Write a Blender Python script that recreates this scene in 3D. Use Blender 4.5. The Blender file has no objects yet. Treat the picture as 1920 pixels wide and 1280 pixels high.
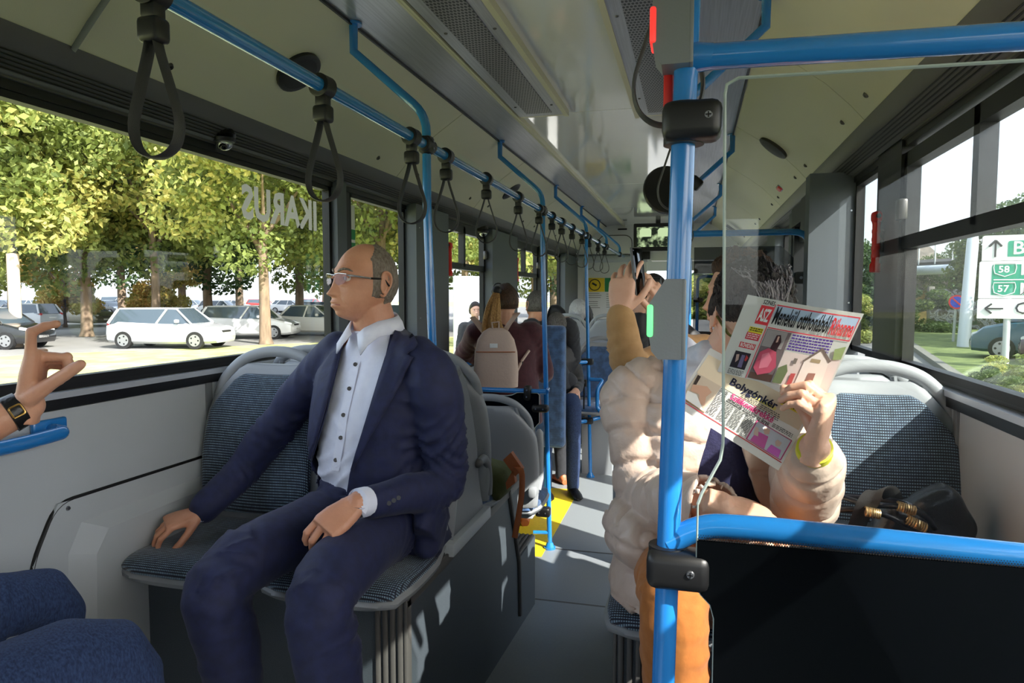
import bpy, bmesh, math, random
import numpy as np
from mathutils import Vector, Matrix, Quaternion
random.seed(7); np.random.seed(7)
S = bpy.context.scene
COL = S.collection
PI = math.pi
# ------------------------------------------------------------------ camera
F, VX, VY = 1300.0, 1300.0, 555.0        # focal length in px (1920x1280) and where the long axis of the bus vanishes
CAMZ = 1.55
_y = Vector((VX-960, 640-VY, -F)).normalized()
_z = Vector((0, F, 640-VY)).normalized()
_x = _y.cross(_z).normalized()
_z = _x.cross(_y).normalized()
CW = Matrix((_x, _y, _z))                 # camera coords -> world coords
cd = bpy.data.cameras.new('camera'); cam = bpy.data.objects.new('camera', cd); COL.objects.link(cam)
cd.sensor_width = 36; cd.lens = 36*F/1920; cd.clip_start = .02; cd.clip_end = 600
cam.matrix_world = Matrix.Translation((0, 0, CAMZ)) @ CW.to_4x4()
S.camera = cam
def ray(px, py): return CW @ Vector(((px-960)/F, (640-py)/F, -1))
def at(px, py, y): d = ray(px, py); return Vector((0, 0, CAMZ)) + d*(y/d.y)
def atz(px, py, z): d = ray(px, py); return Vector((0, 0, CAMZ)) + d*((z-CAMZ)/d.z)
# ------------------------------------------------------------------ daylight
SUN_DIR = Vector((.655, -.40, .60)).normalized()
w = bpy.data.worlds.new('sky'); S.world = w; w.use_nodes = True
nt = w.node_tree; nt.nodes.clear()
sky = nt.nodes.new('ShaderNodeTexSky'); sky.sky_type = 'NISHITA'; sky.sun_disc = False
sky.sun_elevation = math.asin(SUN_DIR.z); sky.sun_rotation = math.atan2(SUN_DIR.x, SUN_DIR.y)
sky.dust_density = 3.0; sky.air_density = 1.0; sky.ozone_density = 1.5
hz = nt.nodes.new('ShaderNodeMix'); hz.data_type = 'RGBA'; hz.inputs[0].default_value = .45
hz.inputs[7].default_value = (5.2, 5.6, 6.2, 1)
bg = nt.nodes.new('ShaderNodeBackground'); bg.inputs[1].default_value = .37
wo = nt.nodes.new('ShaderNodeOutputWorld')
nt.links.new(sky.outputs[0], hz.inputs[6]); nt.links.new(hz.outputs[2], bg.inputs[0]); nt.links.new(bg.outputs[0], wo.inputs[0])
sl = bpy.data.lights.new('sun', 'SUN'); sl.energy = 7.5; sl.angle = .009; sl.color = (1, .95, .88)
so = bpy.data.objects.new('sun', sl); COL.objects.link(so)
so.rotation_euler = (-SUN_DIR).to_track_quat('-Z', 'Y').to_euler(); so.location = (20, -15, 20)
S.view_settings.view_transform = 'Standard'; S.view_settings.look = 'None'
S.view_settings.exposure = .74; S.view_settings.gamma = 1; S.view_settings.use_curve_mapping = False
S.cycles.max_bounces = 14; S.cycles.diffuse_bounces = 7; S.cycles.glossy_bounces = 4
S.cycles.transparent_max_bounces = 24; S.cycles.sample_clamp_indirect = 8
S.cycles.caustics_reflective = False; S.cycles.caustics_refractive = False
# ------------------------------------------------------------------ helpers
def lin(c):
    c = [v/255 for v in c]
    return tuple((v/12.92 if v <= .04045 else ((v+.055)/1.055)**2.4) for v in c) + (1,)
def mat(name, rgb, rough=.5, metal=0, var=0, vscale=8, bump=0, bscale=60, rgb2=None, alpha=None, coat=0, sheen=0, spec=None, stretch=None, trans=0, subsurf=0, emit=0):
    m = bpy.data.materials.new(name); m.use_nodes = True
    n = m.node_tree.nodes; l = m.node_tree.links; b = n['Principled BSDF']
    c = lin(rgb); b.inputs['Base Color'].default_value = c
    b.inputs['Roughness'].default_value = rough; b.inputs['Metallic'].default_value = metal
    if coat: b.inputs['Coat Weight'].default_value = coat; b.inputs['Coat Roughness'].default_value = .08
    if sheen: b.inputs['Sheen Weight'].default_value = sheen
    if spec is not None: b.inputs['Specular IOR Level'].default_value = spec
    if subsurf: b.inputs['Subsurface Weight'].default_value = subsurf; b.inputs['Subsurface Radius'].default_value = (.012, .004, .002); b.inputs['Subsurface Scale'].default_value = 1
    if emit: b.inputs['Emission Color'].default_value = c; b.inputs['Emission Strength'].default_value = emit
    tc = n.new('ShaderNodeTexCoord'); src = tc.outputs['Object']
    if stretch:
        mp = n.new('ShaderNodeMapping'); mp.inputs['Scale'].default_value = stretch; l.new(src, mp.inputs[0]); src = mp.outputs[0]
    if var or rgb2:
        nz = n.new('ShaderNodeTexNoise'); nz.inputs['Scale'].default_value = vscale; nz.inputs['Detail'].default_value = 6; l.new(src, nz.inputs['Vector'])
        r = n.new('ShaderNodeValToRGB'); r.color_ramp.elements[0].position = .35; r.color_ramp.elements[1].position = .65
        c2 = lin(rgb2) if rgb2 else tuple(min(1, v*(1+var)) for v in c[:3])+(1,)
        c1 = c if rgb2 else tuple(v*(1-var) for v in c[:3])+(1,)
        r.color_ramp.elements[0].color = c1; r.color_ramp.elements[1].color = c2
        l.new(nz.outputs[0], r.inputs[0]); l.new(r.outputs[0], b.inputs['Base Color'])
    if bump:
        n2 = n.new('ShaderNodeTexNoise'); n2.inputs['Scale'].default_value = bscale; n2.inputs['Detail'].default_value = 4; l.new(src, n2.inputs['Vector'])
        bp = n.new('ShaderNodeBump'); bp.inputs['Strength'].default_value = bump; bp.inputs['Distance'].default_value = .01
        l.new(n2.outputs[0], bp.inputs['Height']); l.new(bp.outputs[0], b.inputs['Normal'])
    return m
def glass_mat(name, tint=(1, 1, 1), refl=.025, rough=.0, clear=1.0):
    m = bpy.data.materials.new(name); m.use_nodes = True; n = m.node_tree.nodes; l = m.node_tree.links; n.clear()
    o = n.new('ShaderNodeOutputMaterial'); t = n.new('ShaderNodeBsdfTransparent'); t.inputs[0].default_value = tuple(tint)+(1,)
    g = n.new('ShaderNodeBsdfGlossy'); g.inputs['Roughness'].default_value = rough
    lw = n.new('ShaderNodeLayerWeight'); lw.inputs[0].default_value = .5
    pw = n.new('ShaderNodeMath'); pw.operation = 'POWER'; pw.inputs[1].default_value = 5; l.new(lw.outputs['Facing'], pw.inputs[0])
    ma = n.new('ShaderNodeMath'); ma.operation = 'MULTIPLY_ADD'; ma.inputs[1].default_value = .6; ma.inputs[2].default_value = refl; l.new(pw.outputs[0], ma.inputs[0])
    mx = n.new('ShaderNodeMixShader'); l.new(ma.outputs[0], mx.inputs[0]); l.new(t.outputs[0], mx.inputs[1]); l.new(g.outputs[0], mx.inputs[2]); l.new(mx.outputs[0], o.inputs[0])
    return m
class MB:
    """collects shapes into one mesh"""
    def __init__(s): s.v = []; s.f = []
    def add(s, vs, fs):
        k = len(s.v); s.v += [tuple(v) for v in vs]; s.f += [tuple(i+k for i in f) for f in fs]; return s
    def box(s, a, b, M=None):
        (x0, y0, z0), (x1, y1, z1) = a, b
        vs = [(x0,y0,z0),(x1,y0,z0),(x1,y1,z0),(x0,y1,z0),(x0,y0,z1),(x1,y0,z1),(x1,y1,z1),(x0,y1,z1)]
        if M: vs = [M @ Vector(v) for v in vs]
        return s.add(vs, [(0,3,2,1),(4,5,6,7),(0,1,5,4),(1,2,6,5),(2,3,7,6),(3,0,4,7)])
    def rbox(s, c, size, r=.01, M=None, seg=2):
        bm = bmesh.new(); bmesh.ops.create_cube(bm, size=1)
        bmesh.ops.scale(bm, vec=size, verts=bm.verts)
        bmesh.ops.bevel(bm, geom=bm.edges[:], offset=min(r, min(size)*.49), segments=seg, affect='EDGES', profile=.5)
        T = Matrix.Translation(c) if not M else M @ Matrix.Translation(c)
        bm.verts.ensure_lookup_table(); s.add([T @ v.co for v in bm.verts], [[v.index for v in f.verts] for f in bm.faces]); bm.free(); return s
    def prism(s, poly, d, M=None):
        """polygon of 3D points extruded by vector d"""
        n = len(poly); d = Vector(d); P = [Vector(p) for p in poly]
        vs = P + [p+d for p in P]
        if M: vs = [M @ v for v in vs]
        return s.add(vs, [tuple(range(n))[::-1], tuple(range(n, 2*n))] + [(i, (i+1) % n, n+(i+1) % n, n+i) for i in range(n)])
    def rings(s, R, cap=True, closed=False):
        """loft through rings (lists of equal length)"""
        n = len(R[0]); vs = [p for r in R for p in r]; fs = []
        m = len(R)
        for j in range(m if closed else m-1):
            for i in range(n):
                a, b = j*n+i, j*n+(i+1) % n; c, d = ((j+1) % m)*n+(i+1) % n, ((j+1) % m)*n+i
                fs.append((a, b, c, d))
        if cap and not closed: fs += [tuple(range(n))[::-1], tuple(range((m-1)*n, m*n))]
        return s.add(vs, fs)
    def tube(s, path, r, n=12, closed=False, ry=None, up=None, cap=True):
        """tube along a polyline; r a number or list; ry the second half axis"""
        P = [Vector(p) for p in path]; m = len(P)
        rr = r if isinstance(r, (list, tuple)) else [r]*m
        r2 = rr if ry is None else (ry if isinstance(ry, (list, tuple)) else [ry]*m)
        T = []
        for i in range(m):
            if closed: t = P[(i+1) % m]-P[i-1]
            elif i == 0: t = P[1]-P[0]
            elif i == m-1: t = P[-1]-P[-2]
            else: t = (P[i+1]-P[i]).normalized()+(P[i]-P[i-1]).normalized()
            T.append(t.normalized())
        u = Vector(up) if up else (Vector((0, 0, 1)) if abs(T[0].z) < .9 else Vector((1, 0, 0)))
        R = []
        for i in range(m):
            u = (u - T[i]*u.dot(T[i]))
            if up: 
                w_ = Vector(up) - T[i]*Vector(up).dot(T[i])
                if w_.length > .05: u = w_
            u.normalize(); v = T[i].cross(u)
            R.append([P[i] + u*(math.cos(a)*rr[i]) + v*(math.sin(a)*r2[i]) for a in [2*PI*k/n for k in range(n)]])
        return s.rings(R, cap=cap, closed=closed)
    def ball(s, c, r, n=12, M=None):
        if not isinstance(r, (tuple, list, Vector)): r = (r, r, r)
        vs = [Vector((0, 0, 1))]; m = n//2+1
        for j in range(1, m):
            for i in range(n):
                a, b = PI*j/m, 2*PI*i/n; vs.append(Vector((math.sin(a)*math.cos(b), math.sin(a)*math.sin(b), math.cos(a))))
        vs.append(Vector((0, 0, -1))); L = len(vs)-1
        fs = [(0, 1+i, 1+(i+1) % n) for i in range(n)] + [(L, L-n+(i+1) % n, L-n+i) for i in range(n)]
        for j in range(m-2):
            for i in range(n): a = 1+j*n+i; b = 1+j*n+(i+1) % n; fs.append((a, a+n, b+n, b))
        c = Vector(c); out = [Vector((v.x*r[0], v.y*r[1], v.z*r[2])) for v in vs]
        out = [(M @ v if M else v)+c for v in out]
        return s.add(out, fs)
    def cyl(s, a, b, r, n=16, r2=None): 
        return s.tube([a, b], [r, r if r2 is None else r2], n)
    def mesh(s, name, smooth=True):
        me = bpy.data.meshes.new(name); me.from_pydata(s.v, [], s.f)
        bm = bmesh.new(); bm.from_mesh(me); bmesh.ops.recalc_face_normals(bm, faces=bm.faces); bm.to_mesh(me); bm.free()
        if smooth: 
            me.polygons.foreach_set('use_smooth', [True]*len(me.polygons))
        return me
def link(name, me, m, parent=None, auto=40):
    o = bpy.data.objects.new(name, me); COL.objects.link(o)
    if m: 
        me.materials.clear(); me.materials.append(m)
    if auto is not None and me.polygons and me.polygons[0].use_smooth: me.set_sharp_from_angle(angle=math.radians(auto))
    if parent: o.parent = parent
    return o
def obj(name, mb, m, parent=None, auto=40, M=None):
    """one mesh object; world coordinates even under a parent that has a location"""
    me = mb.mesh(name)
    if parent is not None and parent.type == 'EMPTY':
        T = parent.matrix_basis.inverted() if M is None else M
        me.transform(T)
    return link(name, me, m, parent, auto)
def local(name, mb, m, parent=None, auto=40):
    return link(name, mb.mesh(name), m, parent, auto)
def tag(o, label, cat, group=None):
    o['label'] = label; o['category'] = cat
    if group: o['group'] = group
    return o
def thing(name, label, cat, loc=(0, 0, 0), rz=0, group=None):
    o = bpy.data.objects.new(name, None); COL.objects.link(o); o.empty_display_size = .1
    o.location = loc; o.rotation_euler = (0, 0, rz)
    o.matrix_basis = Matrix.Translation(loc) @ Matrix.Rotation(rz, 4, 'Z')
    return tag(o, label, cat, group)
def struct(name, mb, m, parent=None, auto=40):
    o = link(name, mb.mesh(name), m, parent, auto)
    if not parent: o['kind'] = 'structure'
    return o
def dup(root, loc, rz, label, group=None):
    r = root.copy(); COL.objects.link(r); r.matrix_basis = Matrix.Translation(loc) @ Matrix.Rotation(rz, 4, 'Z')
    r['label'] = label
    if group: r['group'] = group
    for ch in list(root.children):
        c = ch.copy(); COL.objects.link(c); c.parent = r
        for g in list(ch.children):
            d = g.copy(); COL.objects.link(d); d.parent = c
    return r
def bez(pts, n=8, closed=False):
    """Catmull-Rom through points"""
    P = [Vector(p) for p in pts]; out = []; m = len(P)
    for i in range(m if closed else m-1):
        p0 = P[i-1] if (i or closed) else P[0]*2-P[1]; p1 = P[i]; p2 = P[(i+1) % m]
        p3 = P[(i+2) % m] if (i+2 < m or closed) else P[-1]*2-P[-2]
        for k in range(n):
            t = k/n; out.append(.5*((2*p1)+(p2-p0)*t+(2*p0-5*p1+4*p2-p3)*t*t+(3*p1-p0-3*p2+p3)*t**3))
    if not closed: out.append(P[-1])
    return out
def fillet(pts, r, n=5):
    """polyline with rounded corners"""
    P = [Vector(p) for p in pts]; out = [P[0]]
    for i in range(1, len(P)-1):
        a = (P[i-1]-P[i]); b = (P[i+1]-P[i]); q = min(r, a.length*.49, b.length*.49)
        s0 = P[i]+a.normalized()*q; s1 = P[i]+b.normalized()*q
        out += [s0*(1-t)**2+P[i]*2*t*(1-t)+s1*t*t for t in [k/n for k in range(n+1)]]
    return out+[P[-1]]
def fuse(mb, voxel, smooth=6, fac=.5):
    """union of the overlapping closed shapes of mb as one continuous surface"""
    me = mb.mesh('tmp'); o = bpy.data.objects.new('tmp', me); COL.objects.link(o)
    r = o.modifiers.new('r', 'REMESH'); r.mode = 'VOXEL'; r.voxel_size = voxel; r.use_smooth_shade = True
    if smooth: sm = o.modifiers.new('s', 'SMOOTH'); sm.factor = fac; sm.iterations = smooth
    dg = bpy.context.evaluated_depsgraph_get(); dg.update()
    out = bpy.data.meshes.new_from_object(o.evaluated_get(dg), depsgraph=dg)
    bpy.data.objects.remove(o); bpy.data.meshes.remove(me)
    out.polygons.foreach_set('use_smooth', [True]*len(out.polygons))
    return out
def text_mb(txt, size=1, align='LEFT', depth=0.0, bold=0):
    """flat lettering as a mesh: list of verts and faces in the XY plane"""
    c = bpy.data.curves.new('t', 'FONT'); c.body = txt; c.size = size; c.align_x = align; c.align_y = 'CENTER'; c.resolution_u = 2; c.offset = bold; c.extrude = depth
    o = bpy.data.objects.new('t', c); COL.objects.link(o); dg = bpy.context.evaluated_depsgraph_get(); dg.update()
    me = bpy.data.meshes.new_from_object(o.evaluated_get(dg), depsgraph=dg); bpy.data.objects.remove(o)
    vs = [v.co.copy() for v in me.vertices]; fs = [tuple(p.vertices) for p in me.polygons]; bpy.data.meshes.remove(me)
    return vs, fs
# ------------------------------------------------------------------ materials of the bus
MT = {}
MT['plastic'] = mat('pale_plastic_panel', (188, 193, 197), .45, var=.03, vscale=3, bump=.05, bscale=300)
MT['ceil'] = mat('ceiling_cover_cream', (206, 202, 176), .42, var=.02, vscale=2, bump=.04, bscale=250)
MT['gloss'] = mat('ceiling_gloss_white', (244, 243, 240), .07, var=.02, vscale=2, bump=.10, bscale=1.6, coat=.9, stretch=(1, .5, 1))
MT['alu'] = mat('brushed_aluminium', (178, 178, 182), .32, .55, var=.12, vscale=14, stretch=(14, .25, 6))
MT['trimcream'] = mat('cream_trim', (205, 200, 172), .45)
MT['duct'] = mat('grey_duct_plastic', (92, 90, 88), .42, bump=.03, bscale=200)
MT['black'] = mat('black_plastic', (17, 17, 18), .42)
MT['rubber'] = mat('black_rubber', (12, 12, 13), .55)
MT['pillar'] = mat('slate_pillar_cover', (84, 90, 97), .5, bump=.06, bscale=350)
MT['floor'] = mat('grey_floor_vinyl', (134, 140, 144), .42, var=.05, vscale=180, bump=.05, bscale=400)
MT['box'] = mat('speckled_box_vinyl', (66, 73, 80), .5, rgb2=(80, 89, 97), vscale=420, bump=.05, bscale=400)
MT['rib'] = mat('ribbed_step_trim', (88, 86, 84), .5)
MT['yellow'] = mat('yellow_floor_marking', (238, 205, 40), .5, var=.05, vscale=60)
MT['blue'] = mat('blue_painted_tube', (36, 124, 200), .22, coat=.6, var=.03, vscale=20)
MT['steel'] = mat('steel', (170, 172, 176), .25, .9)
MT['darksteel'] = mat('dark_steel', (90, 88, 86), .35, .8)
MT['ledge'] = mat('silver_ledge', (206, 210, 218), .3, .35)
MT['red'] = mat('red_plastic', (225, 38, 30), .4)
MT['white'] = mat('white_paint', (228, 229, 228), .5)
MT['glass'] = glass_mat('window_glass', (.97, .98, .97))
MT['screen'] = glass_mat('screen_glass', (.86, .88, .87))
MT['seatgrey'] = mat('grey_seat_shell', (150, 154, 158), .38, bump=.06, bscale=300)
MT['armgrey'] = mat('grey_arm_plastic', (120, 124, 128), .38, bump=.05, bscale=300)

def perforated():
    m = mat('perforated_steel', (150, 147, 144), .35, .6); n = m.node_tree.nodes; l = m.node_tree.links; b = n['Principled BSDF']
    tc = n.new('ShaderNodeTexCoord'); sp = n.new('ShaderNodeSeparateXYZ'); l.new(tc.outputs['Object'], sp.inputs[0])
    def mth(op, a, b_=None):
        q = n.new('ShaderNodeMath'); q.operation = op
        for i, vv in enumerate((a, b_)):
            if vv is None: continue
            if isinstance(vv, (int, float)): q.inputs[i].default_value = vv
            else: l.new(vv, q.inputs[i])
        return q.outputs[0]
    xs = mth('MULTIPLY', sp.outputs[0], 1/.0125); ys = mth('MULTIPLY', sp.outputs[1], 1/.022)
    row = mth('FLOOR', ys); off = mth('MULTIPLY', mth('MODULO', mth('ABSOLUTE', row), 2), .5)
    fx = mth('SUBTRACT', mth('FRACT', mth('ADD', mth('ADD', xs, off), 500)), .5); fy = mth('SUBTRACT', mth('FRACT', ys), .5)
    d = mth('ADD', mth('MULTIPLY', fx, fx), mth('MULTIPLY', fy, fy)); hole = mth('LESS_THAN', d, .145)
    mx = n.new('ShaderNodeMix'); mx.data_type = 'RGBA'; l.new(hole, mx.inputs[0]); mx.inputs[6].default_value = lin((150, 147, 144)); mx.inputs[7].default_value = lin((26, 25, 24))
    l.new(mx.outputs[2], b.inputs['Base Color']); inv = mth('SUBTRACT', 1, hole); l.new(mth('MULTIPLY', inv, .6), b.inputs['Metallic'])
    return m
MT['perf'] = perforated()

YB, YF = -2.4, 9.6          # rear end and driver's partition
XC = -.47
def mir(x): return -.94-x   # the right half of the bus mirrors the left
# ------------------------------------------------------------------ floor
m = MB(); m.box((-1.72, 3.38, -.06), (.78, 11.4, 0)); fl = struct('floor', m, MT['floor'])
m = MB(); m.prism([(-1.72, 3.40, 0), (-1.72, 3.40, -.06), (-1.72, -.3, .24), (-1.72, -.3, .30)], (2.5, 0, 0)); struct('aisle_ramp', m, MT['floor'], fl)
m = MB(); m.box((-1.72, YB, .24), (.78, -.29, .30)); struct('rear_platform', m, MT['floor'], fl)
m = MB(); m.prism([(-1.25, 3.95, .001), (-.85, 3.95, .001), (-.86, 5.42, .001), (-1.25, 5.42, .001)], (0, 0, .002)); struct('yellow_marking', m, MT['yellow'], fl)
m = MB(); m.box((-.76, 3.37, .0), (-.2, 3.385, .003)); struct('floor_seam', m, MT['rib'], fl)
m = MB(); m.box((-1.2, 4.10, .0), (.1, 4.112, .002)); struct('floor_seam', m, MT['rib'], fl)
# ------------------------------------------------------------------ wheel boxes under the seats
def seat_box(name, x0, x1, y0, y1, z0, z1, ribside):
    m = MB(); m.box((x0, y0, z0), (x1, y1, z1)); b = tag(link('wheel_box', m.mesh('wheel_box'), MT['box']), name, 'box')
    e = x1 if ribside > 0 else x0
    q = MB()
    for k in range(4):
        xx = e-ribside*(.012+.022*k); q.rbox((xx, y0-.004, (z0+z1)/2), (.014, .012, z1-z0-.01), .004)
        q.rbox((xx, (y0+y1)/2, z1+.004), (.014, y1-y0, .010), .004)
    q.rbox((e+ribside*.003, (y0+y1)/2, z1-.012), (.010, y1-y0, .034), .003); q.rbox((e+ribside*.003, y0+.012, (z0+z1)/2), (.010, .034, z1-z0-.01), .003)
    struct('ribbed_edge', q, MT['rib'], b)
    return b
lb = seat_box('grey speckled wheel box carrying the seats of the suited man', -1.60, -.745, 1.70, 2.95, -.02, .73, 1)
m = MB(); m.box((-1.62, 2.95, -.02), (-.745, 3.31, .36)); s2 = struct('step_block', m, MT['box'], lb)
q = MB()
for k in range(5): q.rbox((-.758-.022*k, 3.13, .364), (.014, .34, .010), .004)
struct('ribbed_edge', q, MT['rib'], lb)
q = MB(); q.tube([(-.741, 2.78, .73), (-.741, 2.96, .36), (-.741, 2.98, .10)], .011, 8); struct('edge_trim', q, MT['rib'], lb)
rb_ = seat_box('grey speckled wheel box carrying the seat of the reading woman', -.175, .68, 1.72, 3.0, -.02, .73, -1)
m = MB(); m.box((-.12, 3.0, -.02), (.68, 3.36, .36)); struct('step_block', m, MT['box'], rb_)
# ------------------------------------------------------------------ walls
def side(nm, s):
    X = (lambda x: x) if s < 0 else mir
    def B(m, x0, y0, z0, x1, y1, z1): a, b = sorted((X(x0), X(x1))); m.box((a, y0, z0), (b, y1, z1)); return m
    rear = 3.78 if s < 0 else 2.95
    m = MB(); B(m, -1.70, YB, -.35, -1.615, rear+.2, 1.25); (B(m, -1.70, rear+.2, -.35, -1.615, 11.4, 1.02) if s < 0 else (B(m, -1.70, rear+.2, -.35, -1.615, 3.52, 1.02), B(m, -1.70, 4.94, -.35, -1.615, 11.4, 1.02)))
    wall = struct('wall_'+nm, m, MT['plastic'])
    m = MB(); B(m, -1.70, YB, 2.10, -1.645, 11.4, 2.62); struct('roof_edge', m, MT['black'], wall)
    m = MB(); B(m, -1.645, YB, 1.254, -1.603, rear+.2, 1.282); B(m, -1.66, YB, 1.293, -1.634, rear+.2, 1.312); B(m, -1.645, rear+.2 if s < 0 else 5.0, 1.02, -1.603, 11.4, 1.05); struct('black_band', m, MT['black'], wall)
    m = MB(); B(m, -1.636, YB, 1.282, -1.600, rear+.2, 1.298); struct('window_ledge', m, MT['ledge'], wall)
    # duct moulding over the windows
    m = MB(); pr = [(-1.526, 2.165), (-1.545, 2.150), (-1.565, 2.132)]
    poly = [(X(a), YB, b) for a, b in [(-1.518, 2.175), (-1.53, 2.150), (-1.552, 2.128), (-1.60, 2.085), (-1.612, 2.082), (-1.645, 2.10), (-1.645, 2.175)]]
    m.prism(poly, (0, 11.9, 0)); struct('duct_moulding', m, MT['duct'], wall)
    for k in range(5):
        a = Vector((-1.556, 0, 2.1225)).lerp(Vector((-1.592, 0, 2.090)), k/4)
        m = MB(); m.rbox((X(a.x), 3.55, a.z-.001), (.0045, 11.9, .004), .0015); struct('duct_rib', m, MT['black'], wall, None)
    m = MB(); B(m, -1.66, YB, 2.052, -1.622, 11.4, 2.10); struct('black_header', m, MT['black'], wall)
    m = MB(); B(m, -1.622, YB, 2.076, -1.612, 11.4, 2.082); struct('header_bead', m, MT['duct'], wall)
    return wall, X, B
wl, XL, BL = side('left', -1); wr, XR, BR = side('right', 1)
def cover(B, wall, y0, y1, z0, z1, x=-1.575, mt='pillar'):
    m = MB(); B(m, -1.66, y0, z0, x, y1, z1); return struct('pillar_cover', m, MT[mt], wall)
cover(BL, wl, 2.93, 3.02, 1.30, 2.10, -1.60); cover(BL, wl, 3.02, 3.10, 1.30, 2.10, -1.625, 'black')
cover(BL, wl, 3.78, 4.33, 0, 2.085, -1.56); cover(BL, wl, 5.36, 6.18, 0, 2.085, -1.56); cover(BL, wl, 7.30, 7.72, 1.0, 2.085, -1.60, 'black'); cover(BL, wl, 8.62, 9.6, 0, 2.085, -1.56)
cover(BR, wr, 2.63, 2.94, 1.27, 2.10, -1.612, 'black'); cover(BR, wr, 3.40, 3.52, 0, 2.10, -1.44)
cover(BR, wr, 5.9, 6.5, 0, 2.10, -1.56); cover(BR, wr, 8.6, 9.6, 0, 2.10, -1.56)
for BB, wall in ((BL, wl), (BR, wr)):
    cover(BB, wall, -1.55, -1.35, 1.27, 2.10, -1.61, 'black'); cover(BB, wall, 9.6, 9.75, 0, 2.1, -1.56)
# rivets on covers
def rivet(p, r, parent, name='screw', mt='steel', ax=(1, 0, 0)):
    q = MB(); a = Vector(p); q.cyl(a, a+Vector(ax).normalized()*r*.5, r, 10, r*.7); return struct(name, q, MT[mt], parent)
for z in (1.95, 1.42): rivet((-1.56, 3.83, z), .006, wl)
for z in (1.93, 1.52, 1.2): rivet((.675, 3.399, z), .006, wr, ax=(0, -1, 0))
NW = [0]
def window(X, B, y0, y1, z0, z1, hop=False, round_=False):
    NW[0] += 1
    m = MB(); t = .022
    for a in ((y0, z0, y1, z0+t), (y0, z1-t, y1, z1), (y0, z0, y0+t, z1), (y1-t, z0, y1, z1)): B(m, -1.665, a[0], a[1], -1.630, a[2], a[3])
    fr = struct('window_%d' % NW[0], m, MT['rubber'])
    m = MB(); B(m, -1.652, y0+.01, z0+.01, -1.648, y1-.01, z1-.01); struct('pane', m, MT['glass'], fr)
    if hop:
        zh = z1-(.30 if s_hop[0] else .29); m = MB(); B(m, -1.665, y0, zh-.022, -1.622, y1, zh+.022); ym = (y0+y1)/2 if not round_ else y1-.62
        B(m, -1.665, ym-.02, zh, -1.622, ym+.02, z1)
        for a in ((y0, zh, y0+.035, z1), (y1-.035, zh, y1, z1), (y0, z1-.05, y1, z1)): B(m, -1.665, a[0], a[1], -1.622, a[2], a[3])
        struct('hopper_frame', m, MT['black'], fr)
        m = MB(); m.rbox((X(-1.612), y1-.02, zh+.11), (.03, .05, .07), .008); struct('hopper_latch', m, MT['darksteel'], fr)
    return fr
s_hop = [0]
window(XL, BL, YB, -1.55, 1.31, 2.055); W1 = window(XL, BL, -1.35, 2.93, 1.31, 2.055); window(XL, BL, 3.10, 3.78, 1.31, 2.055)
window(XL, BL, 4.33, 5.36, 1.05, 2.055, True); window(XL, BL, 6.18, 7.30, 1.05, 2.055, True); window(XL, BL, 7.72, 8.62, 1.05, 2.055)
s_hop = [1]
window(XR, BR, YB, -1.55, 1.31, 2.055); window(XR, BR, -1.35, 2.63, 1.31, 2.03, True, True); window(XR, BR, 2.94, 3.40, 1.31, 2.055)
window(XR, BR, 5.06, 5.9, 1.05, 2.055); window(XR, BR, 6.5, 7.5, 1.05, 2.055, True); window(XR, BR, 7.55, 8.6, 1.05, 2.055)
# right hand door with two glazed leaves
cover(BR, wr, 4.94, 5.06, 0, 2.10, -1.56)
dr = struct('door_1', BR(MB(), -1.66, 3.52, 2.0, -1.56, 4.94, 2.12), MT['black'])
for a, b in ((3.53, 4.22), (4.24, 4.93)):
    m = MB(); BR(m, -1.66, a, .02, -1.57, a+.06, 2.0); BR(m, -1.66, b-.06, .02, -1.57, b, 2.0); BR(m, -1.66, a, .02, -1.60, b, .16); BR(m, -1.66, a, 1.90, -1.60, b, 2.0); struct('door_leaf', m, MT['black'], dr)
    m = MB(); BR(m, -1.632, a+.05, .15, -1.628, b-.05, 1.91); struct('door_pane', m, MT['glass'], dr)
m = MB(); BR(m, -1.60, 3.55, 1.86, -1.48, 3.95, 2.06); struct('door_drive', m, MT['black'], dr)
# rear end of the bus
m = MB(); m.box((-1.72, YB-.06, -.35), (.78, YB, 1.5)); m.box((-1.72, YB-.06, 2.0), (.78, YB, 2.62)); m.box((-1.72, YB-.06, 1.5), (-1.3, YB, 2.0)); m.box((.36, YB-.06, 1.5), (.78, YB, 2.0)); wb = struct('wall_back', m, MT['box'])
m = MB(); m.box((-1.3, YB-.03, 1.5), (.36, YB-.026, 2.0)); struct('pane', m, MT['glass'], wb)
# wheel arch panel on the left wall, with its black edging
arch = [atX for atX in ()]
def onwall(px, py, X=-1.612): d = ray(px, py); return Vector((0, 0, CAMZ))+d*(X/d.x)
P = [(-1.612, 1.30, .30), (-1.612, 1.353, .866), (-1.612, 1.43, 1.005), (-1.612, 2.35, 1.0), (-1.612, 2.35, .30)]
m = MB(); m.prism(P, (.006, 0, 0)); ap = struct('arch_panel', m, MT['plastic'], wl)
m = MB(); m.tube(fillet(P[:4], .05), .0065, 8); struct('black_edging', m, MT['rubber'], wl)
Q = [Vector((-1.606, 1.42, .30)), Vector((-1.606, 1.455, .86)), Vector((-1.606, 1.50, .935)), Vector((-1.606, 2.35, .945)), Vector((-1.606, 2.35, .30))]
Q2 = [Vector((-1.580, 1.50, .30)), Vector((-1.580, 1.52, .84)), Vector((-1.580, 1.565, .90)), Vector((-1.580, 2.35, .905)), Vector((-1.580, 2.35, .30))]
m = MB(); m.rings([Q, Q2]); struct('arch_bulge', m, MT['plastic'], wl, 10)
rivet((-1.606, 1.46, .985), .007, wl)
m = MB(); m.box((-1.616, 2.02, .9), (-1.609, 2.05, 1.254)); struct('wall_seam_strip', m, MT['armgrey'], wl)
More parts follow.
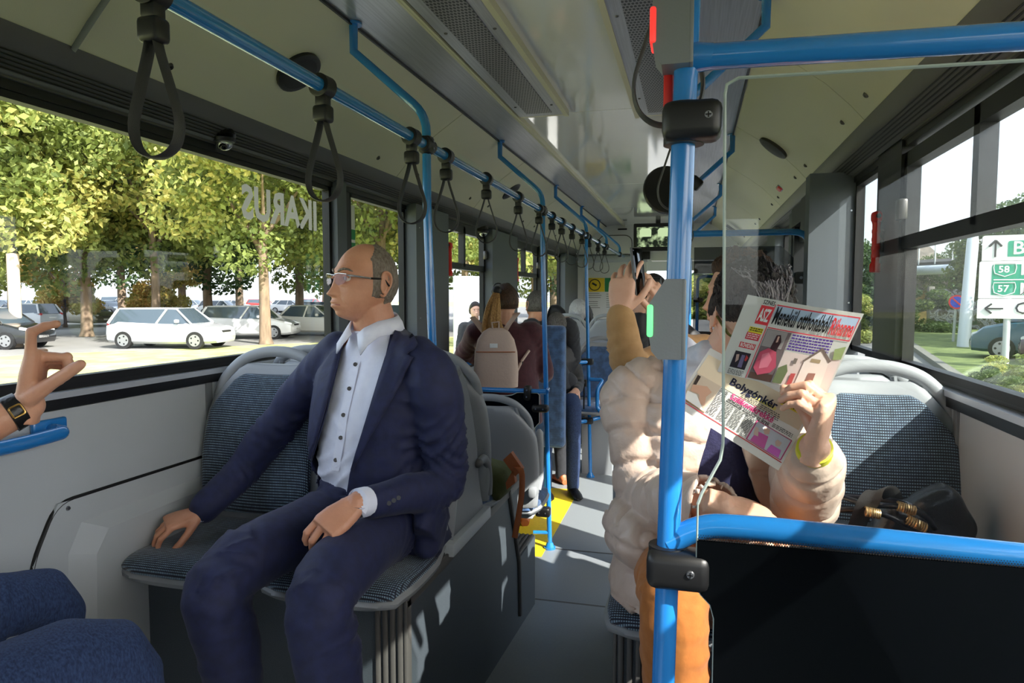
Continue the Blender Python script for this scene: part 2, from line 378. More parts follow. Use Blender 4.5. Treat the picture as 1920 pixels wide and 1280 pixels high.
m = MB(); m.box((mir(-1.616), 2.3, .6), (mir(-1.609), 2.312, 1.254)); struct('wall_seam_strip', m, MT['black'], wr) if False else struct('wall_seam_strip', MB().box((.668, 2.02, .5), (.677, 2.045, 1.254)), MT['armgrey'], wr)
# ------------------------------------------------------------------ ceiling
m = MB(); m.box((-1.72, YB, 2.62), (.78, 11.4, 2.66)); ce = struct('ceiling', m, MT['gloss'])
m = MB()
for a, b in ((-.2, 3.62), (3.625, 6.0), (6.005, 9.6)): pass
for a, b in ((YB, 3.62), (3.626, 6.0), (6.006, 9.6)): 
    m = MB(); m.box((-.90, a, 2.50), (-.04, b, 2.515)); struct('ceiling_sheet', m, MT['gloss'], ce)
def panelpts(X):
    return [Vector((X(a), 0, b)) for a, b in ((-1.526, 2.168), (-1.47, 2.232), (-1.39, 2.31), (-1.30, 2.378), (-1.21, 2.438), (-1.145, 2.482))]
for s, X in ((-1, XL), (1, mir)):
    br = [YB, -.6, 1.45, 3.42, 4.75, 6.3, 7.8, 9.6] if s < 0 else [YB, -.2, 1.55, 2.75, 4.05, 5.2, 6.6, 8.0, 9.6]
    pp = panelpts(X)
    for a, b in zip(br[:-1], br[1:]):
        m = MB(); g = .003
        r0 = [p+Vector((0, a+g, 0)) for p in pp]; r1 = [p+Vector((0, b-g, 0)) for p in pp]
        up = Vector((-s*-.006, 0, .012)) if False else Vector((s*.008, 0, .012))
        m.rings([r0+[p+up for p in r0[::-1]], r1+[p+up for p in r1[::-1]]])
        pn = struct('ceiling_cover', m, MT['ceil'], ce, 30)
        for yy in ((a*.85+b*.15), (a*.15+b*.85)):
            p = pp[1].lerp(pp[0], .25); q = MB(); nrm = Vector((-s*.65*-1 if False else -s*.65, 0, -.75)).normalized()
            c = p+Vector((0, yy, 0)); q.cyl(c-nrm*.002, c+nrm*.006, .012, 12, .009); struct('cover_lock', q, MT['darksteel'], pn)
            q = MB(); q.cyl(c+nrm*.006, c+nrm*.008, .005, 8); struct('lock_slot', q, MT['black'], pn)
    m = MB(); r = [(X(-1.145), 2.484), (X(-1.03), 2.497), (X(-.92), 2.492), (X(-.92), 2.51), (X(-1.145), 2.50)]
    m.prism([(a, YB, b) for a, b in r], (0, 12.0, 0)); struct('aluminium_strip', m, MT['alu'], ce)
    m = MB()
    for x0, z0 in ((-.922, 2.478), (-.905, 2.472)): a, b = sorted((X(x0), X(x0+.010))); m.box((a, YB, z0), (b, 9.6, 2.51))
    struct('cream_trim', m, MT['trimcream'], ce)
    m = MB(); a, b = sorted((X(-1.150), X(-1.142))); m.box((a, YB, 2.474), (b, 9.6, 2.49)); struct('shadow_gap', m, MT['black'], ce)
    # air outlet boxes
    a, b = sorted((X(-.885), X(-.655))); ye = 3.55 if s < 0 else 3.68
    m = MB(); m.box((a, -1.8, 2.474), (b, ye, 2.50)); gb = struct('air_outlet', m, MT['alu'], ce)
    m = MB(); m.box((a+.05, -1.75, 2.471), (b-.05, ye-.06, 2.475)); struct('perforated_sheet', m, MT['perf'], gb)
    m = MB(); e = b if s < 0 else a-.022; m.box((e, -1.8, 2.470), (e+.022, ye+.03, 2.50)); m.box((a, ye, 2.476), (b, ye+.03, 2.50)); struct('outlet_edge', m, MT['trimcream'], gb)
    for k in range(5):
        rivet((b-.025, -.6+k*.99, 2.474), .007, gb, 'screw', 'darksteel', (0, 0, -1)); rivet((a+.025, -.6+k*.99, 2.474), .007, gb, 'screw', 'darksteel', (0, 0, -1))
m = MB(); m.tube(bez([(-1.52, 1.45, 2.168), (-1.39, 1.45, 2.302), (-1.30, 1.45, 2.372), (-1.145, 1.45, 2.474)], 5), .012, 8, ry=.004); struct('seam_strip', m, MT['armgrey'], ce)
# ------------------------------------------------------------------ front end: driver's partition, header, windscreen
m = MB(); m.box((-1.70, 9.6, 0), (-.62, 9.64, 2.12)); pt = struct('wall_front', m, MT['white'])
m = MB(); m.prism([(-1.56, 9.4, 2.12), (-1.56, 9.4, 2.2), (-1.14, 9.4, 2.50), (.20, 9.4, 2.50), (.58, 9.4, 2.2), (.58, 9.4, 2.02), (-.55, 9.4, 2.02), (-.65, 9.4, 2.12)], (0, .3, 0)); struct('header_panel', m, MT['white'], pt)
m = MB(); m.tube(fillet([(-1.25, 9.39, 2.13), (-1.25, 9.39, 2.36), (-.80, 9.39, 2.36), (-.80, 9.39, 2.13)], .12), .006, 6); struct('hatch_outline', m, MT['duct'], pt)
m = MB(); m.rbox((-.93, 9.392, 2.44), (.12, .012, .02), .004); struct('slot', m, MT['black'], pt)
m = MB(); m.rbox((-.66, 9.38, 2.09), (.20, .03, .11), .01); struct('control_box', m, MT['black'], pt)
m = MB(); m.tube([(-1.55, 9.55, 2.06), (-.6, 9.55, 2.06)], .05, 12); struct('roller_cover', m, MT['plastic'], pt)
m = MB(); m.box((-.62, 9.6, 0), (-.58, 11.3, 1.2)); m.box((-.6, 11.2, -.3), (.7, 11.3, 1.0)); m.box((-1.7, 11.2, -.3), (-.6, 11.3, .95)); struct('dashboard', m, MT['black'], pt)
m = MB(); m.box((-1.7, 11.2, 1.95), (.75, 11.3, 2.66)); struct('destination_box', m, MT['plastic'], pt)
m = MB(); m.box((.0, 11.1, 1.9), (.7, 11.18, 2.3)); struct('sun_blind', m, MT['duct'], pt)
m = MB(); m.box((-1.66, 11.24, .9), (.7, 11.246, 2.0)); struct('windscreen', m, MT['glass'], pt)
# notices on the partition
po = tag(struct('notice_poster', MB().box((-1.46, 9.588, 1.30), (-.84, 9.598, 1.76)), MT['white']), 'white notice sheet with yellow and green pictogram blocks on the front partition', 'poster'); del po['kind']
m = MB(); m.box((-1.455, 9.582, 1.61), (-1.185, 9.59, 1.80)); struct('yellow_block', m, MT['yellow'], po)
MT['green'] = mat('sign_green', (22, 130, 72), .5)
m = MB(); m.box((-1.18, 9.582, 1.61), (-.845, 9.59, 1.80)); struct('green_block', m, MT['green'], po)
def ringpts(c, r, n=28): return [Vector(c)+Vector((math.cos(2*PI*k/n)*r, 0, math.sin(2*PI*k/n)*r)) for k in range(n)]
m = MB(); m.tube(ringpts((-1.32, 9.58, 1.705), .075), .006, 6, closed=True); m.box((-1.36, 9.578, 1.70), (-1.29, 9.582, 1.725), Matrix.Translation((-1.325, 0, 1.71)) @ Matrix.Rotation(.5, 4, 'Y') @ Matrix.Translation((1.325, 0, -1.71))); struct('camera_pictogram', m, MT['black'], po)
m = MB(); m.tube(ringpts((-1.01, 9.58, 1.705), .075), .006, 6, closed=True); m.tube([(-1.03, 9.58, 1.65), (-1.01, 9.58, 1.76), (-.98, 9.58, 1.65)], .008, 6); struct('exit_pictogram', m, MT['white'], po)
m = MB()
for k in range(7): m.box((-1.45, 9.586, 1.585-.028*k-(.03 if k > 2 else 0)), (-1.2+random.uniform(-.08, 0), 9.589, 1.591-.028*k-(.03 if k > 2 else 0))); m.box((-1.16, 9.586, 1.575-.03*k), (-.9+random.uniform(-.08, 0), 9.589, 1.581-.03*k))
struct('small_print', m, MT['duct'], po)
# ------------------------------------------------------------------ left ceiling handrail with its poles and hangers
RX, RZ = -.88, 2.058
hr = thing('ceiling_handrail', 'long blue ceiling handrail above the aisle on the left with poles and hangers', 'handrail', (RX, 0, RZ))
m = MB(); m.tube([(RX, -1.6, RZ), (RX, 9.1, RZ)], .0165, 20); obj('rail', m, MT['blue'], hr)
def hanger(y, pole, X=lambda x: x, parent=hr, rx=RX, flange=True):
    top = [(X(-1.145), y, 2.484), (X(-1.145), y, 2.39), (rx, y, RZ+.10)]
    zb_ = 1.24 if abs(y-2.23) < .01 else 0.0
    if pole: pts = top[:1]+fillet([top[1], top[2], (rx, y, RZ-.2)], .06)+[Vector((rx+(.05 if zb_ == 0 else .02), y, zb_))]
    else: pts = top[:1]+fillet([top[1], top[2], (rx, y, RZ)], .05)
    o = MB(); o.tube(pts, .015, 16, up=(0, 1, 0))
    p = obj('pole' if pole else 'hanger', o, MT['blue'], parent)
    o = MB(); o.cyl((X(-1.145), y, 2.485), (X(-1.145), y, 2.478), .03, 14)
    obj('flange', o, MT['blue'], parent); o = MB()
    if pole and flange and zb_ == 0: o.tube([(rx+.05, y, .0), (rx+.05, y, .012)], .036, 16); o.tube([(rx+.05, y, .012), (rx+.05, y, .04)], [.03, .018], 16); obj('floor_flange', o, MT['blue'], parent)
    o = MB(); o.tube([(rx, y-.04, RZ), (rx, y-.036, RZ), (rx, y+.036, RZ), (rx, y+.04, RZ)], [.019, .025, .025, .019], 18); o.rbox((rx, y, RZ), (.048, .05, .062), .014)
    c = obj('joint', o, MT['black'], parent)
    for dz in (-.012, .012):
        for A_, B_ in (((rx+.024, y, RZ+dz), (rx+.027, y, RZ+dz)), ((rx, y-.025, RZ+dz), (rx, y-.028, RZ+dz))): q = MB(); q.cyl(A_, B_, .004, 8); l_ = obj('bolt', q, MT['steel'], parent); l_.parent = c
for y, pole in ((.15, False), (2.23, True), (4.10, True), (5.85, True), (7.25, False), (8.6, False)): hanger(y, pole)
# ------------------------------------------------------------------ grab straps
MT['strap'] = mat('dark_grey_strap', (46, 46, 47), .55, bump=.15, bscale=500)
def make_strap(y, rx, label, group, root=None):
    t = thing('grab_strap', label, 'strap', (rx, y, RZ), 0, group)
    o = MB(); o.tube([(0, -.018, 0), (0, -.015, 0), (0, .015, 0), (0, .018, 0)], [.019, .0255, .0255, .019], 20); o.tube([(0, -.020, 0), (0, -.019, 0), (0, .019, 0), (0, .020, 0)], [.024, .028, .028, .024], 20); local('rail_ring', o, MT['black'], t)
    o = MB(); o.rbox((0, 0, -.034), (.030, .030, .03), .006); o.rbox((0, 0, -.066), (.044, .036, .042), .009, seg=3); local('buckle', o, MT['black'], t)
    o = MB(); pts = bez([(-.006, 0, -.075), (-.013, 0, -.105), (-.032, 0, -.165), (-.046, 0, -.215), (-.040, 0, -.252), (-.018, 0, -.272), (.012, 0, -.273), (.038, 0, -.255), (.046, 0, -.217), (.032, 0, -.165), (.013, 0, -.105), (.006, 0, -.075)], 5)
    o.tube(pts, .0135, 10, ry=.0028, up=(0, 1, 0)); local('loop', o, MT['strap'], t)
    return t
ORD = ['first', 'second', 'third', 'fourth', 'fifth', 'sixth', 'seventh', 'eighth', 'ninth', 'tenth', 'eleventh', 'twelfth', 'thirteenth', 'fourteenth', 'fifteenth', 'sixteenth']
ys = [1.0, 1.55, 2.10, 2.42, 2.93, 3.50, 4.0, 4.38, 4.72, 5.14, 5.62, 6.0, 6.6, 7.1]
LAB = ['largest dark grab strap hanging nearest the camera on the left blue rail', 'dark grab strap over the mirrored lettering at the end of the first window',
       'dark grab strap hanging just before the first blue pole of the left rail', 'dark grab strap hanging just behind the first blue pole of the left rail',
       'dark grab strap second behind the first blue pole of the left rail', 'dark grab strap third behind the first pole, in front of the second pole',
       'thin dark grab strap looping right against the second blue pole', 'thin dark grab strap just behind the second blue pole',
       'thin dark grab strap second behind the second blue pole', 'thin dark grab strap third behind the second blue pole',
       'thin dark grab strap looping just before the third blue pole', 'thin dark grab strap just behind the third blue pole',
       'thin dark grab strap second behind the third blue pole', 'farthest thin dark grab strap beside the raised hand with the wristband']
G = 'grab straps along the left rail'
st0 = make_strap(ys[0], RX, LAB[0], G)
for y, lb_ in zip(ys[1:], LAB[1:]):
    c = dup(st0, (RX, y, RZ), random.uniform(-.12, .12), lb_, G)
# ------------------------------------------------------------------ right handrail, its hangers and straps
RX2 = -.052
rr = thing('ceiling_handrail', 'blue ceiling handrail on the right, mostly hidden behind the near pole', 'handrail', (RX2, 0, RZ))
m = MB(); m.tube([(RX2, 1.0, RZ), (RX2, 9.1, RZ)], .0165, 16); obj('rail', m, MT['blue'], rr)
for y in (2.35, 4.27, 6.1, 7.6): hanger(y, False, mir, rr, RX2)
m = MB(); m.tube([(RX2, 6.1, RZ), (RX2, 6.1, 0)], .015, 12); obj('pole', m, MT['blue'], rr)
G = 'grab straps along the right rail'
dup(st0, (-.038, .99, RZ), .1, 'large dark grab strap hanging around the top of the near blue pole', G)
dup(st0, (RX2, 1.95, RZ), .05, 'dark grab strap half hidden behind the near blue pole', G)
for k, y in enumerate((2.9, 3.4)): dup(st0, (RX2, y, RZ), 0, ['small dark grab strap behind the near pole above the stop box', 'farther small dark grab strap behind the near pole'][k], G)
# ------------------------------------------------------------------ near pole with its two cross bars, glass screen
PX = lambda z: -.014+(z-1.85)*.021
npole = thing('grab_pole', 'thick blue pole nearest the camera with upper and lower cross bars', 'pole', (PX(.25), .95, .23))
m = MB(); m.tube([(PX(2.51), .95, 2.51), (PX(.23), .95, .23)], .0155, 24); obj('pole', m, MT['blue'], npole)
m = MB(); m.tube([(PX(1.858), .95, 1.858), (.67, .95, 1.846)], .0165, 20); m.tube([(PX(1.858), .95, 1.858), (.02, .95, 1.858)], [.021, .0165], 16); obj('upper_bar', m, MT['blue'], npole)
m = MB(); m.tube(fillet([(PX(1.2), .95, 1.215), (.018, .95, 1.243), (.10, .95, 1.244), (.675, .95, 1.227)], .03), .0165, 20, up=(0, 1, 0)); obj('lower_bar', m, MT['blue'], npole)
def clamp(z, x1, nm):
    m = MB(); x0 = PX(z)-.027
    pts = [(x0, z-.018), (x0+.008, z-.026), (x1-.008, z-.020), (x1, z-.012), (x1, z+.018), (x1-.008, z+.024), (x0+.008, z+.026), (x0, z+.018)]
    m.rbox(((x0+x1)/2, .937, z), (x1-x0, .052, .050), .013, seg=3)
    m.tube([(PX(z), .95, z-.026), (PX(z), .95, z+.026)], [.026, .026], 18)
    c = obj('clamp', m, MT['black'], npole)
    q = MB(); q.cyl((PX(z)+.030, .911, z+.002), (PX(z)+.030, .9085, z+.002), .0055, 12, .0045); b = obj('bolt', q, MT['steel'], npole); b.parent = c
    q = MB(); q.box((PX(z)+.0265, .9078, z+.0012), (PX(z)+.0335, .9085, z+.0028)); q.box((PX(z)+.0292, .9078, z-.0015), (PX(z)+.0308, .9085, z+.0055)); b = obj('bolt_slot', q, MT['black'], npole); b.parent = c
clamp(1.773, .032, 'a'); clamp(1.186, .028, 'b')
sc = thing('glass_screen', 'clear glass screen with black lower half behind the near blue pole', 'screen', (.35, .925, .3))
gl = [(.67, 1.81), (.05, 1.819), (.036, 1.812), (.034, 1.80), (.040, 1.36), (.037, 1.34), (.015, 1.295), (.010, 1.28), (.010, 1.20)]
up_ = gl[:]+[(.010, 1.232), (.67, 1.232)][:0]
def sheet(pts, y, t, name, m_, parent): m = MB(); m.prism([(x, y, z) for x, z in pts], (0, t, 0)); return obj(name, m, m_, parent, 30)
sheet(gl[:-1]+[(.010, 1.2325), (.67, 1.2325)], .917, .004, 'clear_pane', MT['screen'], sc)
MT['blackglass'] = mat('black_printed_glass', (3, 4, 5), .05, spec=.35)
sheet([(.67, 1.2325), (.010, 1.2325), (.010, 1.17), (.016, 1.160), (.028, 1.148), (.033, 1.13), (.033, .30), (.67, .30)], .917, .004, 'black_pane', MT['blackglass'], sc)
MT['edge'] = mat('polished_glass_edge', (165, 178, 172), .3)
m = MB(); m.tube([(x, .919, z) for x, z in gl[:-1]], .0022, 6, up=(0, 1, 0)); m.tube([(.67, .919, 1.81), (.05, .919, 1.819)], .002, 6); m.tube([(.010, .919, 1.28), (.010, .919, 1.17), (.016, .919, 1.160), (.028, .919, 1.148), (.033, .919, 1.13), (.033, .919, .3)], .0015, 6, up=(0, 1, 0)); obj('glass_edge', m, MT['edge'], sc)
# row of print dots where the black print fades out
m = MB()
for r in range(3):
    for k in range(210): x = .0115+.0031*(k+.5*(r % 2)); z = 1.2345+.0027*r; m.add([Vector((x+.0012*(1-.2*r)*math.cos(a), .9165, z+.0012*(1-.2*r)*math.sin(a))) for a in [PI/3*i for i in range(6)]], [tuple(range(6))])
o = obj('print_dots', m, MT['black'], sc, None); o['kind'] = 'stuff'
# stop button boxes
def stop_box(z0, z1, x0, x1, label, lampm, lamp, side=1, name='stop_button_box'):
    t = thing(name, label, 'button', ((x0+x1)/2, .94, z0)); c = (z1-z0)
    prof = [(x1, z0), (x0+.012, z0), (x0+.003, z0+.10*c), (x0, z0+.28*c), (x0, z0+.70*c), (x0+.020, z1), (x1, z1)]
    m = MB(); m.prism([(x, .916, z) for x, z in prof], (0, .046, 0)); bm_ = obj('housing', m, MT['armgrey'], t, 25)
    m = MB(); m.rbox((x1+.002, .940, (z0+z1)/2), (.006, .048, c), .002); obj('back_plate', m, MT['armgrey'], t)
    m = MB(); m.rbox((x0+.001, .936, lamp[0]), (.008, .046, lamp[1]), .003); obj('lit_strip', m, lampm, t)
    return t
MT['greenlamp'] = mat('green_lamp', (90, 225, 120), .3, emit=1.2); MT['redlamp'] = mat('red_lamp', (250, 60, 55), .3, emit=.5)
stop_box(1.468, 1.572, -.055, -.014, 'grey stop button box with green lit edge on the near blue pole', MT['greenlamp'], (1.518, .042))
stop_box(1.842, 1.955, -.056, -.010, 'grey stop button box with red edge at the top of the near pole', MT['redlamp'], (1.892, .045))
m = MB(); m.rbox((-.037, .975, 1.83), (.012, .03, .12), .003); tag(obj('red_sensor_strip', m, MT['red']), 'narrow red strip standing up behind the near blue pole below the upper box', 'strip')
# passenger mirror on the second right hanger
c = at(1252, 356, 4.2); t = thing('round_mirror', 'round black backed mirror clamped to a right hanger behind the near pole', 'mirror', c)
m = MB(); ax = Vector((.30, -.85, .18)).normalized(); m.tube([c-ax*.03, c-ax*.022, c, c+ax*.012, c+ax*.03, c+ax*.034], [.135, .142, .146, .142, .06, .001], 32); obj('mirror_back', m, MT['black'], t)
m = MB(); m.tube([c-ax*.031, c-ax*.06], [.134, .001], 24); obj('mirror_glass', m, MT['steel'], t)
h0 = at(1304, 343, 4.24); m = MB(); m.tube([c+ax*.02, c+ax*.02+Vector((.06, 0, .02)), h0], .016, 10); m.rbox(h0, (.075, .05, .07), .014, Matrix.Translation(h0) @ Matrix.Rotation(.7, 4, 'Y') @ Matrix.Translation(-h0)); obj('mirror_arm', m, MT['black'], t)
# ------------------------------------------------------------------ barrier at the second pole
b = thing('barrier', 'blue barrier rail with black panel in front of the woman with the backpack', 'barrier', (-1.2, 4.1, 0))
m = MB(); m.tube([(-1.60, 4.0, .985), (-.835, 4.0, .985)], .015, 16); m.tube([(-.835, 4.0, .985), (-.845, 4.1, .985)], .015, 12); obj('rail', m, MT['blue'], b)
pts = [(-1.56, .955), (-1.07, .953), (-1.04, .958), (-1.01, .985-.012), (-.99, .975), (-.885, .975), (-.875, .965), (-.875, .80), (-.885, .79), (-.905, .765), (-.91, .75), (-.91, .30), (-1.56, .30)]
m = MB(); m.prism([(x, 3.985, z) for x, z in pts], (0, .01, 0)); obj('panel', m, MT['blackglass'], b)
m = MB(); m.tube([(x, 3.99, z) for x, z in pts[:-1]], .004, 6, up=(0, 1, 0)); obj('panel_edge', m, MT['edge'], b)
for (x, z, w_, h_) in ((-.945, .975, .045, .09), (-.868, .885, .10, .045), (-.85, .262, .09, .06)):
    m = MB(); m.rbox((x, 3.995, z), (w_, .06, h_), .016, seg=3); cc = obj('clamp', m, MT['black'], b)
    for s in (-1, 1): q = MB(); p = (x+(w_*.22*s if w_ > h_ else 0), 3.963, z+(h_*.22*s if h_ > w_ else 0)); q.cyl(p, (p[0], 3.960, p[2]), .005, 8); l_ = obj('bolt', q, MT['steel'], b); l_.parent = cc
m = MB(); m.tube([(-.93, 4.08, .10), (-.83, 4.1, .10)], .012, 10); obj('foot_bar', m, MT['blue'], b)
# ------------------------------------------------------------------ wheelchair place: tall back pad, third pole barrier
t = thing('wheelchair_backrest', 'tall dark blue padded wheelchair backrest beside the second blue pole', 'backrest', (-1.1, 5.0, .43))
def weave(name, base, dash, rows=105, cols=170, amt=.75):
    m = mat(name, base, .85, sheen=.25); n = m.node_tree.nodes; l = m.node_tree.links; bs = n['Principled BSDF']
    tc = n.new('ShaderNodeTexCoord'); sp = n.new('ShaderNodeSeparateXYZ'); l.new(tc.outputs['Object'], sp.inputs[0])
    def mth(op, a, b_=None):
        q = n.new('ShaderNodeMath'); q.operation = op
        for i, vv in enumerate((a, b_)):
            if vv is None: continue
            if isinstance(vv, (int, float)): q.inputs[i].default_value = vv
            else: l.new(vv, q.inputs[i])
        return q.outputs[0]
    s = mth('ADD', sp.outputs[1], sp.outputs[2])
    fr = mth('FRACT', mth('ADD', mth('MULTIPLY', s, rows), 300)); fc = mth('FRACT', mth('ADD', mth('MULTIPLY', sp.outputs[0], cols), 300))
    dr = mth('MULTIPLY', mth('LESS_THAN', fr, .50), mth('LESS_THAN', fc, .68))
    nz = n.new('ShaderNodeTexNoise'); nz.inputs['Scale'].default_value = 60; nz.inputs['Detail'].default_value = 3; l.new(tc.outputs['Object'], nz.inputs[0])
    n2 = n.new('ShaderNodeTexNoise'); n2.inputs['Scale'].default_value = 18; l.new(tc.outputs['Object'], n2.inputs[0])
    fac = mth('MULTIPLY', dr, mth('MULTIPLY', mth('ADD', mth('MULTIPLY', nz.outputs[0], 1.1), .1), amt))
    r = n.new('ShaderNodeValToRGB'); r.color_ramp.elements[0].position = .4; r.color_ramp.elements[1].position = .62; r.color_ramp.elements[0].color = lin(base); r.color_ramp.elements[1].color = tuple(min(1, v*2.2) for v in lin(base)[:3])+(1,); l.new(n2.outputs[0], r.inputs[0])
    mx = n.new('ShaderNodeMix'); mx.data_type = 'RGBA'; l.new(fac, mx.inputs[0]); l.new(r.outputs[0], mx.inputs[6]); mx.inputs[7].default_value = lin(dash); l.new(mx.outputs[2], bs.inputs['Base Color'])
    bp = n.new('ShaderNodeBump'); bp.inputs['Strength'].default_value = .5; bp.inputs['Distance'].default_value = .002; l.new(dr, bp.inputs['Height']); l.new(bp.outputs[0], bs.inputs['Normal'])
    return m
MT['fabric'] = weave('seat_weave_navy', (12, 16, 32), (165, 198, 222)); MT['bluefabric'] = weave('seat_weave_blue', (40, 62, 96), (110, 150, 190), 105, 170, .5)
m = MB(); m.rbox((-1.13, 5.0, .885), (.46, .12, .90), .03, seg=3); obj('pad', m, MT['bluefabric'], t)
m = MB(); m.rbox((-1.13, 5.08, .87), (.40, .04, .86), .01); obj('backboard', m, MT['duct'], t)
for x_ in (-1.2, -1.05): m = MB(); m.tube([(x_, 5.07, .45), (x_, 5.07, 0)], .02, 10); obj('support', m, MT['blue'], t)
t = thing('arm_barrier', 'blue tube barrier with arm rest on the third blue pole', 'barrier', (-.83, 5.8, .5))
for pp_ in ([(-1.05, 5.55, 1.0), (-.835, 5.78, 1.0)], [(-1.05, 5.55, .5), (-.835, 5.78, .5), (-.60, 5.95, .56)], [(-1.05, 5.5, .42), (-.9, 5.9, .50)]): m = MB(); m.tube(pp_, .017, 10); obj('bar', m, MT['blue'], t)
m = MB(); m.tube(fillet([(-.835, 5.8, .85), (-.72, 5.78, .85), (-.76, 5.72, .78), (-.76, 5.72, .62), (-.70, 5.70, .56)], .03), .016, 10); obj('arm_rest', m, MT['blue'], t)
for z in (1.0, .5): m = MB(); m.rbox((-.855, 5.775, z), (.11, .06, .055), .016); obj('clamp', m, MT['black'], t)
m = MB(); m.rbox((-.87, 5.77, .82), (.03, .03, .06), .008); m.box((-.885, 5.765, .60), (-.873, 5.775, .80)); obj('belt_buckle', m, MT['black'], t)
# ------------------------------------------------------------------ door side partition on the right (blue frame with glass)
t = thing('door_partition', 'blue tube frame with tinted glass behind the seats on the right', 'partition', (.25, 3.7, 0))
m = MB(); m.tube(fillet([(RX2, 3.7, 1.868), (.555, 3.7, 1.868), (.545, 3.7, .36)], .09), .0165, 14, up=(0, 1, 0)); obj('frame', m, MT['blue'], t)
MT['tint'] = glass_mat('tinted_glass', (.45, .46, .47))
m = MB(); m.prism([(x, 3.71, z) for x, z in ((.0, .8), (.0, 1.80), (.42, 1.80), (.48, 1.74), (.48, .8))], (0, .008, 0)); obj('glass', m, MT['tint'], t)
m = MB(); m.rbox((.53, 3.69, 1.64), (.10, .06, .06), .014); c = obj('clamp', m, MT['black'], t); q = MB(); q.cyl((.51, 3.66, 1.64), (.51, 3.655, 1.64), .008, 8); l_ = obj('bolt', q, MT['steel'], t); l_.parent = c
# bars near the windscreen
t = thing('tube_barrier', 'small blue tube barrier near the windscreen at the far end', 'barrier', (0, 9.2, 0))
m = MB(); m.tube(fillet([(.05, 9.2, 0), (.05, 9.2, 1.80), (.6, 9.2, 1.80)], .08), .02, 10); obj('tube', m, MT['blue'], t); m = MB(); m.tube([(-.04, 8.6, 0), (-.04, 8.6, 2.0)], .018, 10); obj('post', m, MT['blue'], t)
m = MB(); m.rbox((.06, 9.17, 1.50), (.12, .06, .06), .015); obj('clamp', m, MT['black'], t)
# ------------------------------------------------------------------ blue wall handle at the left
t = thing('wall_handle', 'blue tubular handle on the left wall below the window, cut by the frame', 'handle', (-1.6, 1.1, 1.2))
m = MB(); m.tube(fillet([(-1.60, 1.415, 1.205), (-1.555, 1.415, 1.202), (-1.55, 1.31, 1.198), (-1.55, .5, 1.19), (-1.60, .46, 1.19)], .035), .0175, 18, up=(0, 0, 1)); obj('grip', m, MT['blue'], t)
for y_, z_ in ((1.415, 1.208), (.46, 1.19)): m = MB(); m.rbox((-1.607, y_, z_), (.016, .10, .05), .007, seg=3); obj('bracket', m, MT['blue'], t)
# ------------------------------------------------------------------ seats
def pillow(m, hw, ctr, nrm, th, L=18, W=16, q=3.2, conc=0.0, back=1.0):
    """soft slab: hw(t) half width, ctr(t) centre line, nrm(t) facing; th thickness towards nrm"""
    F_, B_ = [], []
    for j in range(L+1):
        t = .5-.5*math.cos(PI*j/L); c = Vector(ctr(t)); n = Vector(nrm(t)); hwv = hw(t)
        for i in range(W+1):
            u = -math.cos(PI*i/W); x = u*hwv
            e = max(0, 1-abs(u)**q)**(1/q)*max(0, 1-abs(2*t-1)**(q*1.6))**(1/q)
            p = c+Vector((x, 0, 0)); F_.append(p+n*(th*e+conc*u*u)); B_.append(p-n*(th*.35*back*e)+n*conc*u*u)
    k = W+1; fs = []
    for j in range(L):
        for i in range(W): a = j*k+i; fs.append((a, a+1, a+k+1, a+k))
    N = len(F_); fb = [tuple(N+i for i in f[::-1]) for f in fs]
    sidef = []
    ring = [i for i in range(W+1)]+[j*k+W for j in range(1, L+1)]+[L*k+i for i in range(W-1, -1, -1)]+[j*k for j in range(L-1, 0, -1)]
    for a, b_ in zip(ring, ring[1:]+ring[:1]): sidef.append((b_, a, N+a, N+b_))
    m.add(F_+B_, fs+fb+sidef)
def sstep(a, b, x): x = min(1, max(0, (x-a)/(b-a))); return x*x*(3-2*x)
def backc(t, H=.495): z = .02+H*t; return (0, .40+.10*t+.025*math.sin(PI*t)*-1, z)
def backw(t): 
    w_ = .197+.012*math.sin(PI*min(1, t*1.2)) - .075*sstep(.72, 1, t)
    return w_*(1-max(0, (t-.93)/.07)**2*.28)
def backn(t): return Vector((0, -.985, .17)).normalized()
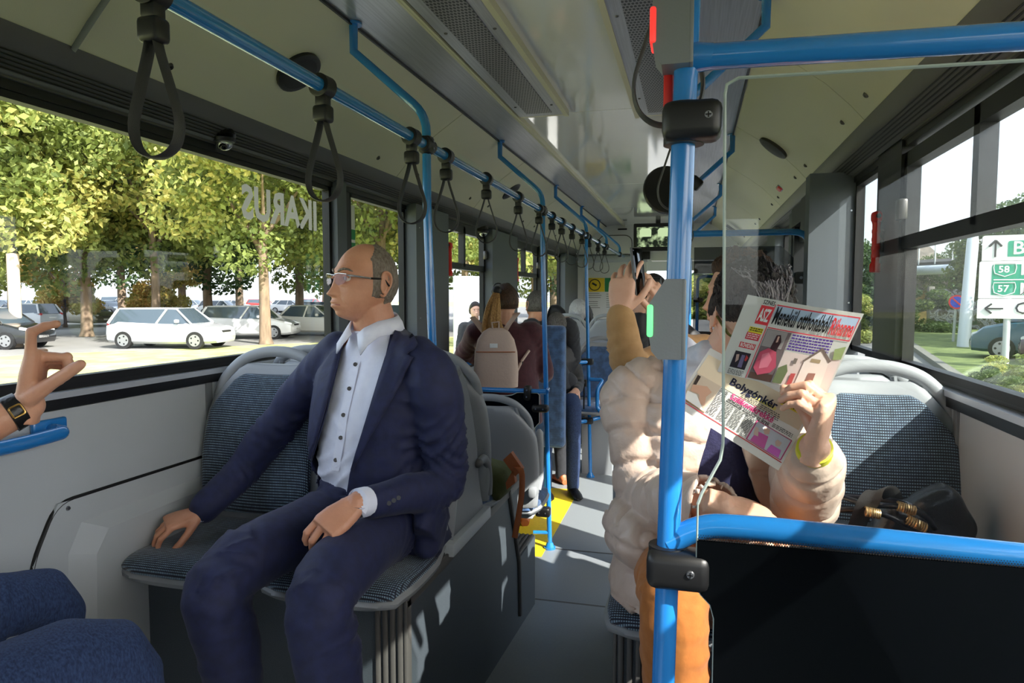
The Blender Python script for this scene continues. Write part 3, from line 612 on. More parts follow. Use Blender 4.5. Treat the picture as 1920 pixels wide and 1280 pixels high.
def make_seat(label, loc, rz=0, fabric='fabric', group=None, shell=True, arm=0):
    t = thing('bus_seat', label, 'seat', loc, rz, group)
    m = MB(); pillow(m, lambda s: backw(s)*.97, lambda s: Vector(backc(.04+.92*s)), backn, .030, 20, 18, 3.6, .016); local('back_cushion', m, MT[fabric], t, 60)
    m = MB(); pillow(m, lambda s: backw(s)*1.09+.004, lambda s: Vector(backc(-.03+1.055*s))+Vector((0, .028, 0)), backn, .022, 16, 14, 5, .012, 4.2); local('back_shell', m, MT['seatgrey'], t, 60)
    # top handle, with its two stems
    pts = []
    w1 = backw(.80)+.014
    P = [(-w1, backc(.78)), (-w1+.012, backc(.90)), (-.135, backc(1.02)), (-.07, backc(1.075)), (0, backc(1.09)), (.07, backc(1.075)), (.135, backc(1.02)), (w1-.012, backc(.90)), (w1, backc(.78))]
    m = MB(); m.tube(bez([(x, c[1]+.018, c[2]+.01) for x, c in P], 5), .0135, 12, ry=.019, up=(0, -1, .15)); local('top_handle', m, MT['seatgrey'], t)
    for s in (-1, 1): m = MB(); m.tube([(s*.135, backc(1.02)[1]+.02, backc(1.02)[2]+.0), (s*.145, backc(.9)[1]+.03, backc(.9)[2])], .012, 8); local('handle_stem', m, MT['seatgrey'], t)
    def cw(s): return .207*(1-.10*max(0, (.25-s)/.25)**2)*(.80 if s < .03 else 1)*(1-.12*max(0, (s-.7)/.3))
    def cc(s): return (0, .02+.42*s, -.012-.018*max(0, (.18-s)/.18)**2+(-.012)*math.sin(PI*s))
    m = MB(); pillow(m, cw, cc, lambda s: Vector((0, -.55*max(0, (.2-s)/.2), 1)).normalized(), .036, 18, 16, 4, .006); local('seat_cushion', m, MT[fabric], t, 60)
    m = MB(); pillow(m, lambda s: cw(s)*1.04, lambda s: Vector(cc(s))+Vector((0, -.006, -.012)), lambda s: (0, 0, 1), .012, 14, 14, 5, .004, 5); local('seat_pan', m, MT['seatgrey'], t, 60)
    for s in (-1, 1): m = MB(); m.rbox((s*.14, .27, -.05), (.09, .22, .035), .006); local('seat_mount', m, MT['plastic'], t)
    if arm:
        m = MB(); m.tube(bez([(arm*.212, .36, .06), (arm*.222, .30, .14), (arm*.226, .235, .165)], 5), [.010+.006*min(1, k/6) for k in range(11)], 10); local('arm_stub', m, MT['seatgrey'], t)
    return t
SZ = .79
G1 = 'woven bus seats facing the camera'
sA = make_seat('empty left window seat of dark woven fabric beside the suited man', (-1.385, 1.57, SZ), 0, 'fabric', G1)
sB = make_seat('left aisle seat of dark woven fabric under the suited man', (-.925, 1.57, SZ), 0, 'fabric', G1, arm=1)
sC = dup(sA, (.01, 1.60, SZ-.005), 0, 'right aisle seat of dark woven fabric under the woman reading', G1)
sD = dup(sA, (.485, 1.60, SZ-.005), 0, 'empty sunlit window seat on the right holding the black handbag', G1)
# back-to-back double shell of the man's seat and the forward seats behind it
G2 = 'grey backed seats facing the front'
def make_fwd(label, loc, fabric='bluefabric'):
    return make_seat(label, loc, PI, fabric, G2)
make_fwd('forward facing seat with blue cushion holding the olive bag', (-.945, 2.86, SZ-.01))
make_fwd('forward facing left window seat behind the empty woven seat', (-1.385, 2.86, SZ-.01))
make_fwd('forward facing right aisle seat behind the woman reading', (.03, 2.88, SZ-.01)); make_fwd('forward facing right window seat behind the sunlit seat', (.465, 2.88, SZ-.01))
t = thing('seat_side_shell', 'tall grey plastic side shell between the back to back left seats', 'shell', (-.745, 2.2, .75))
def yz(pts, x, d, name, mt_, rr=0): m = MB(); m.prism([(x, y, z) for y, z in pts], (d, 0, 0)); return obj(name, m, MT[mt_], t, 30)
prof = [(2.06, .765), (2.06, .95), (2.09, 1.18), (2.12, 1.285), (2.165, 1.305), (2.215, 1.275), (2.29, 1.14), (2.34, 1.02), (2.36, .90), (2.39, .82), (2.42, .765)]
m = MB(); R1 = [Vector((-.755, y, z)) for y, z in prof]; cy, cz = 2.2, 1.05
R0 = [Vector((-1.15, y, z)) for y, z in prof]; R2 = [Vector((-.738, cy+(y-cy)*.94, cz+(z-cz)*.97)) for y, z in prof]
m.rings([R0, R1, R2]); obj('shell', m, MT['armgrey'], t, 50)
m = MB(); m.rbox((-.80, 2.24, .745), (.16, .42, .045), .006); obj('shell_foot', m, MT['plastic'], t)
def arm_loop(y, z, label, m_='armgrey'):
    a = thing('armrest', label, 'armrest', (-.735, y, z))
    m = MB(); m.tube(bez([(-.735, y, z), (-.728, y+.045, z+.005), (-.728, y+.095, z-.03), (-.728, y+.115, z-.09), (-.730, y+.115, z-.145)], 6), .013, 12, ry=.018, up=(1, 0, 0)); obj('arm_loop', m, MT[m_], a)
    m = MB(); m.ball((-.735, y, z), (.018, .026, .017), 14); obj('pivot', m, MT['rib'], a)
    return a
arm_loop(2.335, .955, 'looped grey armrest of the forward seat behind the suited man')
# low forward seats at the left step
s_low = make_seat('low forward facing grey backed aisle seat before the barrier', (-.955, 3.74, .49), PI, 'bluefabric', G2)
make_seat('low forward facing window seat before the barrier', (-1.39, 3.74, .49), PI, 'bluefabric', G2)
t = thing('low_seat_arm', 'upright grey armrest folded beside the low seat before the barrier', 'armrest', (-.735, 3.45, .55))
m = MB(); m.tube([(-.735, 3.33, .585), (-.735, 3.35, .64), (-.735, 3.36, .80), (-.735, 3.36, .87), (-.735, 3.36, .885)], [.016, .024, .022, .020, .008], 12, ry=[.012, .016, .016, .016, .006]); obj('arm', m, MT['seatgrey'], t)
m = MB(); m.rbox((-.75, 3.30, .585), (.04, .09, .05), .012); obj('pivot', m, MT['seatgrey'], t)
# seats in the low floor part, facing the camera, and far seats facing the front
make_seat('blue aisle seat facing the camera beside the third pole', (-.80, 5.78, .60), 0, 'bluefabric', 'blue seats by the third pole'); 
make_seat('blue seat half hidden by the raised coat arm, behind the third pole seat', (-.80, 7.0, .56), 0, 'bluefabric', 'blue seats by the third pole')
make_seat('grey backed seat of the white haired passenger', (-1.30, 7.85, .78), PI, 'bluefabric', G2); make_seat('grey backed empty seat beside the white haired passenger', (-.86, 7.85, .78), PI, 'bluefabric', G2)
m = MB(); m.box((-1.62, 7.15, 0), (-.64, 8.1, .70)); tag(link('wheel_box', m.mesh('wheel_box'), MT['box']), 'grey wheel box under the far forward facing seats', 'box')
m = MB(); m.rbox((-.80, 6.05, .27), (.26, .30, .52), .03); m.rbox((-.80, 7.3, .26), (.26, .30, .5), .03); tag(obj('seat_plinths', m, MT['seatgrey']), 'pale grey plinths under the blue seats by the third pole', 'plinth') if False else None
for y, z, lb_ in ((6.08, .53, 'pale grey plinth under the blue seat at the third pole'), (7.3, .49, 'pale grey plinth under the farther blue seat')):
    m = MB(); m.prism([(-.92, y-.12, 0), (-.92, y+.14, 0), (-.92, y+.18, z), (-.92, y-.16, z)], (.26, 0, 0)); tag(obj('seat_plinth', m, MT['seatgrey']), lb_, 'plinth')
# ------------------------------------------------------------------ ceiling speakers, dome camera, hammers, monitor, lamp
def speaker(px, py, Xp, label, sgn):
    d = ray(px, py); p = Vector((0, 0, CAMZ))+d*(Xp/d.x); nrm = Vector((-sgn*.64, 0, -.77)) if sgn < 0 else Vector((-.64, 0, -.77)); nrm = Vector((.62 if sgn < 0 else -.62, 0, -.78)).normalized()
    t = thing('ceiling_speaker', label, 'speaker', p); m = MB(); m.tube([p-nrm*.02, p+nrm*.008, p+nrm*.012], [.085, .085, .078], 28); obj('rim', m, MT['black'], t)
    m = MB(); m.tube([p+nrm*.0118, p+nrm*.0125], [.068, .066], 28); obj('grille', m, MT['rubber'], t)
speaker(560, 135, -1.35, 'round black speaker in the left ceiling cover behind the handrail', -1); speaker(958, 358, -1.35, 'small round black speaker farther along the left ceiling cover', -1)
speaker(1450, 277, .40, 'dark oval looking speaker in the right ceiling cover seen through the screen', 1); speaker(1372, 432, .40, 'farther dark speaker in the right ceiling cover above the door frame', 1)
def dome(px, py, X, label, r=.03):
    d = ray(px, py); p = Vector((0, 0, CAMZ))+d*(X/d.x); t = thing('dome_camera', label, 'camera', p)
    m = MB(); m.tube([p+Vector((-.01, 0, .04)), p+Vector((0, 0, .015))], [.04, .042], 20); m.tube([p+Vector((0, 0, .015)), p+Vector((0, 0, .003))], [.042, .036], 20); obj('mount', m, MT['black'], t)
    m = MB(); m.ball(p, (.030, .030, .026), 16); obj('dome', m, MT['steel'] if r else 0, t); m = MB(); m.ball(p+Vector((.006, -.012, -.012)), .016, 12); obj('lens', m, MT['blackglass'], t)
dome(420, 268, -1.585, 'small black dome camera above the left window between the straps'); dome(1312, 399, -.9, 'x') if False else None
dome(906, 437, -1.52, 'far dome camera on the left pillar cover behind the straps')
def hammer(p, label, s):
    t = thing('emergency_hammer', label, 'hammer', p); p = Vector(p)
    m = MB(); m.tube([p+Vector((0, 0, -.115)), p+Vector((0, 0, -.112)), p+Vector((0, 0, -.085)), p+Vector((0, 0, -.078)), p+Vector((0, 0, .06)), p+Vector((0, 0, .07))], [.014, .019, .019, .014, .014, .016], 12)
    for k in range(4): m.tube([p+Vector((0, 0, -.06+.03*k)), p+Vector((0, 0, -.048+.03*k))], .0155, 12)
    obj('grip', m, MT['red'], t)
    m = MB(); m.rbox(p+Vector((0, 0, .088)), (.034, .05, .042), .012); obj('head', m, MT['red'], t)
    for e in (-1, 1): m = MB(); m.cyl(p+Vector((-s*.0, e*.024, .09)), p+Vector((0, e*.03, .09)), .009, 8); obj('steel_tip', m, MT['darksteel'], t)
    m = MB(); m.rbox(p+Vector((s*.02, 0, .0)), (.012, .03, .08), .003); obj('wall_clip', m, MT['black'], t)
hammer((-1.585, 4.42, 1.80), 'red emergency hammer left of the window behind the suited man', -1)
hammer((-1.59, 6.27, 1.80), 'farther red emergency hammer above the ponytail of the backpack woman', -1)
hammer((.648, 2.83, 1.752), 'red emergency hammer on the right window pillar above the newspaper', 1)
t = thing('monitor', 'black wide monitor hanging from the ceiling showing the bus interior', 'monitor', (-.48, 8.9, 2.28))
m = MB(); m.rbox((-.44, 8.9, 2.285), (.60, .05, .345), .012); obj('casing', m, MT['black'], t)
def screenmat():
    m = mat('monitor_picture', (8, 12, 8), .2); n = m.node_tree.nodes; l = m.node_tree.links; b = n['Principled BSDF']
    tc = n.new('ShaderNodeTexCoord'); nz = n.new('ShaderNodeTexNoise'); nz.inputs['Scale'].default_value = 14; nz.inputs['Detail'].default_value = 8; l.new(tc.outputs['Object'], nz.inputs[0])
    r = n.new('ShaderNodeValToRGB'); r.color_ramp.elements[0].position = .46; r.color_ramp.elements[1].position = .68; r.color_ramp.elements[0].color = (.004, .008, .004, 1); r.color_ramp.elements[1].color = lin((178, 200, 150))
    l.new(nz.outputs[0], r.inputs[0]); l.new(r.outputs[0], b.inputs['Emission Color']); b.inputs['Emission Strength'].default_value = .8; return m
m = MB(); m.box((-.70, 8.872, 2.165), (-.18, 8.875, 2.41)); obj('screen', m, screenmat(), t)
MT['lampgreen'] = mat('screen_light_patch', (185, 205, 160), .4, emit=.6)
m = MB()
for x0, x1 in ((-.66, -.52), (-.44, -.22)): m.prism([(x0, 8.869, 2.29), (x0, 8.869, 2.37), (x0+.02, 8.869, 2.395), (x1-.02, 8.869, 2.395), (x1, 8.869, 2.37), (x1, 8.869, 2.29)], (0, .002, 0))
obj('screen_windows', m, MT['lampgreen'], t)
m = MB(); m.tube([(-.44, 8.9, 2.45), (-.44, 8.9, 2.51)], .03, 10); obj('bracket', m, MT['black'], t)
c = Vector((0, 0, CAMZ))+ray(1463, 352)*(.527/ray(1463, 352).x); t = thing('red_lamp', 'small red oval lamp in the right ceiling cover', 'lamp', c)
nr = Vector((-.66, 0, -.75)); MM = Matrix.Translation(c) @ nr.to_track_quat('Z', 'Y').to_matrix().to_4x4()
m = MB(); m.rbox((0, 0, 0), (.13, .05, .016), .007, MM, 3); obj('bezel', m, MT['steel'], t); m = MB(); m.rbox((0, 0, .006), (.115, .036, .016), .007, MM, 3); obj('lens', m, MT['red'], t)
t = thing('window_rail', 'short blue rail along the window beside the maroon coat woman', 'rail', (-1.56, 4.85, 1.02))
m = MB(); m.tube([(-1.53, 4.36, 1.075), (-1.53, 5.34, 1.075)], .016, 12); obj('tube', m, MT['blue'], t)
for y_ in (4.42, 5.28): m = MB(); m.rbox((-1.562, y_, 1.065), (.07, .05, .04), .01); obj('bracket', m, MT['black'], t)
# green sticker and lettering on the left windows
t = thing('window_sticker', 'tall green and white rule sticker on the second left window', 'sticker', (-1.640, 3.13, 1.8))
m = MB(); m.box((-1.645, 3.115, 1.52), (-1.643, 3.185, 2.0)); obj('white_film', m, MT['white'], t)
for k, (z0, z1) in enumerate(((1.83, 1.88), (1.775, 1.815), (1.71, 1.755), (1.66, 1.695), (1.61, 1.65), (1.54, 1.60))): m = MB(); m.box((-1.643, 3.115, z0), (-1.6415, 3.185, z1)); obj('green_field', m, MT['green'], t)
MT['letter'] = mat('grey_window_lettering', (150, 146, 140), .6); _n = MT['letter'].node_tree; _t = _n.nodes.new('ShaderNodeBsdfTranslucent'); _t.inputs[0].default_value = lin((150, 146, 140)); _x = _n.nodes.new('ShaderNodeMixShader'); _x.inputs[0].default_value = .6; _n.links.new(_n.nodes['Principled BSDF'].outputs[0], _x.inputs[1]); _n.links.new(_t.outputs[0], _x.inputs[2]); _n.links.new(_x.outputs[0], _n.nodes['Material Output'].inputs[0])
vs, fs = text_mb('IKARUS', .175, 'CENTER', 0, .006)
m = MB(); m.add([Vector((-1.646, 2.56-v.x*.93, 1.90+v.y*1.0)) for v in vs], fs); tag(obj('window_lettering', m, MT['letter'], None, None), 'grey mirrored lettering stuck on the first left window', 'lettering')
# ------------------------------------------------------------------ ground outside
GZ = -.35
MT['grass'] = mat('sunny_grass', (150, 156, 94), .95, rgb2=(184, 186, 130), vscale=1.6, bump=.6, bscale=9)
MT['lawn'] = mat('roadside_grass', (84, 100, 54), .95, rgb2=(118, 132, 76), vscale=2.5, bump=.6, bscale=9)
MT['asphalt'] = mat('pale_asphalt', (128, 127, 125), .9, var=.08, vscale=.8, bump=.2, bscale=30)
m = MB(); m.box((-160, -90, GZ-.2), (160, 220, GZ)); g0 = struct('ground', m, MT['grass'])
m = MB(); m.prism([(.9, -60, GZ), (5.2, -60, GZ), (5.0, 14, GZ), (8.2, 31, GZ), (16, 62, GZ), (16, 160, GZ), (-4, 160, GZ), (-2.6, 30, GZ), (-2.3, -60, GZ)], (0, 0, .015)); struct('road', m, MT['asphalt'], g0)
m = MB(); m.prism([(-24.5, 10, GZ), (-21.0, 17.7, GZ), (-18.4, 20.7, GZ), (-14.2, 26.4, GZ), (-9, 33, GZ), (-9, 120, GZ), (-120, 120, GZ), (-120, 10, GZ)], (0, 0, .012)); struct('parking_lot', m, MT['asphalt'], g0)
m = MB(); m.prism([(-4.4, 6.0, GZ), (-2.4, 6.0, GZ), (-2.4, 20, GZ), (-4.4, 20, GZ)], (0, 0, .10)); struct('bus_stop_pavement', m, mat('pale_paving', (190, 186, 178), .9), g0)
m = MB(); m.prism([(5.2, -60, GZ), (60, -60, GZ), (60, 160, GZ), (16.2, 160, GZ), (16.2, 62, GZ), (8.4, 31, GZ), (5.15, 14, GZ)], (0, 0, .14)); struct('verge', m, MT['lawn'], g0)
MT['kerb'] = mat('stone_kerb', (120, 118, 112), .9)
m = MB(); m.prism([(5.0, -60, GZ), (5.2, -60, GZ), (5.2, 14, GZ), (8.45, 31, GZ), (16.2, 62, GZ), (16, 62, GZ), (8.2, 31, GZ), (5.0, 14, GZ)], (0, 0, .16)); struct('kerb', m, MT['kerb'], g0)
# ------------------------------------------------------------------ cars
CARCOL = {}
MT['carglass'] = mat('car_glass', (62, 74, 84), .06, spec=.8); MT['tyre'] = mat('tyre_rubber', (28, 28, 28), .8); MT['rim'] = mat('wheel_rim', (165, 166, 168), .35, .7)
MT['lamp'] = mat('clear_lamp', (225, 228, 230), .1, coat=.6); MT['tail'] = mat('tail_lamp', (170, 22, 20), .2); MT['plate'] = mat('number_plate', (235, 235, 235), .4)
def carpaint(rgb):
    if rgb not in CARCOL: CARCOL[rgb] = mat('car_paint', rgb, .25, coat=.7)
    return CARCOL[rgb]
def car(kind, rgb, label, p, heading, group=None):
    """heading = direction of the nose (x, y); built along +X then turned"""
    L = {'hatch': 4.2, 'sedan': 4.4, 'van': 4.5}[kind]; W = .84; H = {'hatch': 1.46, 'sedan': 1.45, 'van': 1.85}[kind]
    t = thing('car', label, 'car', p, math.atan2(heading[1], heading[0]), group)
    h = L/2; hood = {'hatch': .92, 'sedan': .94, 'van': 1.05}[kind]; belt = .94 if kind != 'van' else 1.1
    st = [(-h, .42, .62, .86), (-h+.06, .25, .88 if kind != 'sedan' else .9, .93), (-h+.5, .20, belt+.04, 1), (-.3, .18, belt, 1), (h-1.25, .18, belt-.02, 1), (h-.95, .2, hood, .99), (h-.35, .2, hood-.15, .95), (h-.07, .22, .66, .86), (h, .32, .52, .72)]
    R = []
    for x, z0, z1, ww in st:
        w_ = W*ww; zm = (z0+z1)/2
        R.append([Vector(q) for q in ((x, -w_*.86, z0), (x, -w_*.98, z0+.08), (x, -w_, zm), (x, -w_*.97, z1-.06), (x, -w_*.88, z1), (x, w_*.88, z1), (x, w_*.97, z1-.06), (x, w_, zm), (x, w_*.98, z0+.08), (x, w_*.86, z0))])
    m = MB(); m.rings(R); paint = carpaint(rgb); local('body', m, paint, t, 35)
    r0 = {'hatch': (-h+.12, -h+.42, .55, h-.95), 'sedan': (-h+.75, -h+1.25, .35, h-1.15), 'van': (-h+.08, -h+.2, .95, h-.85)}[kind]
    cs = [(r0[0], 0, .78), (r0[1], 1, .70), (r0[2]-.5, 1.02, .72), (r0[2], .98, .70), (r0[3], 0, .80)]
    zb = belt-.04; R = []
    for x, f, ww in cs:
        z = zb+(H-zb)*f*.97+.01; w_ = W*ww; wl_ = W*.93
        R.append([Vector(q) for q in ((x if f else x, -wl_, zb), (x, -w_, z-.04*min(1, f)), (x, -w_*.85, z), (x, w_*.85, z), (x, w_, z-.04*min(1, f)), (x, wl_, zb))])
    for q in R[1], R[2], R[3]: pass
    lo = [(r0[0]+.02), r0[0]+.3, r0[2]-.5, r0[3]-.35, r0[3]]
    for k in range(5):
        R[k][0].x = R[k][5].x = lo[k]
    m = MB(); m.rings(R); local('windows', m, MT['carglass'], t, 35)
    m = MB(); rr = [[v+Vector((0, 0, .012)) for v in R[k][1:5]] for k in (1, 2, 3)]; m.rings([r+[v-Vector((0, 0, .05)) for v in r[::-1]] for r in rr]); local('roof', m, paint, t, 35)
    for s in (0, 5):
        o = 1 if s == 0 else 4; sg = -1 if s == 0 else 1
        for nm, k0, a, b in (('rear_pillar', 0, .0, .0), ('front_pillar', 4, 0, 0)):
            q = MB(); q.tube([R[k0][s]+Vector((0, 0, .01)), R[1 if k0 == 0 else 3][o]+Vector((0, sg*.01, .0))], .055 if k0 == 0 else .035, 6); local(nm, q, paint, t)
        q = MB(); q.tube([Vector((-.15, sg*W*.945, zb)), R[2][o]+Vector((.12, sg*.012, 0))], .04, 6); local('door_pillar', q, paint, t)
        q = MB(); q.rbox((r0[3]-.45, sg*(W+.08), belt+.06), (.14, .16, .13), .04); local('side_mirror', q, paint, t)
        q = MB(); q.rbox((h-.24, sg*W*.72, .69), (.36, .22, .15), .05, Matrix.Translation((h-.24, sg*W*.72, .69)) @ Matrix.Rotation(-sg*.45, 4, 'Z') @ Matrix.Rotation(.25, 4, 'Y') @ Matrix.Translation((-h+.24, -sg*W*.72, -.69))); local('headlight', q, MT['lamp'], t)
        q = MB(); q.rbox((-h+.12, sg*W*.80, .82), (.14, .16, .26), .04); local('tail_light', q, MT['tail'], t)
        for x in (-h+.72, h-.80):
            q = MB(); q.cyl((x, sg*(W-.16), .31), (x, sg*(W+.012), .31), .315, 24); w_ = local('wheel', q, MT['tyre'], t)
            q = MB(); q.cyl((x, sg*(W+.01), .31), (x, sg*(W+.02), .31), .21, 20); local('rim', q, MT['rim'], w_)
            for a in range(5): q = MB(); aa = 2*PI*a/5; q.cyl((x+math.cos(aa)*.14, sg*(W+.015), .31+math.sin(aa)*.14), (x+math.cos(aa)*.14, sg*(W+.023), .31+math.sin(aa)*.14), .035, 6); local('rim_hole', q, MT['tyre'], w_)
    q = MB(); q.rbox((h-.03, 0, .44), (.06, .52, .11), .01); local('number_plate', q, MT['plate'], t)
    q = MB(); q.rbox((h-.06, 0, .33), (.08, 1.0, .09), .02); local('lower_grille', q, MT['tyre'], t)
    q = MB(); q.rbox((h-.05, 0, .62), (.08, .6, .07), .02); local('grille', q, MT['tyre'], t)
    q = MB(); q.rbox((-h+.01, 0, .66), (.04, .5, .11), .01); local('rear_plate', q, MT['plate'], t)
    return t
G = 'cars in the parking lot'
def carat(kind, rgb, label, px, py, hd): p = atz(px, py, GZ+.012); return car(kind, rgb, label, (p.x, p.y, GZ+.012), hd, G)
SV = (178, 181, 186); WH = (214, 214, 213)
carat('hatch', SV, 'silver hatchback parked side on at the near edge of the parking lot', 325, 651, (.985, .17))
carat('hatch', WH, 'white hatchback right behind the silver one, next to the tree trunk', 470, 634, (.96, .26))
carat('sedan', (200, 198, 190), 'pale silver car with its front showing right of the tree trunk', 590, 628, (.93, .05))
carat('hatch', (40, 52, 80), 'dark blue car behind the pale silver car by the window pillar', 610, 603, (.9, .2))
carat('hatch', (185, 188, 192), 'silver hatchback seen from behind at the left of the parking lot', 42, 617, (-.95, -.05))
carat('sedan', (72, 66, 58), 'dark brown sedan facing right beside the silver hatchback rear', 165, 610, (.95, -.25))
carat('sedan', (38, 40, 52), 'dark navy car parked behind the brown sedan', 205, 590, (.93, -.2))
carat('hatch', (26, 27, 30), 'black car cut off by the left frame edge with its front wheel showing', -20, 652, (.97, .2))
carat('van', (222, 222, 216), 'tall white van with tinted windows above the silver hatchback', 298, 590, (.99, .12))
carat('hatch', (226, 226, 224), 'white car with glossy roof right of the white van', 415, 590, (.99, .2))
carat('hatch', (188, 40, 34), 'red car half hidden by the tree trunk in the far row', 492, 580, (.97, .2))
carat('hatch', (205, 46, 38), 'bright red car in the far row beside the window pillar', 590, 578, (.97, .2))
carat('sedan', (225, 225, 220), 'white car in front of the bright red one in the far row', 535, 585, (.97, .2))
far = [(10, (60, 70, 90), 'dark blue estate in the far row at the left edge'), (60, (200, 200, 200), 'small grey car in the far row behind the dark cars at left'), (115, (50, 60, 80), 'blue car in the far row behind the brown sedan roof'), (170, (60, 60, 62), 'charcoal car in the far row behind the navy roof'), (225, (170, 175, 180), 'light grey car in the far row left of the white van'),
       (360, (150, 158, 168), 'bluish grey car in the far row right of the white van'), (440, (220, 220, 220), 'white car in the far row left of the tree trunk'), (545, (210, 212, 214), 'pale car in the farthest row right of the tree trunk')]
for px, c, lb_ in far: carat(random.choice(['hatch', 'sedan', 'van']) if px != 10 else 'sedan', c, lb_, px, 586, (.98, random.uniform(-.1, .3)))
# more cars behind the second left window and on the right
p = atz(700, 627, GZ); car('hatch', (60, 62, 66), 'grey car with a white rimmed wheel behind the suited man head', (p.x, p.y, GZ), (-.95, -.3), G)
p = atz(2005, 676, GZ+.14); car('van', (48, 84, 100), 'teal van parked on the verge behind the direction sign', (p.x, p.y, GZ+.14), (-.9, .45))
p = atz(2110, 690, GZ+.14); car('hatch', (70, 40, 60), 'dark plum car parked beside the teal van', (p.x, p.y, GZ+.14), (-.9, .45))
# ------------------------------------------------------------------ trees
def leafmat(name, a, b, c):
    m = bpy.data.materials.new(name); m.use_nodes = True; n = m.node_tree.nodes; l = m.node_tree.links; bs = n['Principled BSDF']; out = n['Material Output']
    at_ = n.new('ShaderNodeAttribute'); at_.attribute_name = 'tint'; r = n.new('ShaderNodeValToRGB'); r.color_ramp.elements[0].color = lin(a); r.color_ramp.elements[1].color = lin(c); e = r.color_ramp.elements.new(.55); e.color = lin(b)
    l.new(at_.outputs['Fac'], r.inputs[0]); l.new(r.outputs[0], bs.inputs['Base Color']); bs.inputs['Roughness'].default_value = .6
    tr = n.new('ShaderNodeBsdfTranslucent'); l.new(r.outputs[0], tr.inputs[0]); mx = n.new('ShaderNodeMixShader'); mx.inputs[0].default_value = .45
    l.new(bs.outputs[0], mx.inputs[1]); l.new(tr.outputs[0], mx.inputs[2]); l.new(mx.outputs[0], out.inputs[0]); return m
MT['leafsun'] = leafmat('yellow_green_leaves', (92, 112, 58), (160, 172, 96), (206, 192, 112)); MT['leafdark'] = leafmat('dark_green_leaves', (44, 66, 36), (78, 104, 56), (128, 142, 76)); MT['leafautumn'] = leafmat('autumn_leaves', (126, 136, 70), (188, 174, 96), (204, 150, 88))
MT['bark'] = mat('grey_bark', (126, 108, 90), .9, var=.3, vscale=6, bump=.8, bscale=20, stretch=(1, 1, .25))
def crown(seed, rx, rz, nclump, nleaf, size, name):
    rs = np.random.RandomState(seed); cl = []
    while len(cl) < nclump:
        p = rs.uniform(-1, 1, 3)
        if .25 < np.dot(p, p) < 1: cl.append(p*np.array([rx, rx, rz]))
    cl = np.array(cl); idx = rs.randint(0, nclump, nleaf)
    d = rs.normal(size=(nleaf, 3)); d /= np.linalg.norm(d, axis=1)[:, None]; rad = rs.uniform(.35, 1.0, nleaf)**.5*rx*.34
    c = cl[idx]+d*rad[:, None]*np.array([1, 1, .75])
    a = rs.normal(size=(nleaf, 3)); a /= np.linalg.norm(a, axis=1)[:, None]; b = np.cross(a, rs.normal(size=(nleaf, 3))); b /= np.linalg.norm(b, axis=1)[:, None]
    s = size*rs.uniform(.6, 1.25, nleaf)[:, None]; a *= s; b *= s*.62
    V = np.stack([c-a, c+b*.9-a*.1, c+a, c-b*.9-a*.1], 1).reshape(-1, 3)
    me = bpy.data.meshes.new(name); me.vertices.add(len(V)); me.vertices.foreach_set('co', V.ravel()); me.loops.add(nleaf*4); me.loops.foreach_set('vertex_index', np.arange(nleaf*4)); me.polygons.add(nleaf); me.polygons.foreach_set('loop_start', np.arange(0, nleaf*4, 4))
    me.update(calc_edges=True); t = me.attributes.new('tint', 'FLOAT', 'FACE'); cv = rs.uniform(0, 1, nclump)[idx]*.55+rs.uniform(0, .45, nleaf); t.data.foreach_set('value', cv.astype(np.float32)); return me
CR = [crown(1, 4.2, 4.4, 46, 22000, .135, 'crown'), crown(2, 3.6, 4.0, 38, 17000, .135, 'crown'), crown(3, 2.0, 2.6, 30, 14000, .10, 'crown')]
def trunkmesh(h, r): 
    m = MB(); m.tube([(0, 0, 0), (.02, .01, .25), (.05, 0, h*.4), (.0, .06, h*.8), (.1, 0, h)], [r*1.35, r*1.05, r*.9, r*.75, r*.5], 12)
    for a in range(5): q = a*1.257; m.tube([(.02, .03, h*(.66+.05*a)), (math.cos(q)*.9, math.sin(q)*.9, h*(.66+.05*a)+1.1), (math.cos(q)*1.9, math.sin(q)*1.9, h+1.6)], [r*.5, r*.32, r*.1], 8)
    return m.mesh('trunk')
TRK = [trunkmesh(5.2, .22), trunkmesh(5.0, .16), trunkmesh(2.6, .10)]
def tree(x, y, kind, sc, leaf, label, gz=GZ, low=0):
    t = thing('tree', label, 'tree', (x, y, gz), random.uniform(0, 6), 'trees around the road')
    o = link('trunk', TRK[kind], None, t); TRK[kind].materials.clear(); TRK[kind].materials.append(MT['bark']); o.scale = (sc, sc, sc)
    c = bpy.data.objects.new('crown', CR[kind]); COL.objects.link(c); c.parent = t; c['kind'] = 'stuff'
    if not CR[kind].materials: CR[kind].materials.append(MT['leafsun'])
    c.material_slots[0].link = 'OBJECT'; c.material_slots[0].material = MT[leaf]
    c.location = (0, 0, ((6.6, 6.0, 4.2)[kind]-low)*sc); c.scale = (sc, sc, sc); return t
def tpx(px, d, kind, sc, leaf, label, low=0):
    """a tree on the ground at distance d along the sight line of column px"""
    r = ray(px, 555); q = Vector((r.x, r.y)).normalized()*d; return tree(q.x, q.y, kind, sc, leaf, label, GZ, low)
tpx(497, 29, 0, 1.0, 'leafsun', 'tree with a straight pale trunk in front of the white hatchback', -1.3)
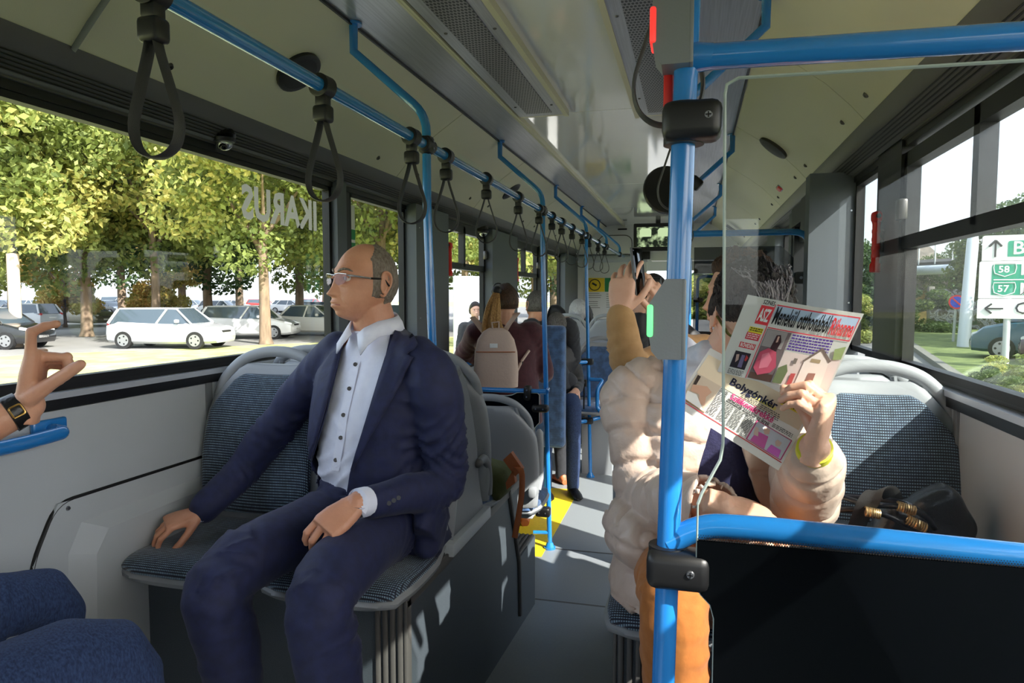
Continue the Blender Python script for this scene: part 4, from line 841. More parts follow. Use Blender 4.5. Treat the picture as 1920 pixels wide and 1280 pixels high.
L_ = [(-120, 33, 0, 1.15, 'leafsun', 'big yellow green tree outside the left frame edge'), (25, 37, 0, 1.15, 'leafsun', 'yellow green tree behind the silver hatchback rear at the left'), (160, 38, 0, 1.15, 'leafsun', 'yellow green tree above the brown sedan'), (290, 36, 1, 1.25, 'leafsun', 'dense green tree above the white van'), (390, 43, 0, 1.2, 'leafdark', 'darker green tree between the van and the pale trunk'),
      (560, 46, 0, 1.25, 'leafsun', 'green tree above the red car by the window pillar'), (655, 36, 0, 1.1, 'leafsun', 'yellowing tree filling the second left window'), (720, 30, 1, 1.1, 'leafsun', 'leaning tree behind the suited man head'),
      (-60, 58, 0, 1.5, 'leafdark', 'far dark tree at the left edge of the lot'), (95, 60, 0, 1.5, 'leafsun', 'far green tree over the blue estate'), (230, 62, 0, 1.5, 'leafdark', 'far dark tree over the white van'), (340, 64, 0, 1.5, 'leafsun', 'far green tree right of the white van'), (450, 62, 0, 1.5, 'leafdark', 'far dark tree behind the pale trunk'), (610, 66, 0, 1.5, 'leafdark', 'far dark tree behind the red car'),
      (830, 34, 1, 1.1, 'leafsun', 'tree with grey trunk behind the red hammer window'), (870, 26, 1, .95, 'leafsun', 'yellowing tree above the white billboard'), (905, 40, 0, 1.2, 'leafsun', 'green tree beyond the billboard'), (960, 38, 0, 1.1, 'leafsun', 'green tree in the window above the ponytail'), (1000, 34, 1, 1.0, 'leafsun', 'yellow tree in the small far left window'), (1040, 42, 0, 1.2, 'leafdark', 'dark tree behind the far window pillar'), (1120, 60, 0, 1.4, 'leafdark', 'dark tree far ahead left of the windscreen')]
for a in L_: tpx(*a, low=-.3)
for px, d, lb_ in ((120, 50, 'small autumn shrub under the far trees at left'), (300, 52, 'small orange leaved tree left of the pale trunk')): tpx(px, d, 2, 1.1, 'leafautumn', lb_, 1.2)
R_ = [(1585, 44, 0, .68, 'leafdark', 'dark tree beyond the road seen beside the red hammer', 2.4), (1640, 55, 0, .55, 'leafdark', 'tree behind the right window pillar', 2.0), (1778, 52, 0, .42, 'leafdark', 'round tree behind the pipe bridge', -1.0), (1830, 62, 0, .5, 'leafdark', 'tree right of the round one, behind the lamp post', 2.0), (1990, 34, 0, .74, 'leafdark', 'large tree rising behind the direction sign', 2.0), (2150, 30, 0, .6, 'leafdark', 'tree outside the right frame edge beyond the sign', 1.5), (1345, 75, 1, .8, 'leafdark', 'small tree far ahead through the windscreen', 4.0), (1290, 90, 1, .8, 'leafsun', 'tree far ahead at the road end', 4.5)]
for a in R_: tpx(*a)
def bush(px, d, sc, leaf, label):
    r = ray(px, 555); q = Vector((r.x, r.y)).normalized()*d; t = thing('bush', label, 'bush', (q.x, q.y, GZ), random.uniform(0, 6), 'roadside bushes')
    c = bpy.data.objects.new('foliage', CR[2]); COL.objects.link(c); c.parent = t; c['kind'] = 'stuff'
    if not CR[2].materials: CR[2].materials.append(MT['leafsun'])
    c.material_slots[0].link = 'OBJECT'; c.material_slots[0].material = MT[leaf]; c.location = (0, 0, 1.2*sc); c.scale = (sc, sc, sc*.7)
for a in ((1618, 32, .7, 'leafsun', 'light green bush at the kerb beside the pillar'), (1612, 38, .8, 'leafdark', 'dark bush beyond the road beside the pillar'), (1322, 60, 1.3, 'leafsun', 'bright green bush ahead through the windscreen'), (1300, 66, 1.4, 'leafdark', 'dark bush ahead at the roadside'), (1905, 16, .28, 'leafsun', 'low weeds at the foot of the direction sign'), (1870, 15, .22, 'leafdark', 'low weeds left of the sign post'), (1735, 40, .8, 'leafdark', 'ivy bush against the graffiti wall')): bush(*a)
# ------------------------------------------------------------------ things left: billboard, pale post
MT['pale'] = mat('pale_post', (206, 188, 168), .8, var=.08)
c = Vector((ray(27, 555).x, ray(27, 555).y)).normalized()*31.5; c = Vector((c.x, c.y, GZ)); m = MB(); m.tube([c, c+Vector((0, 0, 3.45)), c+Vector((0, 0, 3.47))], [.21, .20, .05], 14); tag(obj('concrete_post', m, MT['pale']), 'thick pale post standing behind the silver hatchback rear', 'post')
r = ray(885, 555); q = Vector((r.x, r.y)).normalized()*12.5; t = thing('billboard', 'white lit advertising panel at the stop behind the passer-by', 'billboard', (q.x, q.y, GZ))
M_ = Matrix.Translation((q.x, q.y, 0)) @ Matrix.Rotation(math.atan2(r.y, r.x)-PI/2+.25, 4, 'Z')
m = MB(); m.rbox((.05, 0, 1.03), (.78, .12, 1.75), .03, M_); obj('casing', m, MT['white'], t)
MT['poster'] = mat('pale_poster', (238, 242, 244), .4); m = MB(); m.box((-.30, -.066, .2), (.40, -.06, 1.85), M_); obj('poster', m, MT['poster'], t)
m = MB(); m.rbox((.05, 0, -.1), (.6, .1, .5), .02, M_); obj('plinth', m, MT['duct'], t)
for k in range(4): m = MB(); m.box((-.1, -.069, 1.62-.07*k), (.34-.05*(k % 2), -.067, 1.655-.07*k), M_); obj('faint_line', m, mat('pale_blue_print', (176, 196, 214), .5) if k == 0 else bpy.data.materials['pale_blue_print'], t)
# ------------------------------------------------------------------ things right: direction sign, lamp post, no stopping sign, pipe bridge, wall, stone house
MT['signgreen'] = mat('road_sign_green', (20, 142, 112), .4); MT['signblack'] = mat('sign_black', (30, 32, 34), .5); MT['galv'] = mat('galvanised_post', (196, 200, 202), .45, .2)
b = atz(1885, 690, GZ+.14); Y0 = b.y; t = thing('direction_sign', 'white road direction sign with green route panels on two posts', 'sign', b)
SC = 18.3/1300
yaw = math.atan2(ray(1885, 520).y, ray(1885, 520).x)-PI/2
BW = 2.6; top = 1.55+(555-450)*SC; bot = 1.55+(555-594)*SC
M_ = Matrix.Translation((b.x, b.y, 0)) @ Matrix.Rotation(yaw+.12, 4, 'Z'); xl = -.62
for x in (0, 1.5): m = MB(); m.tube([M_ @ Vector((x, .09, GZ)), M_ @ Vector((x, .09, top-.1))], .075, 12); obj('post', m, MT['galv'], t)
def brd(x0, x1, z0, z1, y, mt_, nm, rr=.06, th=.03): m = MB(); m.rbox(((x0+x1)/2, y, (z0+z1)/2), (x1-x0, th, z1-z0), rr, M_, 3) if rr < th else m.prism([M_ @ Vector((v.x, y, v.y)) for v in fillet([Vector((x0+.001, z0, 0)), Vector((x1, z0, 0)), Vector((x1, z1, 0)), Vector((x0, z1, 0)), Vector((x0, z0, 0))], rr)[:-1]], (M_.to_3x3() @ Vector((0, th, 0)))); return obj(nm, m, mt_, t)
d1 = top-.62; d2 = bot+.49
brd(xl+.04, xl+BW, d1+.005, top, 0, MT['white'], 'top_board'); brd(xl, xl+BW, d2+.005, d1-.005, 0, MT['white'], 'route_board'); brd(xl-.01, xl+BW, bot, d2-.005, 0, MT['white'], 'bottom_board')
brd(xl+.56, xl+BW-.1, d1+.10, top-.14, -.008, MT['signgreen'], 'green_field'); brd(xl+.26, xl+BW-.1, d2+.09, d1-.09, -.008, MT['signgreen'], 'green_field')
def put(txt, x, z, size, mt_, nm, y=-.014, bold=.006): vs, fs = text_mb(txt, size, 'LEFT', 0, bold); m = MB(); m.add([M_ @ Vector((x+v.x, y, z+v.y)) for v in vs], fs); return obj(nm, m, mt_, t, None)
put('Bu', xl+.65, (d1+top)/2-.02, .44, MT['white'], 'lettering'); zc = (d1+d2)/2
put('H', xl+.82, zc+.235, .40, MT['white'], 'lettering'); put('M', xl+.82, zc-.235, .40, MT['white'], 'lettering'); put('Ce', xl+.74, (bot+d2)/2, .40, MT['signblack'], 'lettering', bold=.002)
for z, n_ in ((zc+.235, '58'), (zc-.235, '57')):
    m = MB(); P_ = [(xl+.31, z+.16), (xl+.73, z+.16), (xl+.75, z+.06), (xl+.72, z-.08), (xl+.52, z-.16), (xl+.32, z-.08), (xl+.29, z+.06)]; m.tube([M_ @ Vector((x, -.012, zz)) for x, zz in P_], .010, 6, closed=True); obj('shield_outline', m, MT['white'], t)
    put(n_, xl+.385, z+.01, .23, MT['white'], 'lettering', bold=.004)
m = MB(); m.box((xl+.30, -.014, zc-.012), (xl+BW-.15, -.010, zc+.012), M_); obj('divider', m, MT['white'], t)
def arrow(cx, cz, ang, s): m = MB(); R_ = Matrix.Rotation(ang, 4, 'Y'); A = M_ @ Matrix.Translation((cx, -.014, cz)) @ R_; m.box((-.02*s, -.002, -.20*s), (.02*s, .002, .2*s), A); [m.tube([A @ Vector((sg*.13*s, 0, .06*s)), A @ Vector((0, 0, .21*s))], .024*s, 6) for sg in (-1, 1)]; return obj('arrow', m, MT['signblack'], t)
arrow(xl+.31, (d1+top)/2-.02, 0, 1.0); arrow(xl+.34, (bot+d2)/2, -PI/2, .9)
b = atz(1806, 650, GZ+.14); t = thing('lamp_post', 'tall pale tapered lamp post leaning slightly beside the road sign', 'lamp post', b); MT['lampmetal'] = mat('lamp_post_metal', (206, 214, 222), .4, .1)
tp = b+Vector((.45, 0, 10.5)); m = MB(); m.tube([b, b.lerp(tp, .35), b.lerp(tp, .36), tp], [.20, .18, .15, .08], 18); obj('mast', m, MT['lampmetal'], t)
m = MB(); m.tube(bez([tp, tp+Vector((-.4, -.2, .5)), tp+Vector((-1.6, -.4, .7))], 5), .06, 8); m.rbox(tp+Vector((-2.0, -.4, .68)), (.8, .3, .14), .05); obj('lamp_arm', m, MT['lampmetal'], t)
b = atz(1787, 640, GZ+.14); tp = at(1794, 566, b.y-.4); t = thing('no_stopping_sign', 'small round blue no stopping sign with red rim on a leaning post', 'sign', b)
m = MB(); m.tube([b, tp+Vector((0, .05, .1))], .05, 10); obj('post', m, MT['galv'], t)
fw = (-tp).normalized(); fw.z = 0; fw.normalize()
for k, (r_, mt_, nm) in enumerate(((.27, MT['red'], 'rim'), (.21, mat('sign_blue', (30, 70, 200), .4), 'blue_disc'))): m = MB(); m.tube([tp+fw*.012*k, tp+fw*(.012*k+.015)], r_, 28); obj(nm, m, mt_, t)
rt = Vector((-fw.y, fw.x, 0)); m = MB(); m.tube([tp+fw*.032+(rt*.14+Vector((0, 0, -.14)))*-1*1.0, tp+fw*.032+(rt*.14+Vector((0, 0, -.14)))], .03, 6); obj('bar', m, MT['red'], t)
# pipe bridge
a = at(1690, 508, 44); b = at(1835, 502, 40); t = thing('pipe_bridge', 'big pale overhead pipe carrying a railed walkway beyond the road', 'pipe', a)
e = (b-a).normalized(); a2 = a-e*3; b2 = b+e*14; m = MB(); m.tube([a2, b2], .26, 14); obj('pipe', m, MT['lampmetal'], t)
m = MB(); m.tube([a2+Vector((0, .3, .42)), b2+Vector((0, .3, .42))], .16, 4); obj('walkway', m, MT['duct'], t)
m = MB(); m.tube([a2+Vector((0, 0, 1.55)), b2+Vector((0, 0, 1.55))], .035, 6); obj('handrail', m, MT['galv'], t)
n_ = int((b2-a2).length/1.0)
for k in range(n_): p = a2.lerp(b2, k/n_); m = MB(); m.tube([p+Vector((0, 0, .3)), p+Vector((0, 0, 1.55))], .04, 6); obj('rail_post', m, MT['galv'], t)
for k in range(0, n_-2, 3): p = a2.lerp(b2, k/n_); m = MB(); m.tube([p+Vector((0, 0, .35)), p+e*1.0+Vector((0, 0, 1.5))], .03, 6); obj('brace', m, MT['galv'], t)
for k in (.12, .55, .95): p = a2.lerp(b2, k); m = MB(); m.tube([Vector((p.x, p.y, GZ)), p], .14, 8); obj('support', m, MT['galv'], t)
# lattice mast behind
c = at(1795, 600, 46); t = thing('lattice_mast', 'slim green lattice mast behind the no stopping sign', 'mast', (c.x, c.y, GZ)); MT['mast'] = mat('mast_green', (120, 150, 110), .6)
for sx in (-.35, .35): m = MB(); m.tube([(c.x+sx, c.y, GZ), (c.x+sx*.6, c.y, 5.6)], .05, 6); obj('leg', m, MT['mast'], t)
for k in range(5): m = MB(); z = k*1.05; m.tube([(c.x-.34+.015*k, c.y, z), (c.x+.34-.015*k, c.y, z+1.0)], .03, 5); obj('brace', m, MT['mast'], t)
# graffiti wall
def graf():
    m = mat('graffiti_concrete', (112, 104, 98), .9); n = m.node_tree.nodes; l = m.node_tree.links; b_ = n['Principled BSDF']
    tc = n.new('ShaderNodeTexCoord'); nz = n.new('ShaderNodeTexNoise'); nz.inputs['Scale'].default_value = .8; nz.inputs['Detail'].default_value = 10; nz.inputs['Distortion'].default_value = 2.5; l.new(tc.outputs['Object'], nz.inputs[0])
    r = n.new('ShaderNodeValToRGB'); r.color_ramp.elements[0].color = lin((98, 90, 84)); r.color_ramp.elements[1].color = lin((70, 90, 70)); r.color_ramp.elements[0].position = .42; r.color_ramp.elements[1].position = .66
    for p_, c_ in ((.47, (190, 190, 200)), (.50, (86, 78, 96)), (.53, (196, 196, 204)), (.57, (120, 112, 104))): el = r.color_ramp.elements.new(p_); el.color = lin(c_)
    l.new(nz.outputs[0], r.inputs[0]); l.new(r.outputs[0], b_.inputs['Base Color']); return m
MG = graf(); a = atz(1655, 610, GZ+.14); a = Vector((13.0, 44, GZ)); b = Vector((26.0, 30, GZ)); t = thing('graffiti_wall', 'grey concrete wall panels covered with pale graffiti beyond the verge', 'wall', a); n_ = 9
for k in range(n_): p = a.lerp(b, k/n_); q = a.lerp(b, (k+.97)/n_); dd = (q-p); nn = Vector((dd.y, -dd.x, 0)).normalized()*.15; m = MB(); m.prism([p, q, q+Vector((0, 0, 2.3)), p+Vector((0, 0, 2.3))], nn); obj('wall_panel', m, MG, t)
for k in range(n_+1): p = a.lerp(b, k/n_); m = MB(); m.rbox((p.x, p.y, GZ+1.2), (.3, .3, 2.5), .02); obj('wall_post', m, MT['kerb'], t)
# stone house with steep grey roof
c = at(1718, 560, 52); c.z = GZ; t = thing('stone_house', 'old stone house with a mossy grey hipped roof behind the wall', 'house', c)
MT['stone'] = mat('old_stone', (150, 128, 84), .9, var=.2, vscale=2); MT['oldroof'] = mat('mossy_tiles', (126, 118, 108), .9, rgb2=(88, 84, 78), vscale=3, bump=.6, bscale=6)
m = MB(); m.box((c.x-3, c.y-2, GZ), (c.x+2.6, c.y+4, 2.0)); obj('walls', m, MT['stone'], t)
m = MB(); A = [Vector((c.x-3.3, c.y-2.3, 1.9)), Vector((c.x+2.9, c.y-2.3, 1.9)), Vector((c.x+2.9, c.y+4.3, 1.9)), Vector((c.x-3.3, c.y+4.3, 1.9))]; m.add(A+[Vector((c.x-2.2, c.y+1, 4.9)), Vector((c.x+1.0, c.y+1, 4.9))], [(0, 1, 5, 4), (1, 2, 5), (2, 3, 4, 5), (3, 0, 4), (3, 2, 1, 0)]); obj('roof', m, MT['oldroof'], t, 20)
# far bridge ahead, seen through the windscreen
c = at(1320, 556, 80); m = MB(); m.box((c.x-9, 80, 2.2), (c.x+18, 82, 3.2)); t = tag(obj('road_bridge', m, MT['galv']), 'pale road bridge crossing far ahead beyond the windscreen', 'bridge')
for x in (-6, 4, 14): m = MB(); m.box((c.x+x, 80.4, GZ), (c.x+x+.8, 81.6, 2.2)); obj('pier', m, MT['galv'], t)
# ------------------------------------------------------------------ people: toolkit
from mathutils.bvhtree import BVHTree
def skinm(name, a, b, rough=.45): 
    m = mat(name, a, rough, rgb2=b, vscale=14, bump=.12, bscale=160, subsurf=.06); return m
MT['skin'] = skinm('ruddy_skin', (198, 138, 108), (214, 156, 126)); MT['skin2'] = skinm('fair_skin', (214, 164, 138), (226, 180, 156)); MT['skin3'] = skinm('tanned_skin', (196, 142, 114), (208, 156, 128))
def cloth(name, a, b=None, rough=.85, bump=.35, bscale=26, sheen=.15): return mat(name, a, rough, rgb2=b or a, vscale=40, bump=bump, bscale=bscale, sheen=sheen)
MT['suit'] = cloth('navy_suit_wool', (22, 28, 62), (27, 34, 74), .75, .22, 22, .05)
MT['shirt'] = cloth('white_shirt_cotton', (226, 228, 244), (232, 234, 248), .8, .3, 18)
MT['denim'] = mat('blue_denim', (26, 40, 72), .9, rgb2=(46, 66, 104), vscale=260, bump=.3, bscale=400, stretch=(1, 1, .35)); MT['puffer'] = mat('beige_puffer_nylon', (198, 174, 158), .42, rgb2=(206, 184, 168), vscale=20, bump=.45, bscale=26, sheen=.1)
MT['navyknit'] = cloth('navy_knit', (24, 24, 58), (30, 30, 66), .95, .5, 60); MT['mustard'] = cloth('mustard_trousers', (158, 92, 32), (170, 102, 40), .85, .3, 24)
MT['tan'] = cloth('tan_coat_wool', (172, 132, 84), (180, 140, 92), .85, .3, 24); MT['maroon'] = cloth('maroon_coat', (62, 26, 34), (72, 32, 40), .9, .3, 24)
MT['darksuit'] = cloth('charcoal_suit', (34, 36, 42), (40, 42, 48)); MT['blackcloth'] = cloth('black_jacket', (20, 20, 23), (26, 26, 30), .6, .5, 16); MT['scarf'] = cloth('white_scarf', (224, 224, 232), (206, 208, 220))
def hairm(name, a, b, st=(6, 6, 1)): 
    m = mat(name, a, .5, rgb2=b, vscale=40, bump=.9, bscale=70, stretch=st, spec=.35); return m
MT['hairgrey'] = hairm('short_grey_hair', (118, 104, 92), (152, 140, 128), (4, 4, 1.5)); MT['hairbrown'] = hairm('brown_hair', (44, 30, 24), (96, 66, 44)); MT['hairdark'] = hairm('dark_greying_hair', (36, 28, 28), (66, 54, 52))
MT['hairblond'] = hairm('blond_ends_hair', (150, 106, 60), (204, 160, 100)); MT['hairwhite'] = hairm('white_hair', (188, 188, 190), (216, 216, 218)); MT['hairsilver'] = hairm('dark_silver_hair', (70, 66, 64), (124, 120, 116))
MT['eyewhite'] = mat('eye_white', (226, 220, 214), .2); MT['iris'] = mat('dark_iris', (50, 40, 34), .15); MT['lips'] = mat('lip_skin', (176, 104, 90), .45)
MT['leather'] = mat('black_leather', (18, 18, 20), .35, bump=.2, bscale=90); MT['brownleather'] = mat('tan_leather', (168, 92, 48), .5, bump=.2, bscale=90); MT['gold'] = mat('gold_metal', (212, 170, 96), .3, .9)
def face_pt(x, z, off=0.0, s=1.0, fem=0, _c={}):
    if fem not in _c: _c[fem] = headpts(240, 240, 0, 1, fem)[0].reshape(-1, 3)
    P = _c[fem]; P = P[P[:, 1] < .02]; q = P[np.argmin((P[:, 0]-x)**2+(P[:, 2]-z)**2)]; return (x, q[1]-off, z)
def rotz(a): return Matrix.Rotation(math.radians(a), 4, 'Z')
def headM(c, yaw, pitch=0, roll=0): return Matrix.Translation(c) @ rotz(yaw) @ Matrix.Rotation(math.radians(pitch), 4, 'X') @ Matrix.Rotation(math.radians(roll), 4, 'Y')
def headpts(nu, nv, infl=0.0, s=1.0, fem=0, mask=None):
    j = np.linspace(0, 1, nv+1)[:, None]; i = np.arange(nu)[None, :]
    th = PI*j; ph = 2*PI*i/nu
    X = np.sin(th)*np.cos(ph); Y = np.sin(th)*np.sin(ph); Z = np.cos(th)*np.ones_like(ph)
    x = X*.076; y = Y*.096; z = Z*.117
    low = np.clip((-z-.012)/.1, 0, 1); up = np.clip(z/.117, 0, 1)
    x = x*(1-(.20+.12*fem)*low**1.5); fr = np.clip(-Y*1.6, 0, 1)
    y = np.where(Y < 0, y*(1+.72*low**1.35), y*(1-.42*low)*(1+.05*up))
    y = np.where(Y < 0, y*(1+.05*up*(1-up)), y)
    g = lambda x0, z0, sx, sz: np.exp(-((np.abs(x)-x0)/sx)**2-((z-z0)/sz)**2)*fr
    d = np.zeros_like(y)
    d += -.0075*g(.026, .033, .026, .009) + .012*g(.031, .011, .016, .012) - .005*g(.031, -.008, .014, .005)
    t = np.clip((.026-z)/.062, 0, 1); prof = (.004+.023*t**1.3)*np.where(z < -.036, np.exp(-((z+.036)/.0065)**2), 1)*np.where(z > .026, np.exp(-((z-.026)/.012)**2), 1)
    d += -prof*np.exp(-(x/(.0085+.006*t))**2)*fr - .008*g(.0125, -.036, .006, .007)
    d += -.005*g(.046, -.010, .018, .018) - .006*g(0, -.064, .030, .016) - .004*g(0, -.0585, .018, .0042) - .0045*g(0, -.071, .016, .0045) + .006*g(0, -.0645, .023, .0026) + .004*g(0, -.083, .02, .006) - .008*g(0, -.100, .020, .012)
    d += .0045*np.exp(-(((np.abs(x)-.018)-(-.036-z)*.52)/.0042)**2)*np.clip((-.032-z)/.008, 0, 1)*np.clip((z+.074)/.01, 0, 1)*fr-.002*g(.042, -.056, .010, .016)
    y = y+d; n = np.stack([X, Y, Z], -1); P = np.stack([x, y, z], -1)*s+n*infl
    return P, np.stack([X, Y, Z], -1)
def head_mb(mb, M, s=1.0, nu=72, nv=84, fem=0, ears=True):
    P, _ = headpts(nu, nv, 0, s, fem); vs = [M @ Vector(p) for p in P.reshape(-1, 3)]
    fs = [(j*nu+i, (j+1)*nu+i, (j+1)*nu+(i+1) % nu, j*nu+(i+1) % nu) for j in range(nv) for i in range(nu)]
    mb.add(vs, fs)
    if ears:
        for sg in (-1, 1):
            E = M @ Matrix.Translation((sg*.077*s, .012*s, -.002*s)) @ Matrix.Scale(1.15, 4) @ Matrix.Rotation(sg*.35, 4, 'Z') @ Matrix.Rotation(-.15, 4, 'X') @ Matrix.Scale(s, 4)
            pts = [(0, -.010, -.030), (0, .002, -.032), (0, .012, -.016), (0, .020, .004), (0, .018, .022), (0, .006, .031), (0, -.008, .026), (0, -.012, .012)]
            mb.tube([E @ (Vector(p)+Vector((sg*(.004+.25*max(0, p[1])), 0, 0))) for p in bez(pts, 4)], .0042*s, 8)
            mb.ball((0, 0, 0), (.005*s, .016*s, .027*s), 12, E.to_3x3().to_4x4()) if False else mb.add([E @ Vector((sg*.003+v[0]*.004, v[1]*.016+.002, v[2]*.027)) for v in BALL[0]], BALL[1])
_b = MB(); _b.ball((0, 0, 0), 1, 12); BALL = (_b.v, _b.f)
def head_vec(M, p, s=1): return M @ Vector((p[0]*s, p[1]*s, p[2]*s))
def eyes(M, root, s=1.0, look=(0, 0)):
    for sg in (-1, 1):
        c = head_vec(M, (sg*.031, -.0745, .010), s); m = MB(); m.ball(c, .0125*s, 14); e = obj('eye', m, MT['eyewhite'], root)
        d = (M.to_3x3() @ Vector((look[0], -1, look[1]))).normalized(); m = MB(); m.tube([c+d*.0108*s, c+d*.0127*s], .0058*s, 12); i_ = obj('iris', m, MT['iris'], root); i_.parent = e
        m = MB(); P = [head_vec(M, (sg*.031+.016*math.cos(a), -.083+.004*math.sin(a)*0-.0035*math.sin(a), .011+.0065*math.sin(a)), s) for a in np.linspace(PI, 0, 8)]; m.tube(P, .0024*s, 6); obj('eyelid', m, MT['skin'], root)
def shell_hair(M, s, keep, infl, root, name, mt_, nu=80, nv=70, fem=0, noise=.0):
    """cap of hair following the skull; keep(dirs) -> thickness factor 0..1"""
    P0, D = headpts(nu, nv, .0, s, fem); k = keep(D[..., 0], D[..., 1], D[..., 2]); rs = np.random.RandomState(3)
    th = (infl*k-.004*(k <= 0.02))[..., None]
    if noise: th = th*(1+noise*np.sin(D[..., 0:1]*40+D[..., 2:3]*9)*np.cos(D[..., 1:2]*33))
    P = P0+D*th; vs = [M @ Vector(p) for p in P.reshape(-1, 3)]; kk = k.reshape(-1)
    m = MB(); fs = []
    for j in range(nv):
        for i in range(nu):
            f = (j*nu+i, (j+1)*nu+i, (j+1)*nu+(i+1) % nu, j*nu+(i+1) % nu)
            if max(kk[q] for q in f) > .02: fs.append(f)
    m.add(vs, fs); return obj(name, m, mt_, root)
def frame(o, x, z): 
    x = Vector(x).normalized(); z = Vector(z); z = (z-x*z.dot(x)).normalized(); y = z.cross(x)
    return Matrix(((x.x, y.x, z.x, o[0]), (x.y, y.y, z.y, o[1]), (x.z, y.z, z.z, o[2]), (0, 0, 0, 1)))
def hand_mb(mb, M, curl=((25, 30, 20),)*4, thumb=(45, 20, 15, -15), s=1.0, side=1, splay=(8, 2, -4, -10), cup=0):
    """wrist at the origin, +X towards the fingers, +Z back of the hand, thumb on side*+Y"""
    def T(p): return M @ Vector((p[0]*s, p[1]*s*side, p[2]*s))
    def ring(x, hw, hd, zc=0): return [T((x, hw*math.copysign(abs(math.cos(a))**.7, math.cos(a)), zc+hd*math.copysign(abs(math.sin(a))**.8, math.sin(a)))) for a in [2*PI*k/14 for k in range(14)]]
    mb.rings([ring(-.03, .026, .020), ring(0, .027, .0195), ring(.025, .034, .0185, -.001), ring(.055, .040, .0165), ring(.085, .041, .0135), ring(.098, .036, .010)])
    base = [(.092, .030, 0, .073, .0092), (.096, .010, .002, .081, .0096), (.092, -.011, .001, .075, .0091), (.084, -.030, -.002, .059, .0080)]
    for k, (bx, by, bz, L, r) in enumerate(base):
        c = curl[k % len(curl)]; p = Vector((bx-.012, by, bz)); a = 0; sp = math.radians(splay[k]); pts = [p]; rr = [r*1.05]
        for seg, (fr, ca) in enumerate(zip((.46, .30, .24), c)):
            a += math.radians(ca); d = Vector((math.cos(a)*math.cos(sp), math.cos(a)*math.sin(sp), -math.sin(a))); ll = L*fr+(.012 if seg == 0 else 0)
            pts += [p+d*ll*.5, p+d*ll]; rr += [r*(.97-.10*seg), r*(1.0-.11*seg)]; p = p+d*ll
        mb.tube([T(q) for q in pts], [x*s for x in rr], 10); mb.ball(T(pts[-1]), rr[-1]*s*1.0, 10); 
        for q, rad in zip(pts[::2], rr[::2]): mb.ball(T(q), rad*s*1.02, 10)
    az, c1, c2, el = [math.radians(v) for v in thumb]; p = Vector((.016, .022, -.006)); d = Vector((math.cos(az)*math.cos(el), math.sin(az)*math.cos(el), math.sin(el))); pts = [p]; rr = [.0155]
    for seg, (L, ca) in enumerate(((.044, 0), (.033, c1), (.027, c2))):
        az -= ca; d = Vector((math.cos(az)*math.cos(el), math.sin(az)*math.cos(el), math.sin(el))); pts += [p+d*L*.5, p+d*L]; rr += [(.0140, .0112, .0105)[seg], (.0115, .0105, .0085)[seg]]; p = p+d*L
    mb.tube([T(q) for q in pts], [x*s for x in rr], 10)
    for q, rad in zip(pts[::2], rr[::2]): mb.ball(T(q), rad*s, 10)
    return T
def lerp(a, b, t): return Vector(a)*(1-t)+Vector(b)*t
def chain(mb, pts, rr, n=16, ry=None, up=None, sub=3):
    """smooth tapered limb through joints, round ends"""
    P = bez(pts, sub); k = len(pts); R = [np.interp(i/sub, range(k), rr) for i in range(len(P))]
    R2 = None if ry is None else [np.interp(i/sub, range(k), ry) for i in range(len(P))]
    mb.tube(P, R, n, ry=R2, up=up); mb.ball(P[0], R[0]*.98, n); mb.ball(P[-1], R[-1]*.98, n)
def torso(mb, rings_, yaw, n=28, grow=0):
    """rings_ = (centre, half width, half depth)"""
    ca, sa = math.cos(math.radians(yaw)), math.sin(math.radians(yaw)); R = []
    for c, hw, hd in rings_:
        c = Vector(c); hw += grow; hd += grow
        R.append([c+Vector((ca, sa, 0))*(hw*math.copysign(abs(math.cos(a))**.85, math.cos(a)))+Vector((-sa, ca, 0))*(hd*math.copysign(abs(math.sin(a))**.9, math.sin(a))) for a in [2*PI*k/n for k in range(n)]])
    mb.rings(R)
def wrinkle(me, amp, scale, seed=0, stretch=(1, 1, 1)):
    """fold relief: displace along normals by layered sines warped together"""
    n = len(me.vertices); co = np.empty(n*3); me.vertices.foreach_get('co', co); co = co.reshape(-1, 3); no = np.empty(n*3); me.vertex_normals.foreach_get('vector', no); no = no.reshape(-1, 3)
    rs = np.random.RandomState(seed); h = np.zeros(n); q = co*np.array(stretch)
    for k in range(5):
        d = rs.normal(size=3); d /= np.linalg.norm(d); e = rs.normal(size=3); w_ = np.sin(q @ e*scale*.5+rs.uniform(0, 6))*1.6
        h += np.sin(q @ d*scale*(1+.5*k)+w_+rs.uniform(0, 6))/(1+.5*k)
    h = np.sign(h)*np.abs(h)**1.2; co += no*(h*amp*.45)[:, None]; me.vertices.foreach_set('co', co.ravel()); me.update()
